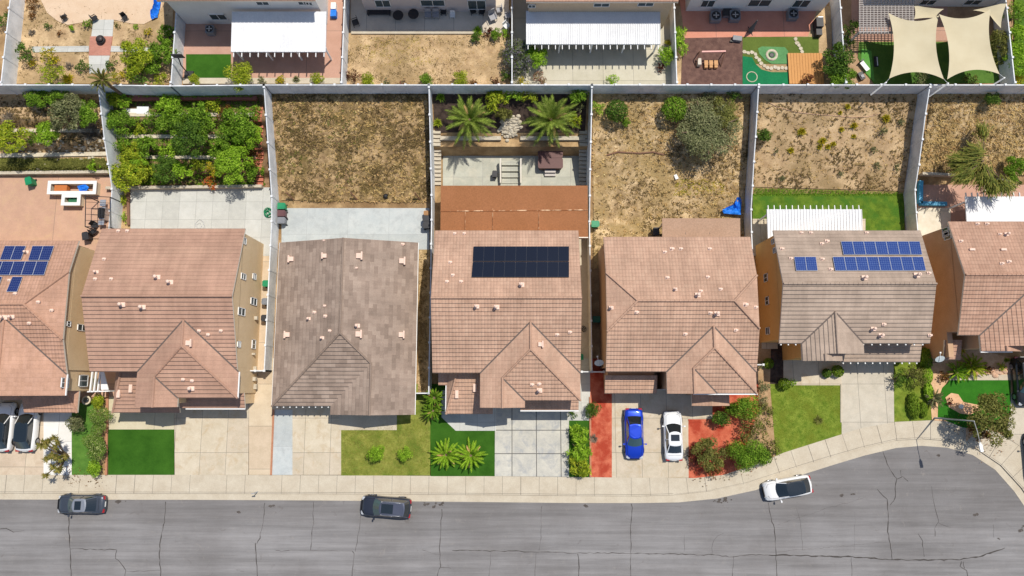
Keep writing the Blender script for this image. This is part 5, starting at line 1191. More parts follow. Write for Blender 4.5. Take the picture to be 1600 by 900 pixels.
PL = [
 # upper left yard
 (6, 32, 13, 'loose', L_dark, 'shrub', 'dark green shrub at the top left corner, outside the first upper fence'),
 (48, 4, 12, 'loose', L_rust, 'shrub', 'brownish red shrub at the top edge left of the curved patio'),
 (50, 24, 7, 'loose', L_rust, 'shrub', 'small dry rusty shrub below the brownish red one'),
 (73, 40, 7, 'loose', L_dark, 'shrub', 'small dark shrub left below the curved patio'),
 (48, 50, 7, 'twig', L_twig, 'shrub', 'bare twiggy plant in the sandy upper left yard'),
 (92, 52, 5, 'loose', L_rust, 'shrub', 'tiny dry plant right of the bare twiggy one'),
 (112, 44, 5, 'round', L_lime, 'shrub', 'little light green plant touching the curved patio'),
 (135, 37, 9, 'loose', L_green, 'shrub', 'leafy green shrub left of the white path below the curved patio'),
 (183, 40, 5, 'loose', L_olive, 'shrub', 'small olive plant right of the white path'),
 (212, 41, 5, 'loose', L_lime, 'shrub', 'small light plant under the right end of the curved patio'),
 (230, 50, 8, 'loose', L_gold, 'shrub', 'pale yellow shrub above the big yellow green tree'),
 (37, 80, 16, 'loose', L_dark, 'tree', 'green tree against the left upper fence', 'tree'),
 (74, 88, 16, 'loose', L_gold, 'tree', 'feathery golden tree at the left of the sandy yard', 'tree'),
 (76, 110, 19, 'loose', L_yel, 'tree', 'yellow green tree merging into the golden one', 'tree'),
 (50, 98, 8, 'loose', L_gold, 'shrub', 'small golden shrub right of the fence side green tree'),
 (103, 121, 12, 'tuft', L_gold, 'shrub', 'bright yellow flowering clump by the back fence', 'shrub'),
 (105, 102, 9, 'twig', L_twig, 'shrub', 'brown leafless shrub between the yellow tree and the white path'),
 (127, 104, 12, 'loose', L_dark, 'shrub', 'dark green shrub left of the lower white path'),
 (172, 102, 10, 'loose', L_dark, 'shrub', 'upright dark shrub right of the lower white path'),
 (212, 82, 25, 'tree', L_yel, 'tree', 'large yellow green tree in the right of the sandy upper yard', 'tree'),
 (206, 106, 17, 'tree', L_yel, 'tree', 'yellow green tree below the large one', 'tree'),
 (183, 121, 12, 'loose', L_gold, 'shrub', 'golden low shrub by the palm near the back fence'),
 (260, 52, 15, 'tree', L_green, 'tree', 'green tree at the fence beside the shaded patio corner', 'tree'),
 (254, 82, 22, 'tree', L_green, 'tree', 'broad green tree against the upper fence', 'tree'),
 (238, 103, 15, 'tree', L_green, 'tree', 'green tree low between the yellow tree and the broad green tree', 'tree'),
 (213, 122, 17, 'loose', L_dark, 'shrub', 'dark low shrub along the back fence under the trees'),
 (250, 124, 12, 'loose', L_yel, 'shrub', 'yellow green ground shrub in the corner of the upper yard'),
 # terraced yard, far left
 (55, 150, 17, 'tree', L_green, 'tree', 'green tree leaning over the back fence at the far left', 'tree'),
 (88, 148, 16, 'tree', L_green, 'tree', 'second green tree at the back fence, right of the leaning one', 'tree'),
 (102, 176, 25, 'tree', L_grey, 'tree', 'large grey green tree on the far left terraces', 'tree'),
 (134, 174, 18, 'tree', L_green, 'tree', 'green tree right of the grey green one, next to the fence', 'tree'),
 (134, 204, 20, 'twig', L_twig, 'tree', 'leafless grey tree on the lower terrace near the fence', 'tree'),
 (14, 213, 21, 'tree', L_yel, 'tree', 'yellow green tree at the left edge of the terraces', 'tree'),
 (78, 214, 17, 'tree', L_lime, 'shrub', 'light green bush on the middle terrace', 'shrub'),
 (50, 212, 11, 'loose', L_green, 'shrub', 'small green bush between the two light ones on the terrace'),
 (8, 180, 12, 'twig', L_twig, 'shrub', 'brown dead shrub on the upper terrace at the left edge'),
 (145, 260, 9, 'loose', L_lime, 'shrub', 'small lime shrub on the olive grass strip'),
 # orchard garden
 (176, 150, 12, 'shaggy', L_yel, 'banana_plant', 'large leaved yellow green plant in the corner of the orchard garden', 'plant'),
 (190, 157, 11, 'shaggy', L_lime, 'banana_plant', 'second large leaved plant right of the corner one', 'plant'),
 (185, 190, 19, 'tree', L_green, 'tree', 'green orchard tree nearest the left fence', 'tree'),
 (190, 219, 13, 'loose', L_green, 'shrub', 'green shrub below the leftmost orchard tree'),
 (203, 241, 17, 'tree', L_yel, 'tree', 'yellow green tree above the corner of the pale patio', 'tree'),
 (199, 268, 24, 'tree', L_yel, 'tree', 'large yellow green tree at the left end of the pale patio', 'tree'),
 (227, 270, 13, 'loose', L_yel, 'shrub', 'yellow green shrub right of the large corner tree'),
 (242, 281, 9, 'loose', L_green, 'shrub', 'small bright green shrub on the edge of the pale patio'),
 (262, 163, 15, 'tree', L_lime, 'tree', 'lime tree highest in the middle of the orchard', 'tree'),
 (240, 186, 18, 'loose', L_green, 'shrub', 'spreading green shrub in the orchard beside the white slabs'),
 (217, 200, 11, 'loose', L_yel, 'shrub', 'yellowish low shrub between orchard trees'),
 (276, 190, 22, 'tree', L_green, 'tree', 'rounded green orchard tree under the lime one', 'tree'),
 (292, 214, 27, 'tree', L_dark, 'tree', 'dense dark green orchard tree in the centre', 'tree'),
 (312, 196, 19, 'tree', L_green, 'tree', 'green orchard tree right of the centre', 'tree'),
 (332, 165, 13, 'loose', L_yel, 'shrub', 'yellow leafed shrub near the top right of the orchard'),
 (350, 175, 11, 'loose', L_rust, 'shrub', 'bronze shrub near the top right of the orchard'),
 (371, 191, 24, 'tree', L_green, 'tree', 'bushy green tree at the right of the orchard', 'tree'),
 (397, 176, 11, 'loose', L_green, 'shrub', 'green shrub at the top of the brick steps'),
 (391, 213, 16, 'tree', L_lime, 'tree', 'light green tree beside the middle of the brick steps', 'tree'),
 (258, 263, 17, 'tree', L_dark, 'tree', 'dark tree on the lowest orchard terrace, left of its middle', 'tree'),
 (284, 264, 15, 'tree', L_lime, 'tree', 'lime tree on the lowest orchard terrace', 'tree'),
 (309, 258, 11, 'loose', L_yel, 'shrub', 'yellow green shrub left of the orange flowers'),
 (306, 276, 8, 'loose', L_green, 'shrub', 'small green shrub below the yellow green one at the patio edge'),
 (341, 240, 14, 'tree', L_green, 'tree', 'green tree above the orange flowers', 'tree'),
 (328, 286, 11, 'loose', L_orange, 'flower_bush', 'orange and pink flowering bush at the patio edge', 'flowers'),
 (363, 258, 26, 'tree', L_lime, 'tree', 'large lime green tree at the lower right of the orchard', 'tree'),
 (392, 240, 13, 'loose', L_rust, 'shrub', 'orange brown shrub against the brick steps'),
 (390, 267, 13, 'tree', L_green, 'tree', 'green tree at the foot of the brick steps', 'tree'),
 (375, 226, 10, 'loose', L_green, 'shrub', 'green shrub between the bushy tree and the lime tree'),
 (228, 228, 15, 'tree', L_green, 'tree', 'green orchard tree left of the dense dark one', 'tree'),
 (262, 232, 15, 'loose', L_lime, 'shrub', 'lime shrub under the left side of the dense dark orchard tree'),
 (355, 212, 16, 'tree', L_green, 'tree', 'green orchard tree between the centre and the bushy right one', 'tree'),
 (305, 175, 15, 'tree', L_green, 'tree', 'green tree just right of the highest lime orchard tree', 'tree'),
 (335, 262, 12, 'loose', L_gold, 'shrub', 'golden shrub just left of the large lime green tree'),
 (214, 252, 14, 'tree', L_lime, 'tree', 'lime tree between the two yellow green corner trees', 'tree'),
 (396, 258, 10, 'loose', L_rust, 'shrub', 'rusty shrub at the lower brick steps'),
 (193, 312, 8, 'loose', L_yel, 'shrub', 'yellow green shrub in the strip by the left fence, upper', None, None, 1.6),
 (195, 340, 6, 'loose', L_lime, 'shrub', 'lower shrub in the strip by the left fence', None, None, 1.6),
 # upper patio yards
 (307, 124, 10, 'round', L_yel, 'shrub', 'yellow green shrub at the corner of the small upper turf'),
 (377, 121, 21, 'round', L_yel, 'shrub', 'large bright yellow green shrub leaning over the back fence'),
 (408, 124, 8, 'loose', L_grey, 'shrub', 'grey green plant right of the large bright shrub'),
 (438, 125, 8, 'round', L_gold, 'shrub', 'gold green shrub, middle of the row along the upper strip'),
 (462, 123, 8, 'tuft', L_grey, 'shrub', 'spiky grey plant in the row along the upper strip', 'shrub'),
 (495, 123, 10, 'round', L_yel, 'shrub', 'round yellow shrub at the right end of the upper strip'),
 (552, 116, 11, 'loose', L_red, 'shrub', 'maroon shrub in the lower left corner of the upper dry yard'),
 (576, 125, 11, 'round', L_yel, 'shrub', 'yellow green shrub right of the maroon one'),
 (603, 130, 8, 'loose', L_grey, 'shrub', 'grey low shrub on the upper dry yard edge'),
 (628, 131, 9, 'loose', L_pink, 'shrub', 'pinkish brown low shrub on the upper dry yard edge'),
 (669, 125, 12, 'round', L_green, 'shrub', 'green shrub at the middle of the upper dry yard edge'),
 (719, 124, 12, 'round', L_yel, 'shrub', 'yellow green shrub at the right of the upper dry yard edge'),
 (740, 129, 8, 'loose', L_rust, 'shrub', 'brownish low shrub beside the right yellow green shrub'),
 (773, 128, 9, 'loose', L_red, 'shrub', 'reddish shrub at the right end of the upper dry yard'),
 (746, 46, 10, 'tuft', L_lime, 'shrub', 'spiky green plant at the left of the flower cluster by the patio kerb', 'shrub'),
 (744, 60, 8, 'round', L_dark, 'shrub', 'dark leafy plant below the spiky one of the flower cluster'),
 (762, 50, 9, 'loose', L_red, 'shrub', 'red leaved plant in the flower cluster by the patio kerb'),
 (776, 55, 9, 'round', L_green, 'shrub', 'round green plant in the flower cluster by the patio kerb'),
 (789, 53, 8, 'loose', L_lime, 'shrub', 'light plant at the right end of the flower cluster'),
 (787, 84, 11, 'loose', L_grey, 'shrub', 'bluish grey shrub along the thin upper fence'),
 (792, 118, 11, 'loose', L_dark, 'shrub', 'dark shrub at the foot of the thin upper fence'),
 (808, 82, 22, 'tree', L_purple, 'jacaranda', 'purple flowering shrub tree leaning over the thin upper fence', 'tree'),
 (838, 90, 19, 'tree', L_lime, 'tree', 'light green tree right of the purple flowering one', 'tree'),
 (808, 112, 17, 'loose', L_purple, 'shrub', 'lilac tinged shrub below the purple flowering tree'),
 (843, 122, 12, 'loose', L_pink, 'shrub', 'pinkish straggly shrub in the patio corner'),
 (818, 130, 11, 'loose', L_gold, 'shrub', 'golden shrub at the back fence under the purple flowering tree'),
 (957, 127, 12, 'loose', L_lime, 'shrub', 'pale green shrub alone at the foot of the cream patio'),
 (1040, 90, 14, 'round', L_lime, 'shrub', 'mixed green and red shrub at the right end of the cream patio'),
 (1033, 104, 9, 'loose', L_red, 'shrub', 'reddish shrub just below the mixed one'),
 (1043, 68, 6, 'round', L_gold, 'shrub', 'small golden shrub above the mixed one'),
 (1064, 62, 11, 'shaggy', L_lime, 'shrub', 'upright leafy plant left of the brown mulch', 'shrub', None, 2.0),
 (1312, 92, 25, 'tree', L_dark, 'tree', 'large dark green tree overhanging the back fence right of the wooden deck', 'tree'),
 (1318, 121, 20, 'tree', L_green, 'tree', 'green tree growing into the large dark one', 'tree'),
 (1262, 124, 12, 'loose', L_red, 'shrub', 'dark red shrub on the corner of the wooden deck'),
 (1332, 44, 15, 'loose', L_dark, 'shrub', 'dark shrub left of the pergola'),
 (1328, 66, 12, 'loose', L_dark, 'shrub', 'dark shrub below the pergola corner'),
 (1440, 121, 13, 'loose', L_grey, 'shrub', 'grey green shrub below the left shade sail'),
 (1520, 124, 12, 'loose', L_olive, 'shrub', 'olive shrub below the right shade sail'),
 (1560, 96, 14, 'loose', L_olive, 'shrub', 'olive brown shrub behind the right shade sail'),
 (1590, 22, 20, 'loose', L_green, 'tree', 'green tree at the top right corner', 'tree'),
 (1592, 58, 19, 'tree', L_lime, 'tree', 'lime green tree right of the last upper fence', 'tree'),
 (1594, 96, 20, 'tree', L_lime, 'tree', 'lime green tree below the other one, right of the last upper fence', 'tree'),
 (1592, 124, 12, 'loose', L_gold, 'shrub', 'golden shrub at the back fence by the right edge'),
 # palm terrace
 (688, 150, 9, 'tuft', L_lime, 'shrub', 'green spiky plant at the top left of the palm terrace', 'shrub'),
 (683, 190, 9, 'tuft', L_yel, 'shrub', 'yellow green spiky plant along the left of the palm terrace', 'shrub'),
 (775, 156, 16, 'shaggy', L_yel, 'shrub', 'yellow green drooping shrub between the two big palms, upper', 'shrub'),
 (786, 180, 12, 'shaggy', L_olive, 'shrub', 'olive drooping shrub between the two big palms, lower', 'shrub'),
 (801, 148, 14, 'loose', L_lime, 'shrub', 'light shrub at the back fence between the palms'),
 (826, 150, 14, 'loose', L_yel, 'shrub', 'yellowish shrub behind the right big palm'),
 (905, 146, 14, 'shaggy', L_green, 'shrub', 'green shrub in the top right corner of the palm terrace', 'shrub'),
 (898, 188, 10, 'shaggy', L_yel, 'shrub', 'yellow green shrub right of the right big palm', 'shrub'),
 (906, 168, 8, 'loose', L_grey, 'shrub', 'grey shrub at the fence right of the right big palm'),
 # dry slope
 (963, 175, 17, 'clip', L_dark, 'shrub', 'rounded dark green bush at the top left of the dry slope'),
 (1053, 172, 19, 'clip', L_green, 'shrub', 'rounded dark green bush beside the huge grey green one'),
 (1108, 200, 57, 'big', L_grey, 'bush', 'huge grey green bush on the dry slope', 'bush'),
 (1132, 174, 24, 'tree', L_olive, 'bush', 'olive green bush growing into the top of the huge bush', 'bush'),
 (1110, 150, 11, 'loose', L_grey, 'shrub', 'bluish shrub poking over the back fence above the huge bush'),
 (1148, 148, 12, 'loose', L_dark, 'shrub', 'green shrub poking over the back fence, right'),
 (979, 192, 7, 'round', L_green, 'shrub', 'small green bush below the top left rounded one'),
 (934, 168, 12, 'loose', L_lime, 'shrub', 'yellowish low growth in the corner of the dry slope'),
 # sandy slope
 (1191, 215, 13, 'round', L_dark, 'shrub', 'dark green bush at the left fence of the sandy slope'),
 # right yard
 (1549, 155, 11, 'round', L_dark, 'shrub', 'dark green bush high on the right hand slope'),
 (1590, 262, 20, 'tree', L_green, 'tree', 'bright green tree at the right edge beside the wispy one', 'tree'),
 (1586, 284, 12, 'loose', L_dark, 'shrub', 'dark shrub below the bright green tree at the right edge'),
 # front yards
 (122, 663, 14, 'round', L_grey, 'shrub', 'grey green rounded shrub beside the white pavers'),
 (158, 628, 12, 'round', L_yel, 'shrub', 'yellow green shrub at the top of the hedge by the left lawn'),
 (158, 655, 16, 'round', L_flower, 'shrub', 'flowering hedge shrub beside the deep green turf, upper'),
 (152, 684, 16, 'round', L_flower, 'shrub', 'flowering hedge shrub beside the deep green turf, middle'),
 (153, 708, 15, 'round', L_flower, 'shrub', 'flowering hedge shrub beside the deep green turf, lower'),
 (153, 731, 13, 'round', L_lime, 'shrub', 'hedge shrub touching the sidewalk by the deep green turf'),
 (146, 600, 9, 'round', L_grey, 'shrub', 'pale round shrub by the porch between the first two houses'),
 (587, 708, 13, 'round', L_lime, 'shrub', 'left of the two round clipped plants on the yellowish lawn', 'shrub'),
 (633, 708, 11, 'round', L_lime, 'shrub', 'right, smaller of the two round plants on the yellowish lawn', 'shrub'),
 (895, 648, 8, 'loose', L_dark, 'shrub', 'small dark shrub by the right corner of the tan house garage'),
 (906, 678, 14, 'shaggy', L_lime, 'shrub', 'long leaved shrub by the red bed, upper', 'shrub'),
 (905, 703, 17, 'shaggy', L_lime, 'shrub', 'long leaved shrub by the red bed, middle', 'shrub'),
 (905, 729, 16, 'shaggy', L_yel, 'shrub', 'long leaved shrub by the red bed, touching the sidewalk', 'shrub'),
 (927, 640, 12, 'round', L_dark, 'shrub', 'round dark shrub at the top of the narrow red bed'),
 (928, 686, 9, 'twig', L_twig, 'shrub', 'leafless shrub on the narrow red bed'),
 (1127, 651, 15, 'round', L_dark, 'shrub', 'low dark green shrub beside the small porch roof'),
 (1139, 640, 13, 'round', L_green, 'shrub', 'brighter green shrub right of the small porch roof'),
 (1164, 638, 20, 'round', L_green, 'shrub', 'dense green shrub right of the porch, casting onto the bed'),
 (1192, 606, 12, 'loose', L_grey, 'shrub', 'grey green low shrub at the corner of the clipped gable house'),
 (1190, 628, 11, 'loose', L_grey, 'shrub', 'grey green low shrub below the corner one'),
 (1200, 568, 8, 'clip', L_hedge, 'shrub', 'clipped round shrub nearest the gap between the houses'),
 (1186, 570, 8, 'loose', L_grey, 'shrub', 'pale shrub left of the clipped round one'),
 (1184, 668, 26, 'loose', L_olive, 'shrub', 'large olive shrub on the corner of the red bed'),
 (1198, 640, 12, 'loose', L_olive, 'shrub', 'olive shrub between the house corner and the green lawn'),
 (1205, 700, 16, 'loose', L_olive, 'shrub', 'olive shrub at the edge of the green lawn'),
 (1168, 704, 27, 'round', L_green, 'shrub', 'big dense green shrub by the bend of the sidewalk'),
 (1187, 712, 15, 'round', L_dark, 'shrub', 'dark shrub between the dense one and the lawn edge'),
 (1110, 709, 23, 'tree', L_olive, 'tree', 'olive and bronze tree on the red bed', 'tree'),
 (1091, 713, 15, 'loose', L_red, 'shrub', 'dark red shrub left of the olive and bronze tree'),
 (1117, 737, 12, 'loose', L_rust, 'shrub', 'bronze shrub at the sidewalk under the olive tree'),
 (1141, 699, 11, 'loose', L_rust, 'shrub', 'bronze shrub between the olive tree and the dense green shrub'),
 (1225, 600, 9, 'clip', L_hedge, 'shrub', 'clipped round shrub at the top left corner of the green lawn'),
 (1308, 580, 9, 'clip', L_hedge, 'shrub', 'clipped round bright shrub beside the pale driveway'),
 (1291, 583, 7, 'clip', L_dark, 'shrub', 'darker clipped shrub left of the bright round one'),
 (1240, 598, 7, 'loose', L_lime, 'shrub', 'small light shrub next to the corner clipped one'),
 (1281, 657, 9, 'twig', L_olive, 'shrub', 'sparse little sapling on the green lawn', 'sapling'),
 (1404, 592, 13, 'loose', L_dark, 'tree', 'sparse dark tree at the right edge of the pale driveway', 'tree'),
 (1432, 586, 18, 'loose', L_olive, 'tree', 'thin crowned olive tree beside the box hedge', 'tree'),
 (1427, 634, 8, 'clip', L_hedge, 'shrub', 'long oval clipped shrub on the side lawn', None, None, 2.4),
 (1446, 562, 9, 'clip', L_hedge, 'hedge', 'clipped hedge at the corner of the mushroom brown house', 'hedge', None, 2.0),
 (1448, 586, 8, 'clip', L_lime, 'hedge', 'lower clipped hedge continuing towards the sidewalk', 'hedge', None, 1.6),
 (1450, 612, 7, 'clip', L_lime, 'hedge', 'third clipped hedge block beside the spiky plant', 'hedge', None, 2.0),
 (1442, 640, 6, 'clip', L_hedge, 'hedge', 'clipped hedge block nearest the sidewalk', 'hedge', None, 2.0),
 (1545, 577, 9, 'loose', L_rust, 'shrub', 'dry brown shrub in the stony bed'),
 (1566, 574, 8, 'loose', L_yel, 'shrub', 'yellowish shrub near the black car'),
 (1575, 563, 6, 'tuft', L_yel, 'shrub', 'small yellow tuft at the house front by the black car', 'shrub'),
 (1475, 590, 10, 'loose', L_rust, 'shrub', 'bronze shrub on the sandy bed above the turf'),
 (1553, 656, 35, 'tree', L_olive, 'tree', 'spreading reddish olive tree beside the street lamp', 'tree'),
 (1532, 672, 15, 'tree', L_rust, 'tree', 'bronze crowned tree under the spreading olive one', 'tree'),
 (1484, 628, 6, 'loose', L_red, 'shrub', 'dark red small plant on the sand island'),
]
for e in PL:
    e = list(e); sy = e[9] if len(e) > 9 else 1.
    tr = {'tree': None}.get(e[3]); name = e[5]
    t = None
    if name in ('tree', 'jacaranda', 'bush') and e[3] in ('tree', 'loose', 'big'):
        R = e[2]/14.9; t = R*.35 if e[3] != 'big' else .3
        if name != 'bush' and e[2] > 30: t = 1.6
    if e[3] == 'shaggy': t = .25
    plant(e[0], e[1], e[2], e[3], e[4], name, e[6], e[7] if len(e) > 7 else None, e[8] if len(e) > 8 else None, sy, trunk=t, hs=(.55 if name == 'bush' else 1.))
plant(732, 175, 40, 'palm', L_palm, 'palm_tree', 'left of the two big feather palms on the terrace', trunk=1.6)
plant(863, 174, 44, 'palm', L_palm, 'palm_tree', 'right, larger of the two big feather palms on the terrace', trunk=1.6)
plant(696, 712, 26, 'cycad', L_lime, 'cycad', 'left cycad on the deep green turf', 'cycad')
plant(735, 713, 25, 'cycad', L_lime, 'cycad', 'right cycad on the deep green turf, beside the stained driveway', 'cycad')
plant(677, 622, 17, 'cycad', L_green, 'palm_tree', 'small palm at the corner of the tan house, upper of two', 'palm', trunk=1.6)
plant(675, 642, 16, 'cycad', L_green, 'palm_tree', 'small palm below the other at the corner of the tan house', 'palm', trunk=1.2)
plant(1461, 622, 15, 'cycad', L_grey, 'yucca', 'spiky grey plant on the sandy bed by the hedge', 'yucca')
plant(1524, 572, 22, 'cycad', L_yel, 'fern_palm', 'bright feathery palm in front of the red tiled house', 'palm')
plant(1499, 582, 18, 'cycad', L_lime, 'fern_palm', 'second feathery palm left of the bright one', 'palm')
plant(1503, 545, 11, 'cycad', L_gold, 'fern_palm', 'small golden palm against the porch roof of the red tiled house', 'palm', trunk=2.)
plant(1564, 66, 18, 'shaggy', L_olive, 'shrub', 'dusty drooping shrub below the narrow pleated shade sail', trunk=.5)
plant(151, 118, 20, 'cycad', L_olive, 'palm_tree', 'thin trunked palm leaning by the back fence of the upper left yard', 'palm', trunk=3.5)
# many headed dragon tree
def dragon(px, py, label):
    b = Gz(px, py); o = empty('dragon_tree', b); tag(o, label, 'tree'); r = random.Random(4); tr = MB(); vs, fs = [], []
    for k in range(17):
        dx, dy = r.uniform(-1.2, 1.2), r.uniform(-2.0, 2.0); h = r.uniform(1.6, 3.); tr.tube([(0, 0, 0), (dx*.4, dy*.4, h*.5), (dx, dy, h)], [.1, .07, .05], 6)
        for i in range(46):
            a = r.uniform(0, 6.28); d = Vector((cos(a), sin(a), r.uniform(-.1, 1.3))).normalized(); L = r.uniform(.35, .6); w = Vector((-sin(a), cos(a), 0))*.03; p = Vector((dx, dy, h)); k_ = len(vs)
            vs += [p-w, p+w, p+d*L*.6+w, p+d*L-Vector((0, 0, .08)), p+d*L*.6-w]; fs.append(tuple(range(k_, k_+5)))
    tr.build('trunk', M_bark, o); me = bpy.data.meshes.new('crown'); me.from_pydata([tuple(v) for v in vs], [], fs); link('crown', me, leafmat('dragon_leaf', [(150, 142, 70), (112, 122, 58), (186, 166, 96), (128, 132, 60)]), parent=o)
dragon(107, 713, 'many headed spiky yellow tree between the white pavers and the left lawn')
# wispy tree on the right: long drooping streamers
def wispy(px, py, label):
    b = G(px, py, 3.5); b.z = zt(b.x, b.y); o = empty('pepper_tree', b); tag(o, label, 'tree'); r = random.Random(8); vs, fs = [], []; tr = MB(); tr.tube([(0, 0, -.2), (.1, .1, 2), (0, 0, 3.6)], [.24, .17, .1], 8)
    for k in range(15):
        a = r.uniform(2.4, 5.4) if k % 3 else r.uniform(0, 6.28); d = r.uniform(.6, 3.1); e = Vector((cos(a)*d, sin(a)*d*.9, 3.6+r.uniform(-.4, .9))); tr.tube([(0, 0, 2.8), tuple(e*.5+Vector((0, 0, 1.9))), tuple(e)], [.08, .05, .02], 5)
        for i in range(85):
            p = e+rv(r)*r.uniform(.1, .8); d2 = (Vector((e.x, e.y, 0)).normalized()*1.1+rv(r)*.5+Vector((0, 0, -.15))).normalized()
            for s in range(3):
                q = p+d2*r.uniform(.3, .5); w = d2.cross(Vector((0, 0, 1))).normalized()*.035; k_ = len(vs); vs += [p-w, p+w, q+w*.6, q-w*.6]; fs.append((k_, k_+1, k_+2, k_+3)); p = q; d2 = (d2+rv(r)*.25+Vector((0, 0, -.12))).normalized()
    tr.build('trunk', M_bark, o); me = bpy.data.meshes.new('crown'); me.from_pydata([tuple(v) for v in vs], [], fs); link('crown', me, leafmat('wispy_leaf', [(92, 108, 40), (124, 132, 54), (156, 150, 70), (74, 90, 34)]), parent=o)
wispy(1535, 252, 'wispy drooping tree on the slope behind the smooth white cover')
ORD = ['first', 'second', 'third', 'fourth', 'fifth', 'sixth', 'seventh', 'eighth', 'ninth', 'tenth', 'eleventh', 'twelfth', 'thirteenth', 'fourteenth', 'fifteenth']
# yellow tufts one can count on the sandy slope
for i, (px, py, r_) in enumerate(sorted([(1254, 204, 9), (1287, 219, 9), (1303, 224, 6), (1316, 201, 6), (1336, 195, 8), (1335, 212, 5), (1387, 183, 9), (1326, 165, 6), (1314, 175, 5), (1237, 234, 7), (1282, 229, 6), (1295, 228, 6)])):
    plant(px, py, r_, 'tuft', L_gold, 'grass_tuft', f'{ORD[i]} yellow tuft from the left on the sandy slope', 'grass tuft', 'yellow tufts on the sandy slope')
for i, (px, py, r_) in enumerate(sorted([(1382, 204, 8), (1408, 190, 6), (1372, 260, 7), (1366, 233, 6), (1223, 279, 5), (1314, 271, 5), (1213, 235, 5), (1403, 262, 6)])):
    plant(px, py, r_, 'loose', L_grey, 'shrub', f'{ORD[i]} small grey green shrub from the left on the sandy slope', 'shrub', 'small shrubs on the sandy slope')
# ground cover nobody could count
def cover_stuff(name, L, R, n, mat, smin, smax, seed, blades=7, hz=.5, clump=0., spread=1., label=None):
    r = random.Random(seed); vs, fs = [], []
    def at(pl, t):
        k = t*(len(pl)-1); i = min(int(k), len(pl)-2); f = k-i; return (pl[i][0]*(1-f)+pl[i+1][0]*f, pl[i][1]*(1-f)+pl[i+1][1]*f)
    cl = [(r.random(), r.random()) for _ in range(24)]; sg_ = .06 if 'weed' in name else .1
    for _ in range(n):
        if clump and r.random() < clump:
            c = r.choice(cl); s, t = clamp(c[0]+r.gauss(0, sg_)), clamp(c[1]+r.gauss(0, sg_))
        else: s, t = r.random(), r.random()
        a, b = at(L, t), at(R, t); g = G(a[0]*(1-s)+b[0]*s, a[1]*(1-s)+b[1]*s); z = zt(g.x, g.y)+.02; sz = r.uniform(smin, smax)
        for i in range(blades):
            an = r.uniform(0, 6.28); d = Vector((cos(an)*r.uniform(.3, 1), sin(an)*r.uniform(.3, 1), hz*r.uniform(.4, 1.3)))*sz; w = Vector((-sin(an), cos(an), 0))*sz*.16; p = Vector((g.x+r.uniform(-.3, .3)*sz, g.y+r.uniform(-.3, .3)*sz, z)); k = len(vs)
            vs += [p-w, p+w, p+d*.7+w*.7, p+d]; fs.append((k, k+1, k+2, k+3))
    me = bpy.data.meshes.new(name); me.from_pydata([tuple(v) for v in vs], [], fs); me.materials.append(mat); me.update(); o = bpy.data.objects.new(name, me); COL.objects.link(o); tag(o, label, name.replace('_', ' ').split(' ')[-1], kind='stuff'); return o
s2 = ([(424, FB), (440, 313)], [(667, FB), (671, 315)])
cover_stuff('dry_weeds', *s2, 3400, L_weed, .12, .34, 1, label='brownish dry weeds over the slope behind the single storey house', clump=.62)
cover_stuff('straw_grass', *s2, 1800, L_straw, .12, .3, 2, label='straw coloured grass among the weeds behind the single storey house', clump=.6)
s4 = ([(926, FB), (928, 420)], [(1170, FB), (1162, 368)])
cover_stuff('dry_weeds', *s4, 2600, L_weed, .1, .3, 3, label='brown weeds on the dry slope left of the blue tarp', clump=.6)
cover_stuff('straw_grass', *s4, 3200, L_straw, .1, .3, 4, label='straw grass on the dry slope left of the blue tarp', clump=.6)
s5 = ([(1186, FB), (1176, 290)], [(1443, FB), (1418, 296)])
cover_stuff('dry_weeds', *s5, 1500, L_weed, .1, .32, 5, label='scattered weeds on the sandy slope', clump=.75)
cover_stuff('straw_grass', *s5, 900, L_straw, .08, .22, 6, label='sparse straw grass on the sandy slope', clump=.5)
s6 = ([(1458, FB), (1434, 270)], [(1700, FB), (1640, 274)])
cover_stuff('straw_grass', *s6, 4200, L_straw, .1, .3, 7, label='straw grass on the right hand slope')
cover_stuff('dry_weeds', *s6, 1500, L_weed, .1, .3, 8, label='brown weeds on the right hand slope', clump=.6)
cover_stuff('dry_weeds', [(545, 56), (541, 132)], [(794, 56), (796, 132)], 1500, L_weed, .1, .26, 9, label='weeds on the upper dry yard', clump=.8)
cover_stuff('straw_grass', [(545, 56), (541, 132)], [(794, 56), (796, 132)], 2200, L_straw, .08, .22, 10, label='straw grass on the upper dry yard', clump=.3)
cover_stuff('dry_weeds', [(30, 10), (24, 128)], [(270, 10), (266, 128)], 900, L_weed, .1, .26, 11, label='weeds on the upper left sandy yard', clump=.7)
cover_stuff('ground_cover', ([(165, 150), (206, 288)]), [(404, 150), (412, 288)], 4200, L_green, .12, .32, 12, label='low green plants under the orchard trees', clump=.5)
cover_stuff('ground_cover', [(0, 150), (0, 240)], [(160, 150), (175, 240)], 1300, L_weed, .12, .3, 13, label='low plants on the far left terraces', clump=.6)
cover_stuff('olive_grass', [(0, 249), (0, 268)], [(164, 249), (172, 268)], 3800, L_olive, .14, .3, 14, label='olive grass strip on the lowest far left terrace')
cover_stuff('lawn_grass', [(1178, 294), (1178, 328)], [(1411, 300), (1411, 352)], 9000, L_green, .06, .13, 15, blades=4, label='short green grass of the back lawn')
cover_stuff('lawn_grass', [(1202, 602), (1214, 706)], [(1313, 602), (1313, 676)], 6500, L_hedge, .05, .11, 16, blades=4, label='short green grass of the front lawn by the pale driveway')
cover_stuff('lawn_grass', [(535, 674), (535, 741)], [(670, 650), (671, 741)], 7000, leafmat('yellowed_grass', [(138, 140, 56), (162, 156, 80), (120, 128, 46)]), .05, .11, 17, blades=4, label='yellowish grass of the lawn before the single storey house')
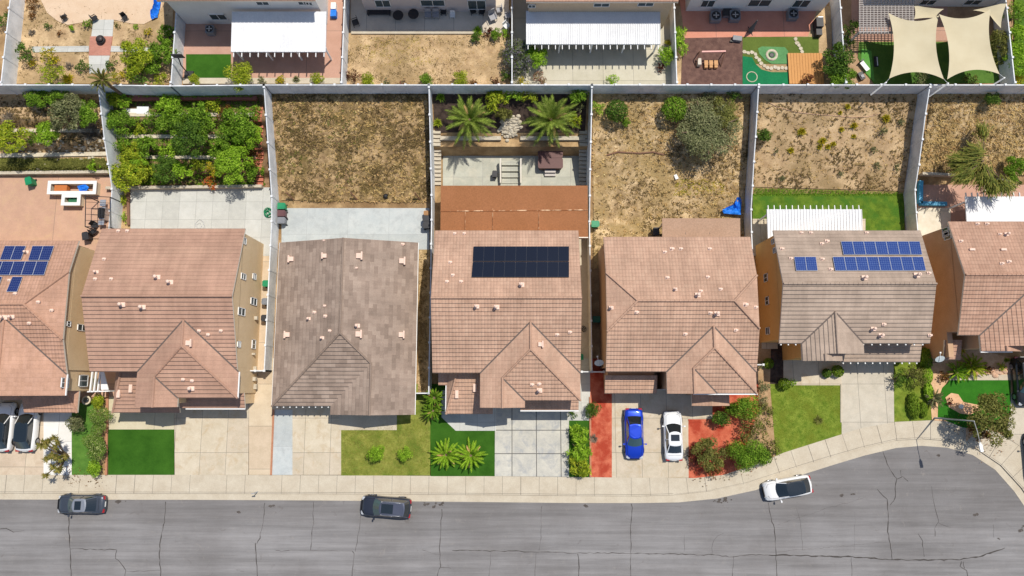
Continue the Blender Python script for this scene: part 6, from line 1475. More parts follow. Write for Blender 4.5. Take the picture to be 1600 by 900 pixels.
cover_stuff('dry_weeds', [(656, 395), (654, 610)], [(668, 395), (666, 610)], 900, L_weed, .08, .2, 18, label='dry weeds in the narrow side strip')
cover_stuff('yellow_weeds', [(560, 60), (565, 100)], [(690, 60), (680, 104)], 900, L_gold, .08, .2, 19, label='yellow green weeds in the left half of the upper dry yard', clump=.7)
cover_stuff('yellow_weeds', [(430, 152), (436, 300)], [(560, 152), (560, 300)], 350, L_olive, .1, .28, 20, label='greenish weeds in the left half of the slope behind the single storey house', clump=.8)
cover_stuff('yellow_weeds', [(1060, 280), (1050, 305)], [(1130, 280), (1130, 305)], 350, L_gold, .08, .22, 21, label='yellowish weeds below the huge bush', clump=.5)
def litter(pxs, n, spread, seed, label, z=.05):
    r = random.Random(seed); vs, fs = [], []
    for i in range(n):
        x, y = r.choice(pxs); g = P(x+r.gauss(0, spread), y+r.gauss(0, spread), 0); s = r.uniform(.03, .09); a = r.uniform(0, 6); k = len(vs); zz = (z if g.y > P(x, 772).y else -.1)+.06
        vs += [Vector((g.x+cos(a+q*1.57)*s*(1 if q % 2 else .5), g.y+sin(a+q*1.57)*s*(1 if q % 2 else .5), zz+r.uniform(0, .03))) for q in range(4)]; fs.append((k, k+1, k+2, k+3))
    me = bpy.data.meshes.new('fallen_leaves'); me.from_pydata([tuple(v) for v in vs], [], fs); me.materials.append(L_rust); o = bpy.data.objects.new('fallen_leaves', me); COL.objects.link(o); tag(o, label, 'leaves', kind='stuff')
litter([(1100, 740), (1130, 735), (1165, 728), (1190, 715), (1085, 720)], 260, 9, 1, 'fallen leaves on the sidewalk by the red bed')
litter([(1540, 690), (1520, 680), (1560, 690), (1500, 672)], 260, 11, 2, 'fallen leaves on the sidewalk beside the street lamp')
litter([(105, 740), (95, 720), (150, 745), (120, 745)], 160, 9, 3, 'fallen leaves on the sidewalk by the dragon tree')
# ================================================================ SMALLER THINGS
def lowwall(pts, h, w, mat, name, label, cat, cap=None, base=None, z=None):
    """pts: photo pixels along the foot"""
    W_ = [Gz(*p) if z is None else P(p[0], p[1], z) for p in pts]; m = MB(); c = MB()
    for a, b in zip(W_, W_[1:]):
        n = max(1, int((b-a).length/1.2))
        for i in range(n):
            p, q = a+(b-a)*(i/n), a+(b-a)*((i+1)/n); zz = min(zt(p.x, p.y), zt(q.x, q.y)) if z is None else z; zm = max(zt(p.x, p.y), zt(q.x, q.y)) if z is None else z
            mid = (p+q)/2; ang = atan2(q.y-p.y, q.x-p.x); L = (q-p).length
            m.box((mid.x, mid.y, (zz-.2+zm+h)/2), (L, w, zm+h-zz+.2), 0, ang); c.box((mid.x, mid.y, zm+h+.03), (L, w+.08, .06), 0, ang)
    o = empty(name, (W_[0].x, W_[0].y, W_[0].z)); tag(o, label, cat); wb(m, 'wall', mat, o); wb(c, 'cap', cap or mat, o); return o
lowwall([(170, 296), (412, 293)], .55, .22, M_retain, 'retaining_wall', 'low block retaining wall between the orchard and the pale patio', 'wall')
lowwall([(206, 246), (400, 247)], .12, .3, mottle('pale_block', rgb(196, 184, 160)[:3], rgb(214, 204, 182)[:3], 2, 9), 'retaining_wall', 'lower pale terrace wall inside the orchard garden', 'wall')
lowwall([(176, 214), (395, 214)], .12, .3, MATS['pale_block'], 'retaining_wall', 'middle pale terrace wall inside the orchard garden', 'wall')
lowwall([(172, 180), (398, 180)], .12, .3, MATS['pale_block'], 'retaining_wall', 'upper pale terrace wall inside the orchard garden', 'wall')
lowwall([(172, 153), (402, 153)], .18, .5, plain('red_border', (.3, .1, .075), .9), 'border_wall', 'dark red border strip at the foot of the back fence', 'wall')
lowwall([(-10, 273), (176, 271)], .6, .25, M_retain, 'retaining_wall', 'block retaining wall behind the outdoor kitchen', 'wall')
lowwall([(-10, 244), (168, 241)], .15, .35, MATS['pale_block'], 'retaining_wall', 'pale terrace wall above the olive grass strip', 'wall')
lowwall([(-10, 205), (158, 205)], .15, .3, MATS['pale_block'], 'retaining_wall', 'upper pale terrace wall of the far left yard', 'wall')
lowwall([(688, 217), (783, 217)], .2, .34, M_retain, 'retaining_wall', 'left half of the retaining wall under the big palms', 'wall')
lowwall([(813, 217), (914, 217)], .2, .34, M_retain, 'retaining_wall', 'right half of the retaining wall under the big palms', 'wall')
lowwall([(440, 315), (672, 316)], .16, .12, M_rust, 'edging', 'thin timber edging between the weedy slope and the bluish patio', 'edging', z=0)
lowwall([(1183, 291), (1300, 290.5)], .3, .12, M_rust, 'edging', 'timber edging along the top of the back lawn', 'edging', z=.05)
lowwall([(1437, 273), (1495, 276)], .5, .2, M_retain, 'retaining_wall', 'retaining wall behind the blue frame at the right', 'wall')
lowwall([(428, 640), (424, 742)], .06, .1, mottle('red_brick', rgb(170, 118, 90)[:3], rgb(184, 132, 104)[:3], 4, 14), 'edging', 'brick edging between the side path and the bluish driveway strip', 'edging', z=.03)
lowwall([(169, 612), (167, 742)], .12, .14, MATS['red_brick'], 'edging', 'brick edging right of the flowering hedge', 'edging', z=.03)
lowwall([(922, 620), (922.5, 745)], .1, .1, MATS['red_brick'], 'edging', 'thin edging on the left of the narrow red bed', 'edging', z=.03)
lowwall([(202, 296), (203, 352)], .25, .16, M_rust, 'edging', 'dark brick edging at the left end of the pale patio', 'edging', z=.03)
lowwall([(1314, 660), (1314, 600)], .02, .08, M_kerb, 'edging', 'concrete strip between the green lawn and the pale driveway', 'edging', z=.03)
lowwall([(653, 640), (652, 670)], .3, .2, M_whitep, 'post_wall', 'short cream post at the corner of the single storey house', 'post', z=0) if False else None
def stairs(x0, x1, ytop, ybot, n, mat, label, z_top=None, z_bot=None, tread=None, rail=None):
    A = P((x0+x1)/2, ybot, z_bot or 0) if z_bot is not None else Gz((x0+x1)/2, ybot); B = P((x0+x1)/2, ytop, z_top) if z_top is not None else Gz((x0+x1)/2, ytop)
    o = empty('stairs', A); tag(o, label, 'stairs'); w = (x1-x0)/14.6; me = None
    for i in range(n):
        t = (i+.5)/n; y = A.y+(B.y-A.y)*t; z = A.z+(B.z-A.z)*(i+1)/n; x = P((x0+x1)/2, ybot+(ytop-ybot)*t, z).x; d = (B.y-A.y)/n
        z = max(z, zt(x, y)+.08); m = MB(); m.box((0, 0, -.14), (w, d*.8, .28)); q = m.build('step', mat, o) if me is None else None
        if q is None: q = bpy.data.objects.new('step', me); COL.objects.link(q); q.parent = o
        me = q.data; q.location = (x-A.x, y-A.y, z-A.z)
    if rail:
        m = MB()
        for s in (-1, 1):
            m.bar((A.x+s*(w/2+.1), A.y, A.z+.5), (B.x+s*(w/2+.1), B.y, B.z+.5), .14, .5)
        wb(m, 'side_wall', rail, o)
    return o
stairs(400, 411, 166, 291, 18, mottle('brick_tread', rgb(178, 104, 84)[:3], rgb(194, 122, 100)[:3], 4, 14), 'long flight of brick red steps along the fence of the orchard garden')
stairs(676, 689, 206, 290, 13, M_retain, 'left flight of concrete steps beside the palm terrace patio', z_top=1.8, z_bot=0)
stairs(905, 917, 206, 290, 13, M_retain, 'right flight of concrete steps beside the palm terrace patio', z_top=1.8, z_bot=0)
stairs(784, 812, 250, 288, 4, M_patio, 'short wide steps with cream posts in the middle of the palm terrace patio', z_top=.55, z_bot=0, rail=M_cream)
stairs(785, 811, 188, 216, 5, M_retain, 'rocky steps between the two big palms', z_top=2.4, z_bot=.2)
m = MB(); c = P(797, 226, 0); m.lathe((c.x, c.y, 0), [(.62, 0), (.62, .4), (.42, .4), (.42, .25)], 20); tag(m.build('planter_ring', M_retain), 'round stone planter ring below the rocky steps', 'planter')
def bx_thing(name, label, cat, px, py, base, parts, rz=0, group=None):
    """parts: list of (part name, mat, [(cx,cy,cz,dx,dy,dz)...])"""
    g = P(px, py, base); o = empty(name, g, rz); tag(o, label, cat, group)
    for nm, mat, bs in parts:
        m = MB()
        for b in bs: m.box(b[:3], b[3:6])
        m.build(nm, mat, o)
    return o
def bin_(px, py, mat, label, base=0, rz=0, lid=None, s=1.):
    g = P(px, py, base+.9*s); o = empty('wheelie_bin', (g.x, g.y, base), rz); tag(o, label, 'bin')
    m = MB(); i = 0
    q = [[(-.24, -.28), (.24, -.28), (.24, .3), (-.24, .3)], [(-.3, -.34), (.3, -.34), (.3, .36), (-.3, .36)]]
    lo = [(x*s, y*s, .06) for x, y in q[0]]; hi = [(x*s, y*s, .95*s) for x, y in q[1]]
    m.face(lo[::-1]); m.face(hi)
    for k in range(4): m.face([lo[k], lo[(k+1) % 4], hi[(k+1) % 4], hi[k]])
    m.build('body', mat, o)
    l = MB(); l.prism([(-.33*s, -.4*s), (.33*s, -.4*s), (.33*s, .3*s), (.26*s, .38*s), (-.26*s, .38*s), (-.33*s, .3*s)], .95*s, 1.03*s); l.box((0, .4*s, 1.0*s), (.5*s, .07, .06)); l.box((0, -.02, 1.04*s), (.42*s, .5*s, .03)); l.build('lid', lid or mat, o)
    w = MB()
    for sx in (-1, 1): w.tube([(sx*.27*s, .3*s, .12), (sx*.33*s, .3*s, .12)], .12, 10)
    w.build('wheels', M_blackplastic, o)
bin_(440, 322, M_greenbin, 'green wheelie bin, top of the three against the fence', rz=-pi/2)
bin_(440, 333.5, M_maroon, 'maroon wheelie bin, middle of the three against the fence', rz=-pi/2)
bin_(440, 344.5, M_greybin, 'grey wheelie bin, bottom of the three against the fence', rz=-pi/2)
bin_(667, 333, plain('tan_plastic', (.35, .18, .07), .6), 'small tan lidded bin above the two black ones', rz=pi/2, s=.75)
bin_(667, 342, M_blackplastic, 'upper black bin at the right end of the bluish patio', rz=pi/2)
bin_(667, 352, M_blackplastic, 'lower black bin at the right end of the bluish patio', rz=pi/2)
bin_(417, 443, M_greenbin, 'green bin in the narrow side yard of the beige walled house', rz=pi/2)
bin_(416, 471, M_greybin, 'grey bin in the narrow side yard, below the green bin', rz=pi/2)
bin_(415, 497, M_blackplastic, 'dark bin in the narrow side yard, lowest of three', rz=pi/2)
bin_(930, 350, M_greenbin, 'lone green bin beside the fence of the dry slope', rz=-pi/2)
bin_(932, 499, plain('dark_green_plastic', (.01, .12, .07), .5), 'dark green bin in the shaded gap between two tan houses', rz=-pi/2)
bin_(1025, 362, M_blackplastic, 'black bin at the left end of the taupe patio cover')
bin_(45, 283, M_greenbin, 'green bin beside the retaining wall at the far left', rz=.3)
bin_(134, 369, M_blackplastic, 'black bin on the pink patio near the corner of the roof', rz=.2)
bin_(773, 272, M_blackplastic, 'low black box bin left of the wide steps', rz=.0, s=.8)
bin_(908, 558, M_greenbin, 'small green bin in the side yard of the house with the black solar array', rz=0, s=.7)
# hose bundle
def coil(px, py, base, mat, label, n=60, R=.5, name='garden_hose', r=.03):
    g = P(px, py, base); rr = random.Random(int(px)); pts = []
    for i in range(n*2):
        a = i*.55; q = R*(.6+.35*sin(i*.37)+rr.uniform(-.1, .1)); pts.append((g.x+cos(a)*q, g.y+sin(a)*q*1.1, base+.05+.06*abs(sin(i*.9))+i*.0015))
    m = MB(); m.tube(pts, r, 5); tag(m.build(name, mat), label, 'hose')
coil(420, 333, 0, M_greenbin, 'tangled green hose behind the fence from the three bins')
coil(313, 352, .03, M_steel, 'thin wire coil on the pale patio by the roof edge', n=12, R=.55, name='wire_coil', r=.012)
coil(912, 514, .03, M_blackplastic, 'dark hose coil in the narrow side yard of the black solar array house', n=16, R=.3)
# timber posts
for px, py, l in ((462, 312, 'left'), (561, 312, 'middle'), (659, 312, 'right')):
    b = P(px, py, .2); m = MB(); m.bar((b.x, b.y-.2, 0), (b.x-.55, b.y+.35, 1.55), .12, .12); tag(m.build('timber_post', M_rust), f'{l} of three leaning timber posts at the foot of the weedy slope', 'post')
m = MB(); b = Gz(603, 307); m.lathe(b, [(.22, 0), (.3, .12), (.1, .3)], 7); tag(m.build('stone', M_dark), 'dark stone at the foot of the weedy slope', 'stone')
# spa
g = P(860, 247, .9); o = empty('hot_tub', (g.x, g.y, 0)); tag(o, 'square hot tub under a dark brown cover on the palm terrace patio', 'hot tub')
def rrect(w, h, r, n=5):
    out = []
    for cx, cy, a0 in ((w/2-r, h/2-r, 0), (-w/2+r, h/2-r, pi/2), (-w/2+r, -h/2+r, pi), (w/2-r, -h/2+r, 1.5*pi)):
        out += [(cx+r*cos(a0+pi/2*i/n), cy+r*sin(a0+pi/2*i/n)) for i in range(n+1)]
    return out
m = MB(); m.prism(rrect(2.45, 2.15, .25), 0, .85); m.build('tub', plain('tub_side', (.12, .07, .06), .6), o)
Mc = plain('brown_vinyl', (.115, .045, .04), .55)
for s in (-1, 1):
    m = MB(); m.prism([(x, s*.57+y) for x, y in rrect(2.62, 1.12, .2)], .85, .97); m.build('cover', Mc, o)
m = MB(); m.box((0, -1.5, .15), (1.15, .5, .3)); m.box((0, -1.3, .42), (1.15, .3, .25)); m.build('step', plain('step_plastic', (.5, .46, .42), .6), o)
# barbecue island on the pink patio
g = P(112, 300, .9); o = empty('outdoor_kitchen', (g.x, g.y, 0)); tag(o, 'T shaped outdoor kitchen island with white counters and a blue tarp in it', 'outdoor kitchen')
def ring_box(m, x0, x1, y0, y1, z0, z1, t):
    m.box(((x0+x1)/2, y0+t/2, (z0+z1)/2), (x1-x0, t, z1-z0)); m.box(((x0+x1)/2, y1-t/2, (z0+z1)/2), (x1-x0, t, z1-z0)); m.box((x0+t/2, (y0+y1)/2, (z0+z1)/2), (t, y1-y0-2*t, z1-z0)); m.box((x1-t/2, (y0+y1)/2, (z0+z1)/2), (t, y1-y0-2*t, z1-z0))
Mcn = plain('white_counter', (.78, .77, .74), .4)
m = MB(); ring_box(m, -2.55, 2.55, -.25, 1.2, .86, .95, .34); m.build('counter', Mcn, o); m = MB(); ring_box(m, -.98, 1.0, -1.45, -.26, .86, .95, .34); m.build('counter', Mcn, o)
m = MB(); ring_box(m, -2.45, 2.45, -.15, 1.1, 0, .86, .2); ring_box(m, -.88, .9, -1.35, -.16, 0, .86, .2); m.build('base', S_cream, o)
m = MB(); m.box((-1.3, .45, .5), (1.3, .7, .5)); m.build('shelf', plain('orange_board', (.5, .16, .04), .6), o); m = MB(); m.box((0, -.8, .55), (.9, .7, .1)); m.build('sink', plain('green_board', (.03, .16, .07), .6), o)
Mblue = mottle('blue_tarp', (.01, .14, .6), (.03, .25, .85), 3, 14, rough=.4, bump=.03)
def tarp(pxs, z, label, seed, hh=.25, world_z=0, nm='tarp'):
    r = random.Random(seed); me_pts = [P(x, y, z) for x, y in pxs]; m = MB(); c = sum(me_pts, Vector())/len(me_pts)
    N = 7
    def rr_(p, k): return Vector((p.x, p.y, z+.04+r.random()*hh*(1-k/N*.6)))
    ringp = None
    for k in range(N, -1, -1):
        cur = [rr_(c+(p-c)*(k/N), k) for p in me_pts]
        if ringp:
            for i in range(len(cur)): j = (i+1) % len(cur); m.face([ringp[i], ringp[j], cur[j], cur[i]])
        ringp = cur
    tag(m.build(nm, Mblue), label, 'tarp')
tarp([(121, 291), (134, 288), (140, 293), (136, 298), (125, 299)], .7, 'crumpled blue tarp lying in the outdoor kitchen', 1)
dens = lambda pl, n=5: [(a[0]+(b[0]-a[0])*i/n, a[1]+(b[1]-a[1])*i/n) for a, b in zip(pl, pl[1:]+pl[:1]) for i in range(n)]
tarp(dens([(1128, 328), (1130, 334), (1157, 336), (1159, 300), (1155, 298), (1150, 312), (1143, 326)]), .62, 'crumpled bright blue tarp beside the fence on the dry slope', 2, .4)
tarp(dens([(240, -20), (252, -20), (252, 10), (247, 28), (238, 32), (235, 22), (242, 10)]), ZB+.1, 'crumpled blue cover on the curved peach patio', 3, .5)
# pergola frame and grill
o = empty('gazebo', P(153, 332, 0)); tag(o, 'thin black metal gazebo frame without its canopy on the pink patio', 'gazebo frame')
m = MB(); z = 2.3; c4 = [P(134, 306, z), P(172, 308, z), P(172, 355, z), P(133, 354, z)]
for a, b in zip(c4, c4[1:]+c4[:1]): m.bar(a, b, .06)
for t in (.2, .4, .6, .8): m.bar(c4[0]+(c4[3]-c4[0])*t, c4[1]+(c4[2]-c4[1])*t, .035); 
m.bar(c4[0]+(c4[1]-c4[0])*.5, c4[3]+(c4[2]-c4[3])*.5, .035)
wb(m, 'frame', M_black, o)
for c in c4: m = MB(); m.bar((c.x, c.y, 0), c, .08); wb(m, 'post', M_black, o)
g = P(159, 333, .9); o = empty('grill', (g.x, g.y, 0)); tag(o, 'black barbecue grill cart under the black gazebo frame', 'grill')
m = MB(); m.box((0, 0, .45), (.6, 1.3, .8)); m.build('cart', M_steel, o); m = MB(); m.tube([(0, -.5, .95), (0, .5, .95)], .32, 12); m.build('hood', M_black, o); m = MB(); m.box((0, 1.1, .85), (.6, .7, .05)); m.build('side_shelf', M_steel, o); m = MB(); m.box((0, -1.0, .85), (.6, .5, .05)); m.build('side_shelf', M_steel, o)
def chair(px, py, base, rz, mat, label, s=1., group=None):
    g = P(px, py, base+.5); o = empty('chair', (g.x, g.y, base), rz); tag(o, label, 'chair', group)
    m = MB(); m.box((0, 0, .43*s), (.52*s, .5*s, .06)); m.build('seat', mat, o)
    m = MB(); m.box((0, .27*s, .72*s), (.52*s, .06, .55*s)); m.build('backrest', mat, o)
    me = None
    for x in (-.23, .23):
        for y in (-.22, .22):
            m = MB(); m.box((0, 0, .2*s), (.05, .05, .4*s)); q = m.build('leg', mat, o); q.location = (x*s, y*s, 0)
    for x in (-.27, .27): m = MB(); m.box((x*s, 0, .62*s), (.05, .5*s, .05)); m.build('armrest', mat, o)
    return o
chair(148, 351, 0, 1., M_black, 'black chair below the grill'); chair(146, 361, 0, 2.2, M_black, 'dark chair nearest the black bin')
def table(px, py, base, r, mat, label, sq=False):
    g = P(px, py, base+.7); o = empty('table', (g.x, g.y, base)); tag(o, label, 'table')
    m = MB()
    if sq: m.box((0, 0, .72), (r*2.6, r*1.5, .05))
    else: m.lathe((0, 0, .7), [(r, 0), (r, .05)], 20)
    m.build('tabletop', mat, o); m = MB(); m.tube([(0, 0, 0), (0, 0, .7)], .06, 8); m.lathe((0, 0, 0), [(r*.5, 0), (.1, .08)], 12); m.build('pedestal', mat, o)
# furniture of the grey patio (upper centre)
Mg = plain('grey_furniture', (.32, .32, .34), .6)
chair(555, 35, ZB, -1.2, M_black, 'dark lounge chair alone at the left end of the grey patio', 1.2)
g = P(592, 19, ZB+.4); o = empty('bench', (g.x, g.y, ZB)); tag(o, 'long dark bench against the pale walled house', 'bench')
m = MB(); m.box((0, 0, .42), (2.4, .55, .07)); m.build('seat', M_black, o); m = MB(); m.box((0, .3, .7), (2.4, .06, .5)); m.build('backrest', M_black, o)
for x in (-1.1, 1.1): m = MB(); m.box((x, 0, .2), (.08, .5, .4)); m.build('leg', M_black, o)
table(622, 24, ZB, .55, M_black, 'left of two dark round tables on the grey patio'); table(646, 22, ZB, .55, M_black, 'right of two dark round tables on the grey patio')
chair(669, 23, ZB, 0, Mg, 'left of the two grey armchairs on the grey patio', 1.15); chair(681, 23, ZB, 0, Mg, 'right of the two grey armchairs on the grey patio', 1.15)
chair(693, 18, ZB, 0, M_black, 'black chair between the grey armchairs and the small white chair'); chair(707, 23, ZB, 0, M_whitep, 'small white chair on the grey patio', .9)
chair(739, 17, ZB, .3, M_black, 'black chair by the patio door, left'); chair(753, 18, ZB, -.3, M_black, 'black chair by the patio door, right')
chair(770, 27, ZB, .4, Mg, 'grey lounge chair in the sun at the right end of the grey patio', 1.4); chair(780, 15, ZB, -1.4, Mg, 'grey chair above the sunlit lounge chair', 1.1); chair(793, 24, ZB, -1.4, Mg, 'grey chair tight against the thin upper fence'); chair(791, 40, ZB, .8, M_whitep, 'white chair near the flower cluster', 1.)
# air conditioners
def ac(px, py, base, label, s=1.):
    g = P(px, py, base+.75); o = empty('air_conditioner', (g.x, g.y, base)); tag(o, label, 'air conditioner')
    m = MB(); m.prism(rrect(.85*s, .85*s, .08), 0, .75); m.build('case', M_greybin, o); m = MB(); m.lathe((0, 0, .75), [(.36*s, 0), (.36*s, .03), (.3*s, .03)], 20); m.build('fan_guard', M_black, o)
    f = MB()
    for a in range(4): f.box((cos(a*pi/2)*.15, sin(a*pi/2)*.15, .8), (.28 if a % 2 == 0 else .1, .1 if a % 2 == 0 else .28, .02))
    f.build('fan', M_steel, o)
ac(327, 45, ZB, 'air conditioner on the shaded brown patio, upper left'); ac(1119, 24, ZB, 'left of the two air conditioners on the salmon patio', 1.25); ac(1149, 23, ZB, 'right of the two air conditioners on the salmon patio', 1.25); ac(1240, 21, ZB, 'air conditioner alone further right on the salmon patio', 1.2)
bx_thing('storage_box', 'dark box between the two air conditioners', 'box', 1134, 24, ZB, [('body', M_greybin, [(0, 0, .3, .8, .7, .6)]), ('lid', M_black, [(0, 0, .62, .86, .76, .05)])])
bx_thing('storage_box', 'white and blue box in the side passage of the white walled house', 'box', 523, 25, ZB, [('body', Mblue, [(0, 0, .3, .6, .7, .6)]), ('lid', M_whitep, [(0, .75, .35, .5, .7, .7)])])
bx_thing('covered_grill', 'black covered grill at the right end of the salmon patio', 'grill', 1275, 46, ZB, [('cover', M_blackplastic, [(0, .3, .5, .7, 1., 1.), (0, -.5, .35, .6, .9, .7)]), ('shelf', M_steel, [(.1, .6, .95, .5, .5, .06)])])
bx_thing('meter_cabinet', 'dark box lying beside the brown mulch', 'box', 1150, 63, ZB, [('body', M_greybin, [(0, 0, .25, .9, .5, .5)]), ('wheel', M_black, [(-.5, -.3, .15, .3, .15, .3)])], rz=-.15)
# basketball hoop
g = P(297, 118, ZB); o = empty('basketball_hoop', g); tag(o, 'black basketball hoop standing at the left of the small upper turf', 'basketball hoop')
m = MB(); m.box((0, 0, .15), (.9, .7, .3)); m.build('base', M_blackplastic, o); m = MB(); m.tube([(0, 0, .2), (.05, .1, 2.0), (.1, .5, 2.7)], .06, 8); m.build('pole', M_black, o); m = MB(); m.box((.1, .65, 2.9), (1.1, .06, .75)); m.build('backboard', M_blackplastic, o); m = MB(); m.tube([(.1+.23*cos(a*.5), 1.+.23*sin(a*.5), 2.7) for a in range(13)], .02, 5, cap=False); m.build('rim', M_black, o)
# fire pit, wall bowl
g = P(156, 61, ZB+.5); o = empty('fire_pit', (g.x, g.y, ZB)); tag(o, 'round black fire pit on the brick square of the upper left yard', 'fire pit')
m = MB(); m.lathe((0, 0, 0), [(.3, 0), (.42, .2), (.44, .5), (.36, .5), (.3, .3)], 20); m.build('bowl', M_black, o); m = MB(); m.lathe((0, 0, .5), [(.38, 0), (.2, .14), (.03, .18)], 20); m.build('lid', plain('dark_bronze', (.05, .035, .035), .5), o)
for px, py, l in ((99, 25, 'left of three small dark chairs on the curved peach patio'), (147, 27, 'middle of three small dark chairs on the curved peach patio'), (194, 26, 'right of three small dark chairs on the curved peach patio')): chair(px, py, ZB, px*.1, M_black, l, .9)
# yard with putting green
g = P(1257, 109, ZB); o = empty('wooden_deck', g); tag(o, 'orange wooden deck platform in the corner of the putting green yard', 'deck')
Mdk = plain('deck_orange', rgb(196, 140, 78), .7)
for i in range(12): m = MB(); m.box((-1.62+i*.295, 0, .3), (.27, 3.3, .05)); m.build('plank', Mdk, o)
m = MB(); m.box((0, 0, .14), (3.4, 3.2, .26)); m.build('frame', M_rust, o)
Mst = mottle('flagstone', rgb(176, 164, 142)[:3], rgb(206, 196, 176)[:3], 3, 12)
SS = [(1163, 81), (1169, 83), (1175, 82), (1180, 85), (1182, 90), (1186, 94), (1189, 99), (1194, 103), (1199, 106), (1205, 107), (1211, 105), (1216, 107), (1222, 106), (1228, 107), (1243, 61), (1245, 67), (1248, 71), (1251, 76), (1253, 81)]
for i, (x, y) in enumerate(SS):
    g = P(x, y, ZB+.1); r = random.Random(i); m = MB(); m.prism([(g.x+cos(a*1.05)*r.uniform(.17, .25), g.y+sin(a*1.05)*r.uniform(.17, .25)) for a in range(6)], ZB, ZB+.16)
    tag(m.build('stepping_stone', Mst), f'{ORD[i]} stepping stone from the left on the curving path by the putting green' if i < 14 else f'{ORD[i-14]} stepping stone from the top on the short path leading to the wooden deck', 'stepping stone', 'stones of the curved path' if i < 14 else 'stones of the deck path')
g = P(1174, 121, ZB); m = MB(); m.lathe((g.x, g.y, ZB), [(.58, 0), (.58, .16), (.5, .17), (.5, .12)], 20); tag(m.build('stone_disc', Mst), 'round stone disc on the dark putting green', 'stone disc')
g = P(1205, 87, ZB); o = empty('ring_fire_pit', g); tag(o, 'round white stone ring with a dark centre on the pale turf', 'fire ring'); m = MB(); m.lathe((0, 0, 0), [(.62, 0), (.62, .2), (.38, .2), (.38, .1)], 20); m.build('ring', Mst, o); m = MB(); m.lathe((0, 0, .11), [(.36, 0), (.2, .06)], 14); m.build('bowl', M_black, o)
g = P(1111, 97, ZB+.6); o = empty('play_set', (g.x, g.y, ZB)); tag(o, 'wooden toy play set with a pink beam on the brown mulch', 'play set')
Mpw = plain('play_wood', rgb(196, 148, 100), .7); Mpp = plain('pink_beam', rgb(226, 170, 160), .6)
m = MB(); m.bar((-1.1, .75, 1.3), (1.3, .8, 1.3), .14); m.build('beam', Mpp, o)
for x in (-1.3, 1.25): m = MB(); m.bar((x, .8, 1.3), (x-.15, -.4, 0), .08); m.bar((x, .8, 1.3), (x+.15, 1.2, 0), .08); m.build('frame', M_rust, o)
for x in (-.45, .05, .55): m = MB(); m.box((x, 0, .45), (.38, .5, .08)); m.box((x, -.35, .3), (.32, .3, .3)); m.build('seat', Mpw, o)
m = MB(); m.box((-1.15, .1, .3), (.35, .7, .6)); m.build('step', plain('pale_board', (.55, .5, .42), .6), o)
g = P(1176, 43, ZB+.8); o = empty('patio_umbrella', (g.x, g.y, ZB)); tag(o, 'folded dark umbrella on a stand on the salmon patio', 'umbrella'); m = MB(); m.tube([(0, 0, .2), (0, 0, 2.2)], [.28, .05], 8); m.build('canopy', M_blackplastic, o)
for a in range(4): m = MB(); m.bar((0, 0, .25), (cos(a*pi/2+.4)*.7, sin(a*pi/2+.4)*.7, .02), .05); m.build('foot', M_black, o)
# pergola and sails
o = empty('pergola', P(1385, 35, ZB)); tag(o, 'grey lattice pergola roof against the house at the top right', 'pergola'); z = ZB+2.6
A, B, C_, D = P(1343, 50, z), P(1426, 50, z), P(1426, -20, z), P(1343, -20, z)
Mlt = plain('weathered_lattice', (.46, .42, .39), .8)
for i in range(2): m = MB(); m.bar(A+(D-A)*i*.97+Vector((0, 0, -.15)), B+(C_-B)*i*.97+Vector((0, 0, -.15)), .12, .2); wb(m, 'beam', Mlt, o)
for i in range(16): m = MB(); m.bar(A+(B-A)*(i/15)+Vector((0, -.2, 0)), D+(C_-D)*(i/15), .06, .12); wb(m, 'rafter', Mlt, o)
for i in range(26): m = MB(); m.bar(A+(D-A)*(i/25)+Vector((-.1, 0, .08)), B+(C_-B)*(i/25)+Vector((.1, 0, .08)), .06, .04); wb(m, 'lath', Mlt, o)
for c in (A, B): m = MB(); m.bar((c.x, c.y, ZB), c, .14); wb(m, 'post', Mlt, o)
Msail = NT('sail_cloth'); cc = Msail.ramp(Msail.noise(.6, 3, .5), [(.3, rgb(192, 180, 150)[:3]), (.7, rgb(200, 189, 160)[:3])]); Msail.col(cc); Msail = Msail.m
def sail(c, zs, label, sag=.12, sagz=.5, posts=()):
    V4 = [P(x, y, z) for (x, y), z in zip(c, zs)]; N = 14; o = empty('shade_sail', V4[0]-Vector((0, 0, V4[0].z-ZB))); tag(o, label, 'shade sail'); m = MB(); grid = []
    n = len(V4); ctr = sum(V4, Vector())/n
    for j in range(N+1):
        row = []
        for i in range(N+1):
            u, v = i/N, j/N
            if n == 4: p = (V4[0]*(1-u)+V4[1]*u)*(1-v)+(V4[3]*(1-u)+V4[2]*u)*v
            else: p = V4[0]*(1-v)+(V4[1]*(1-u)+V4[2]*u)*v
            # edges curve inwards, strongest half way along each side
            du = 4*u*(1-u); dv = 4*v*(1-v)
            if n == 4: q = p+((V4[0]+V4[3])/2*0+(ctr-p))*0; q = p.copy(); q += (V4[3]-V4[0])*sag*du*(1-2*v)*.95*(1 if True else 0); q += (V4[1]-V4[0])*sag*dv*(1-2*u)*.95
            else: q = p+(ctr-p)*sag*(1-min(u, 1-u)*0)*max(0, (dv*abs(2*u-1)+du*v*v))
            q.z -= sagz*du*dv*.5; row.append(q)
        grid.append(row)
    for j in range(N):
        for i in range(N):
            m.face([grid[j][i], grid[j][i+1], grid[j+1][i+1], grid[j+1][i]], smooth=True)
    wb(m, 'cloth', Msail, o)
    for k in posts:
        p = V4[k]; d = (p-ctr); d.z = 0; d.normalize(); f = p+d*.55; m = MB(); m.tube([(f.x, f.y, ZB), (f.x, f.y, p.z+.1)], .07, 8); m.tube([p, (f.x, f.y, p.z+.05)], .02, 5); wb(m, 'post', M_whitep, o)
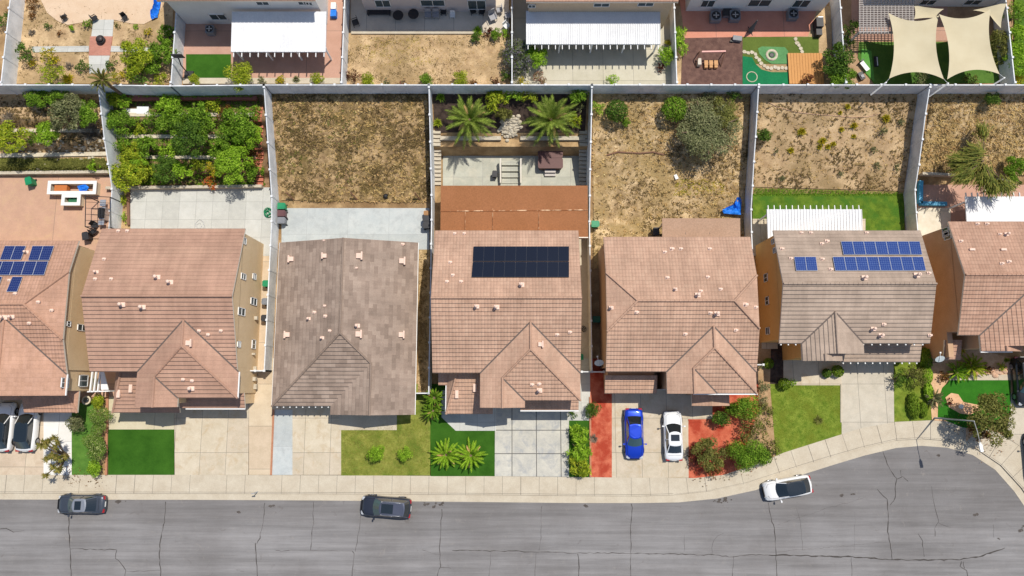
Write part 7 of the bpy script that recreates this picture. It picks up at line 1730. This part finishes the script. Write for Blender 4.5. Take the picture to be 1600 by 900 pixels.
sail([(1388, 20), (1467, 24), (1475, 124), (1389, 123)], [ZB+3.2, ZB+3.0, ZB+3.0, ZB+2.8], 'left, larger of the two big cream shade sails', .11, .5, (2, 3))
sail([(1467, 22), (1548, 14), (1562, 116), (1480, 124)], [ZB+3.3, ZB+3.0, ZB+2.8, ZB+3.1], 'right of the two big cream shade sails', .11, .5, (2,))
sail([(1428, 8), (1475, 14), (1462, 28), (1428, 30)], [ZB+2.6, ZB+2.8, ZB+2.6, ZB+2.5], 'small cream sail tucked above the left big one', .05, .2)
sail([(1520, 16), (1574, 3), (1564, 44), (1546, 22)], [ZB+2.7, ZB+2.9, ZB+2.7, ZB+2.7], 'narrow pleated cream sail at the right fence', .05, .3)
bx_thing('toy_slide', 'small white toy slide by the strip of turf coloured as sunlit', 'toy', 1348, 106, ZB, [('chute', M_whitep, [(0, 0, .4, .45, 1.1, .06)]), ('ladder', M_black, [(0, .6, .35, .4, .1, .7)])], rz=.6)
bx_thing('toy_car', 'dark toy ride on by the bottom of the strip of turf coloured as sunlit', 'toy', 1343, 121, ZB, [('body', M_black, [(0, 0, .3, .5, .8, .3)]), ('seat', Mg, [(0, -.1, .5, .3, .3, .12)])], rz=.4)
bx_thing('surf_board', 'black and white board lying on the turf coloured as shaded', 'board', 1368, 97, ZB+.1, [('board', M_black, [(0, 0, .12, .4, 1.1, .08)]), ('stripe', M_whitep, [(.1, 0, .17, .08, .9, .02)])])
bx_thing('white_planter', 'white tub by the shrubs at the left of the pergola', 'planter', 1318, 66, ZB, [('tub', M_whitep, [(0, 0, .3, .6, .9, .6)]), ('soil', M_mulch, [(0, 0, .61, .5, .8, .02)])])
# street lamp
f = P(1460, 653, 0); tp = P(1519, 656.5, 6.0); hd = P(1532, 700, 6.0); o = empty('street_lamp', f); tag(o, 'tall galvanised street lamp with a long arm reaching over the street bend', 'street lamp')
Mlamp = plain('lamp_pole_paint', (.36, .36, .36), .5)
m = MB(); m.tube([f, (f.x, f.y, 3), (f.x, f.y, 6.0)], [.09, .07, .045], 10); wb(m, 'pole', Mlamp, o)
a = Vector((f.x, f.y, 5.95)); m = MB(); m.tube([a, a+(hd-a)*.4+Vector((0, 0, .12)), a+(hd-a)*.85+Vector((0, 0, .1))], [.04, .035, .03], 8); wb(m, 'arm', Mlamp, o)
d = (hd-a); d.z = 0; d.normalize(); m = MB(); c = hd+Vector((0, 0, .08)); m.box(c, (.28, .66, .14), rz=atan2(d.y, d.x)-pi/2); m.box(c-d*.35, (.16, .3, .1), rz=atan2(d.y, d.x)-pi/2); wb(m, 'lamp_head', M_whitep, o)
# satellite dishes
def dish(px, py, h, base_to, label, tilt=(0, 0)):
    g = P(px, py, h); o = empty('satellite_dish', (g.x, g.y, 0)); tag(o, label, 'satellite dish')
    m = MB(); n = 20; R = .42; prev = None
    for r, zz in ((0.02, 0), (.2, .02), (.34, .06), (.42, .1)):
        cur = [(cos(a*2*pi/n)*r*1.1, sin(a*2*pi/n)*r*.7+zz*1.2, h+zz+sin(a*2*pi/n)*r*.6) for a in range(n)]
        if prev:
            for k in range(n): m.face([prev[k], cur[k], cur[(k+1) % n], prev[(k+1) % n]], smooth=True)
        prev = cur
    m.build('dish', plain('dish_grey', (.6, .66, .66), .5), o); m = MB(); m.bar((0, -.1, h), (-.2, .7, h+.55), .04); m.box((-.22, .72, h+.58), (.14, .14, .1)); m.build('feed_arm', M_whitep, o)
    m = MB(); m.bar((0, 0, h), (.45, -.15, h-.5), .05); m.bar((.45, -.15, h-.5), (.45, -.15, 0), .06); m.build('mast', M_black, o)
dish(936, 569, 3.0, None, 'satellite dish on a mast in the shaded gap left of the clipped gable house')
dish(1468, 563, 3.0, None, 'satellite dish between the mushroom brown house and the red tiled house')
# white louvred structure between houses 1 and 2
o = empty('white_trellis', P(150, 600, 0)); tag(o, 'white louvred trellis gate between the first two houses', 'trellis')
for px in (143, 149, 155): a, b = P(px-2, 612, 2.2), P(px+2, 580, 2.2); m = MB(); m.bar(a, b, .13, .2); wb(m, 'beam', M_whitep, o)
m = MB(); a, b = P(137, 612, 2.1), P(170, 611, 2.1); m.bar(a, b, .12, .2); wb(m, 'beam', M_whitep, o); m = MB(); q = [P(158, 581, 2.15), P(163, 581, 2.15), P(170, 609, 2.15), P(158, 609, 2.15)]; m.prism([(v.x, v.y) for v in q], 2.1, 2.2); wb(m, 'panel', M_whitep, o)
for p in (a, b): m = MB(); m.bar((p.x, p.y, 0), p, .12); wb(m, 'post', M_whitep, o)
g = P(141, 625, 0); o = empty('fountain', g); tag(o, 'small pale stone fountain bowl beside the first porch', 'fountain'); m = MB(); m.lathe((0, 0, 0), [(.25, 0), (.12, .2), (.12, .5), (.45, .62), (.45, .7), (.3, .66)], 18); m.build('bowl', S_cream, o); m = MB(); m.lathe((0, 0, .66), [(.3, 0), (.05, .02)], 14); m.build('water', C_glass, o)
# blue frame and arches at the right
o = empty('pool_frame', P(1455, 300, 0)); tag(o, 'bright blue frame of a drained pool beside the right hand fence', 'pool frame'); Mbl = plain('pool_blue', (.05, .3, .5), .5)
for a, b in (((1438, 283), (1437, 318)), ((1437, 318), (1478, 319))): m = MB(); A, B = P(a[0], a[1], .3), P(b[0], b[1], .3); m.bar(A, B, .4, .45); wb(m, 'side', Mbl, o)
o = empty('garden_bench', P(1572, 293, .4)); tag(o, 'pale curved wooden garden bench behind the smooth white cover', 'bench'); o.location.z = 0
for k, yy in enumerate((284, 291, 298)):
    m = MB(); pts = [P(1537+i*5, yy-4*sin(pi*i/9), .9-.2*k) for i in range(10)]; m.tube(pts, .08, 6); wb(m, 'rail', S_cream, o)
for px in (1538, 1580): a = P(px, 298, .5); m = MB(); m.bar((a.x, a.y, 0), (a.x, a.y+.6, .9), .1); wb(m, 'leg', S_cream, o)
fence([(22.8, 1.9), (24.9, 1.9)], 1.9, label='short white front gate between the clipped gable house and the ochre walled one', base=0, step=1.2)
fence([(7.9, 1.2), (9.1, 1.2)], 1.9, label='short white front gate beside the satellite dish in the shaded gap', base=0, step=1.2)
fence([(-26.3, 1.3), (-24.5, 1.3)], 1.9, label='short white front gate at the end of the beige walled side yard', base=0, step=1.0)
a_, b_ = P(113, 381, .9), P(146, 393, .9); fence([(a_.x, a_.y), (b_.x, b_.y)], 1.8, label='dark gate panel between the first two houses', base=0, mat=plain('dark_brown_gate', (.07, .05, .05), .6), step=1.4, th=.06)
# front porch bits: planters, lamp, little rocks
for px, py, l in ((797, 283, 0),): pass
def rocks(pxs, label, name, seed, n, spread, smin, smax, mat, base=0.03):
    r = random.Random(seed); m = MB()
    for i in range(n):
        x, y = r.choice(pxs); p = G(x+r.gauss(0, spread), y+r.gauss(0, spread)); z = max(zt(p.x, p.y), base); s = r.uniform(smin, smax)
        m.lathe((p.x, p.y, z-.02), [(s, 0), (s*.95, s*.35), (s*.5, s*.65), (.01, s*.7)], 7, sx=r.uniform(.8, 1.3), sy=r.uniform(.7, 1.1))
    tag(m.build(name, mat), label, kind='stuff')
rocks([(1560, 582), (1572, 578), (1550, 582), (1580, 575)], 'pinkish rocks in the bed near the black car', 'loose_rocks', 1, 60, 4, .1, .3, mottle('pink_rock', rgb(186, 150, 124)[:3], rgb(220, 186, 160)[:3], 3, 9))
rocks([(790, 195), (800, 200), (806, 190), (797, 208), (788, 205)], 'pale rocks piled between the two big palms', 'loose_rocks', 2, 120, 5, .1, .26, MATS['flagstone'])
rocks([(30, 235), (80, 228), (130, 236), (60, 246), (150, 225)], 'stones scattered on the far left terraces', 'loose_rocks', 3, 160, 12, .08, .22, MATS['flagstone'])
bx_thing('white_slab', 'pale slabs lying in the upper orchard beside the spreading shrub', 'slab', 212, 176, G(212, 176).z if False else zt(P(212, 176, 3).x, P(212, 176, 3).y)+.0, [('slab', M_whitep, [(-.5, 0, .12, 1.6, .7, .1), (.8, .2, .16, 1.2, .8, .1)])])
g = Gz(1056, 277); m = MB(); m.box((g.x, g.y, g.z+.1), (.32, .5, .16), rz=.4); tag(m.build('white_box', M_whitep), 'small white box lying on the dry slope below the huge bush', 'box')
g = Gz(1504, 660); m = MB(); q = P(1503, 635, .3); m.lathe((q.x, q.y, .06), [(.22, 0), (.26, .15), (.1, .3)], 9); tag(m.build('white_rock', M_whitep), 'white rock at the edge of the sand island', 'rock')
def rope(pts, mat, label, name='rope', r=.03):
    W_ = []
    for a, b in zip(pts, pts[1:]):
        for i in range(8): x, y = a[0]+(b[0]-a[0])*i/8, a[1]+(b[1]-a[1])*i/8; g = Gz(x, y); W_.append(g+Vector((0, 0, .08)))
    m = MB(); m.tube(W_, r, 5); tag(m.build(name, mat), label, 'hose')
rope([(1200, 160), (1215, 168), (1240, 175), (1270, 179), (1300, 181), (1330, 184), (1355, 183), (1385, 175)], MATS['pink_rock'], 'pale hose snaking across the sandy slope', 'garden_hose')
rope([(948, 243), (965, 238), (1000, 240), (1020, 238), (1040, 243)], M_rust, 'dead branch lying left of the huge bush', 'fallen_branch', .09)
a_ = P(403, 768, .02); m = MB(); m.tube([(a_.x, a_.y, 0), (a_.x, a_.y, 1.3)], .04, 6); o = empty('marker_post', (a_.x, a_.y, 0)); tag(o, 'short thin post standing on the sidewalk edge between the two parked dark cars', 'post'); wb(m, 'post', M_steel, o); m = MB(); m.box((a_.x, a_.y, 1.3), (.3, .06, .22)); wb(m, 'plate', M_steel, o)
lowwall([(1052, 72), (1051, 134)], .02, .1, M_retain, 'edging', 'edging between the cream patio and the upper fence', 'edging', z=ZB)
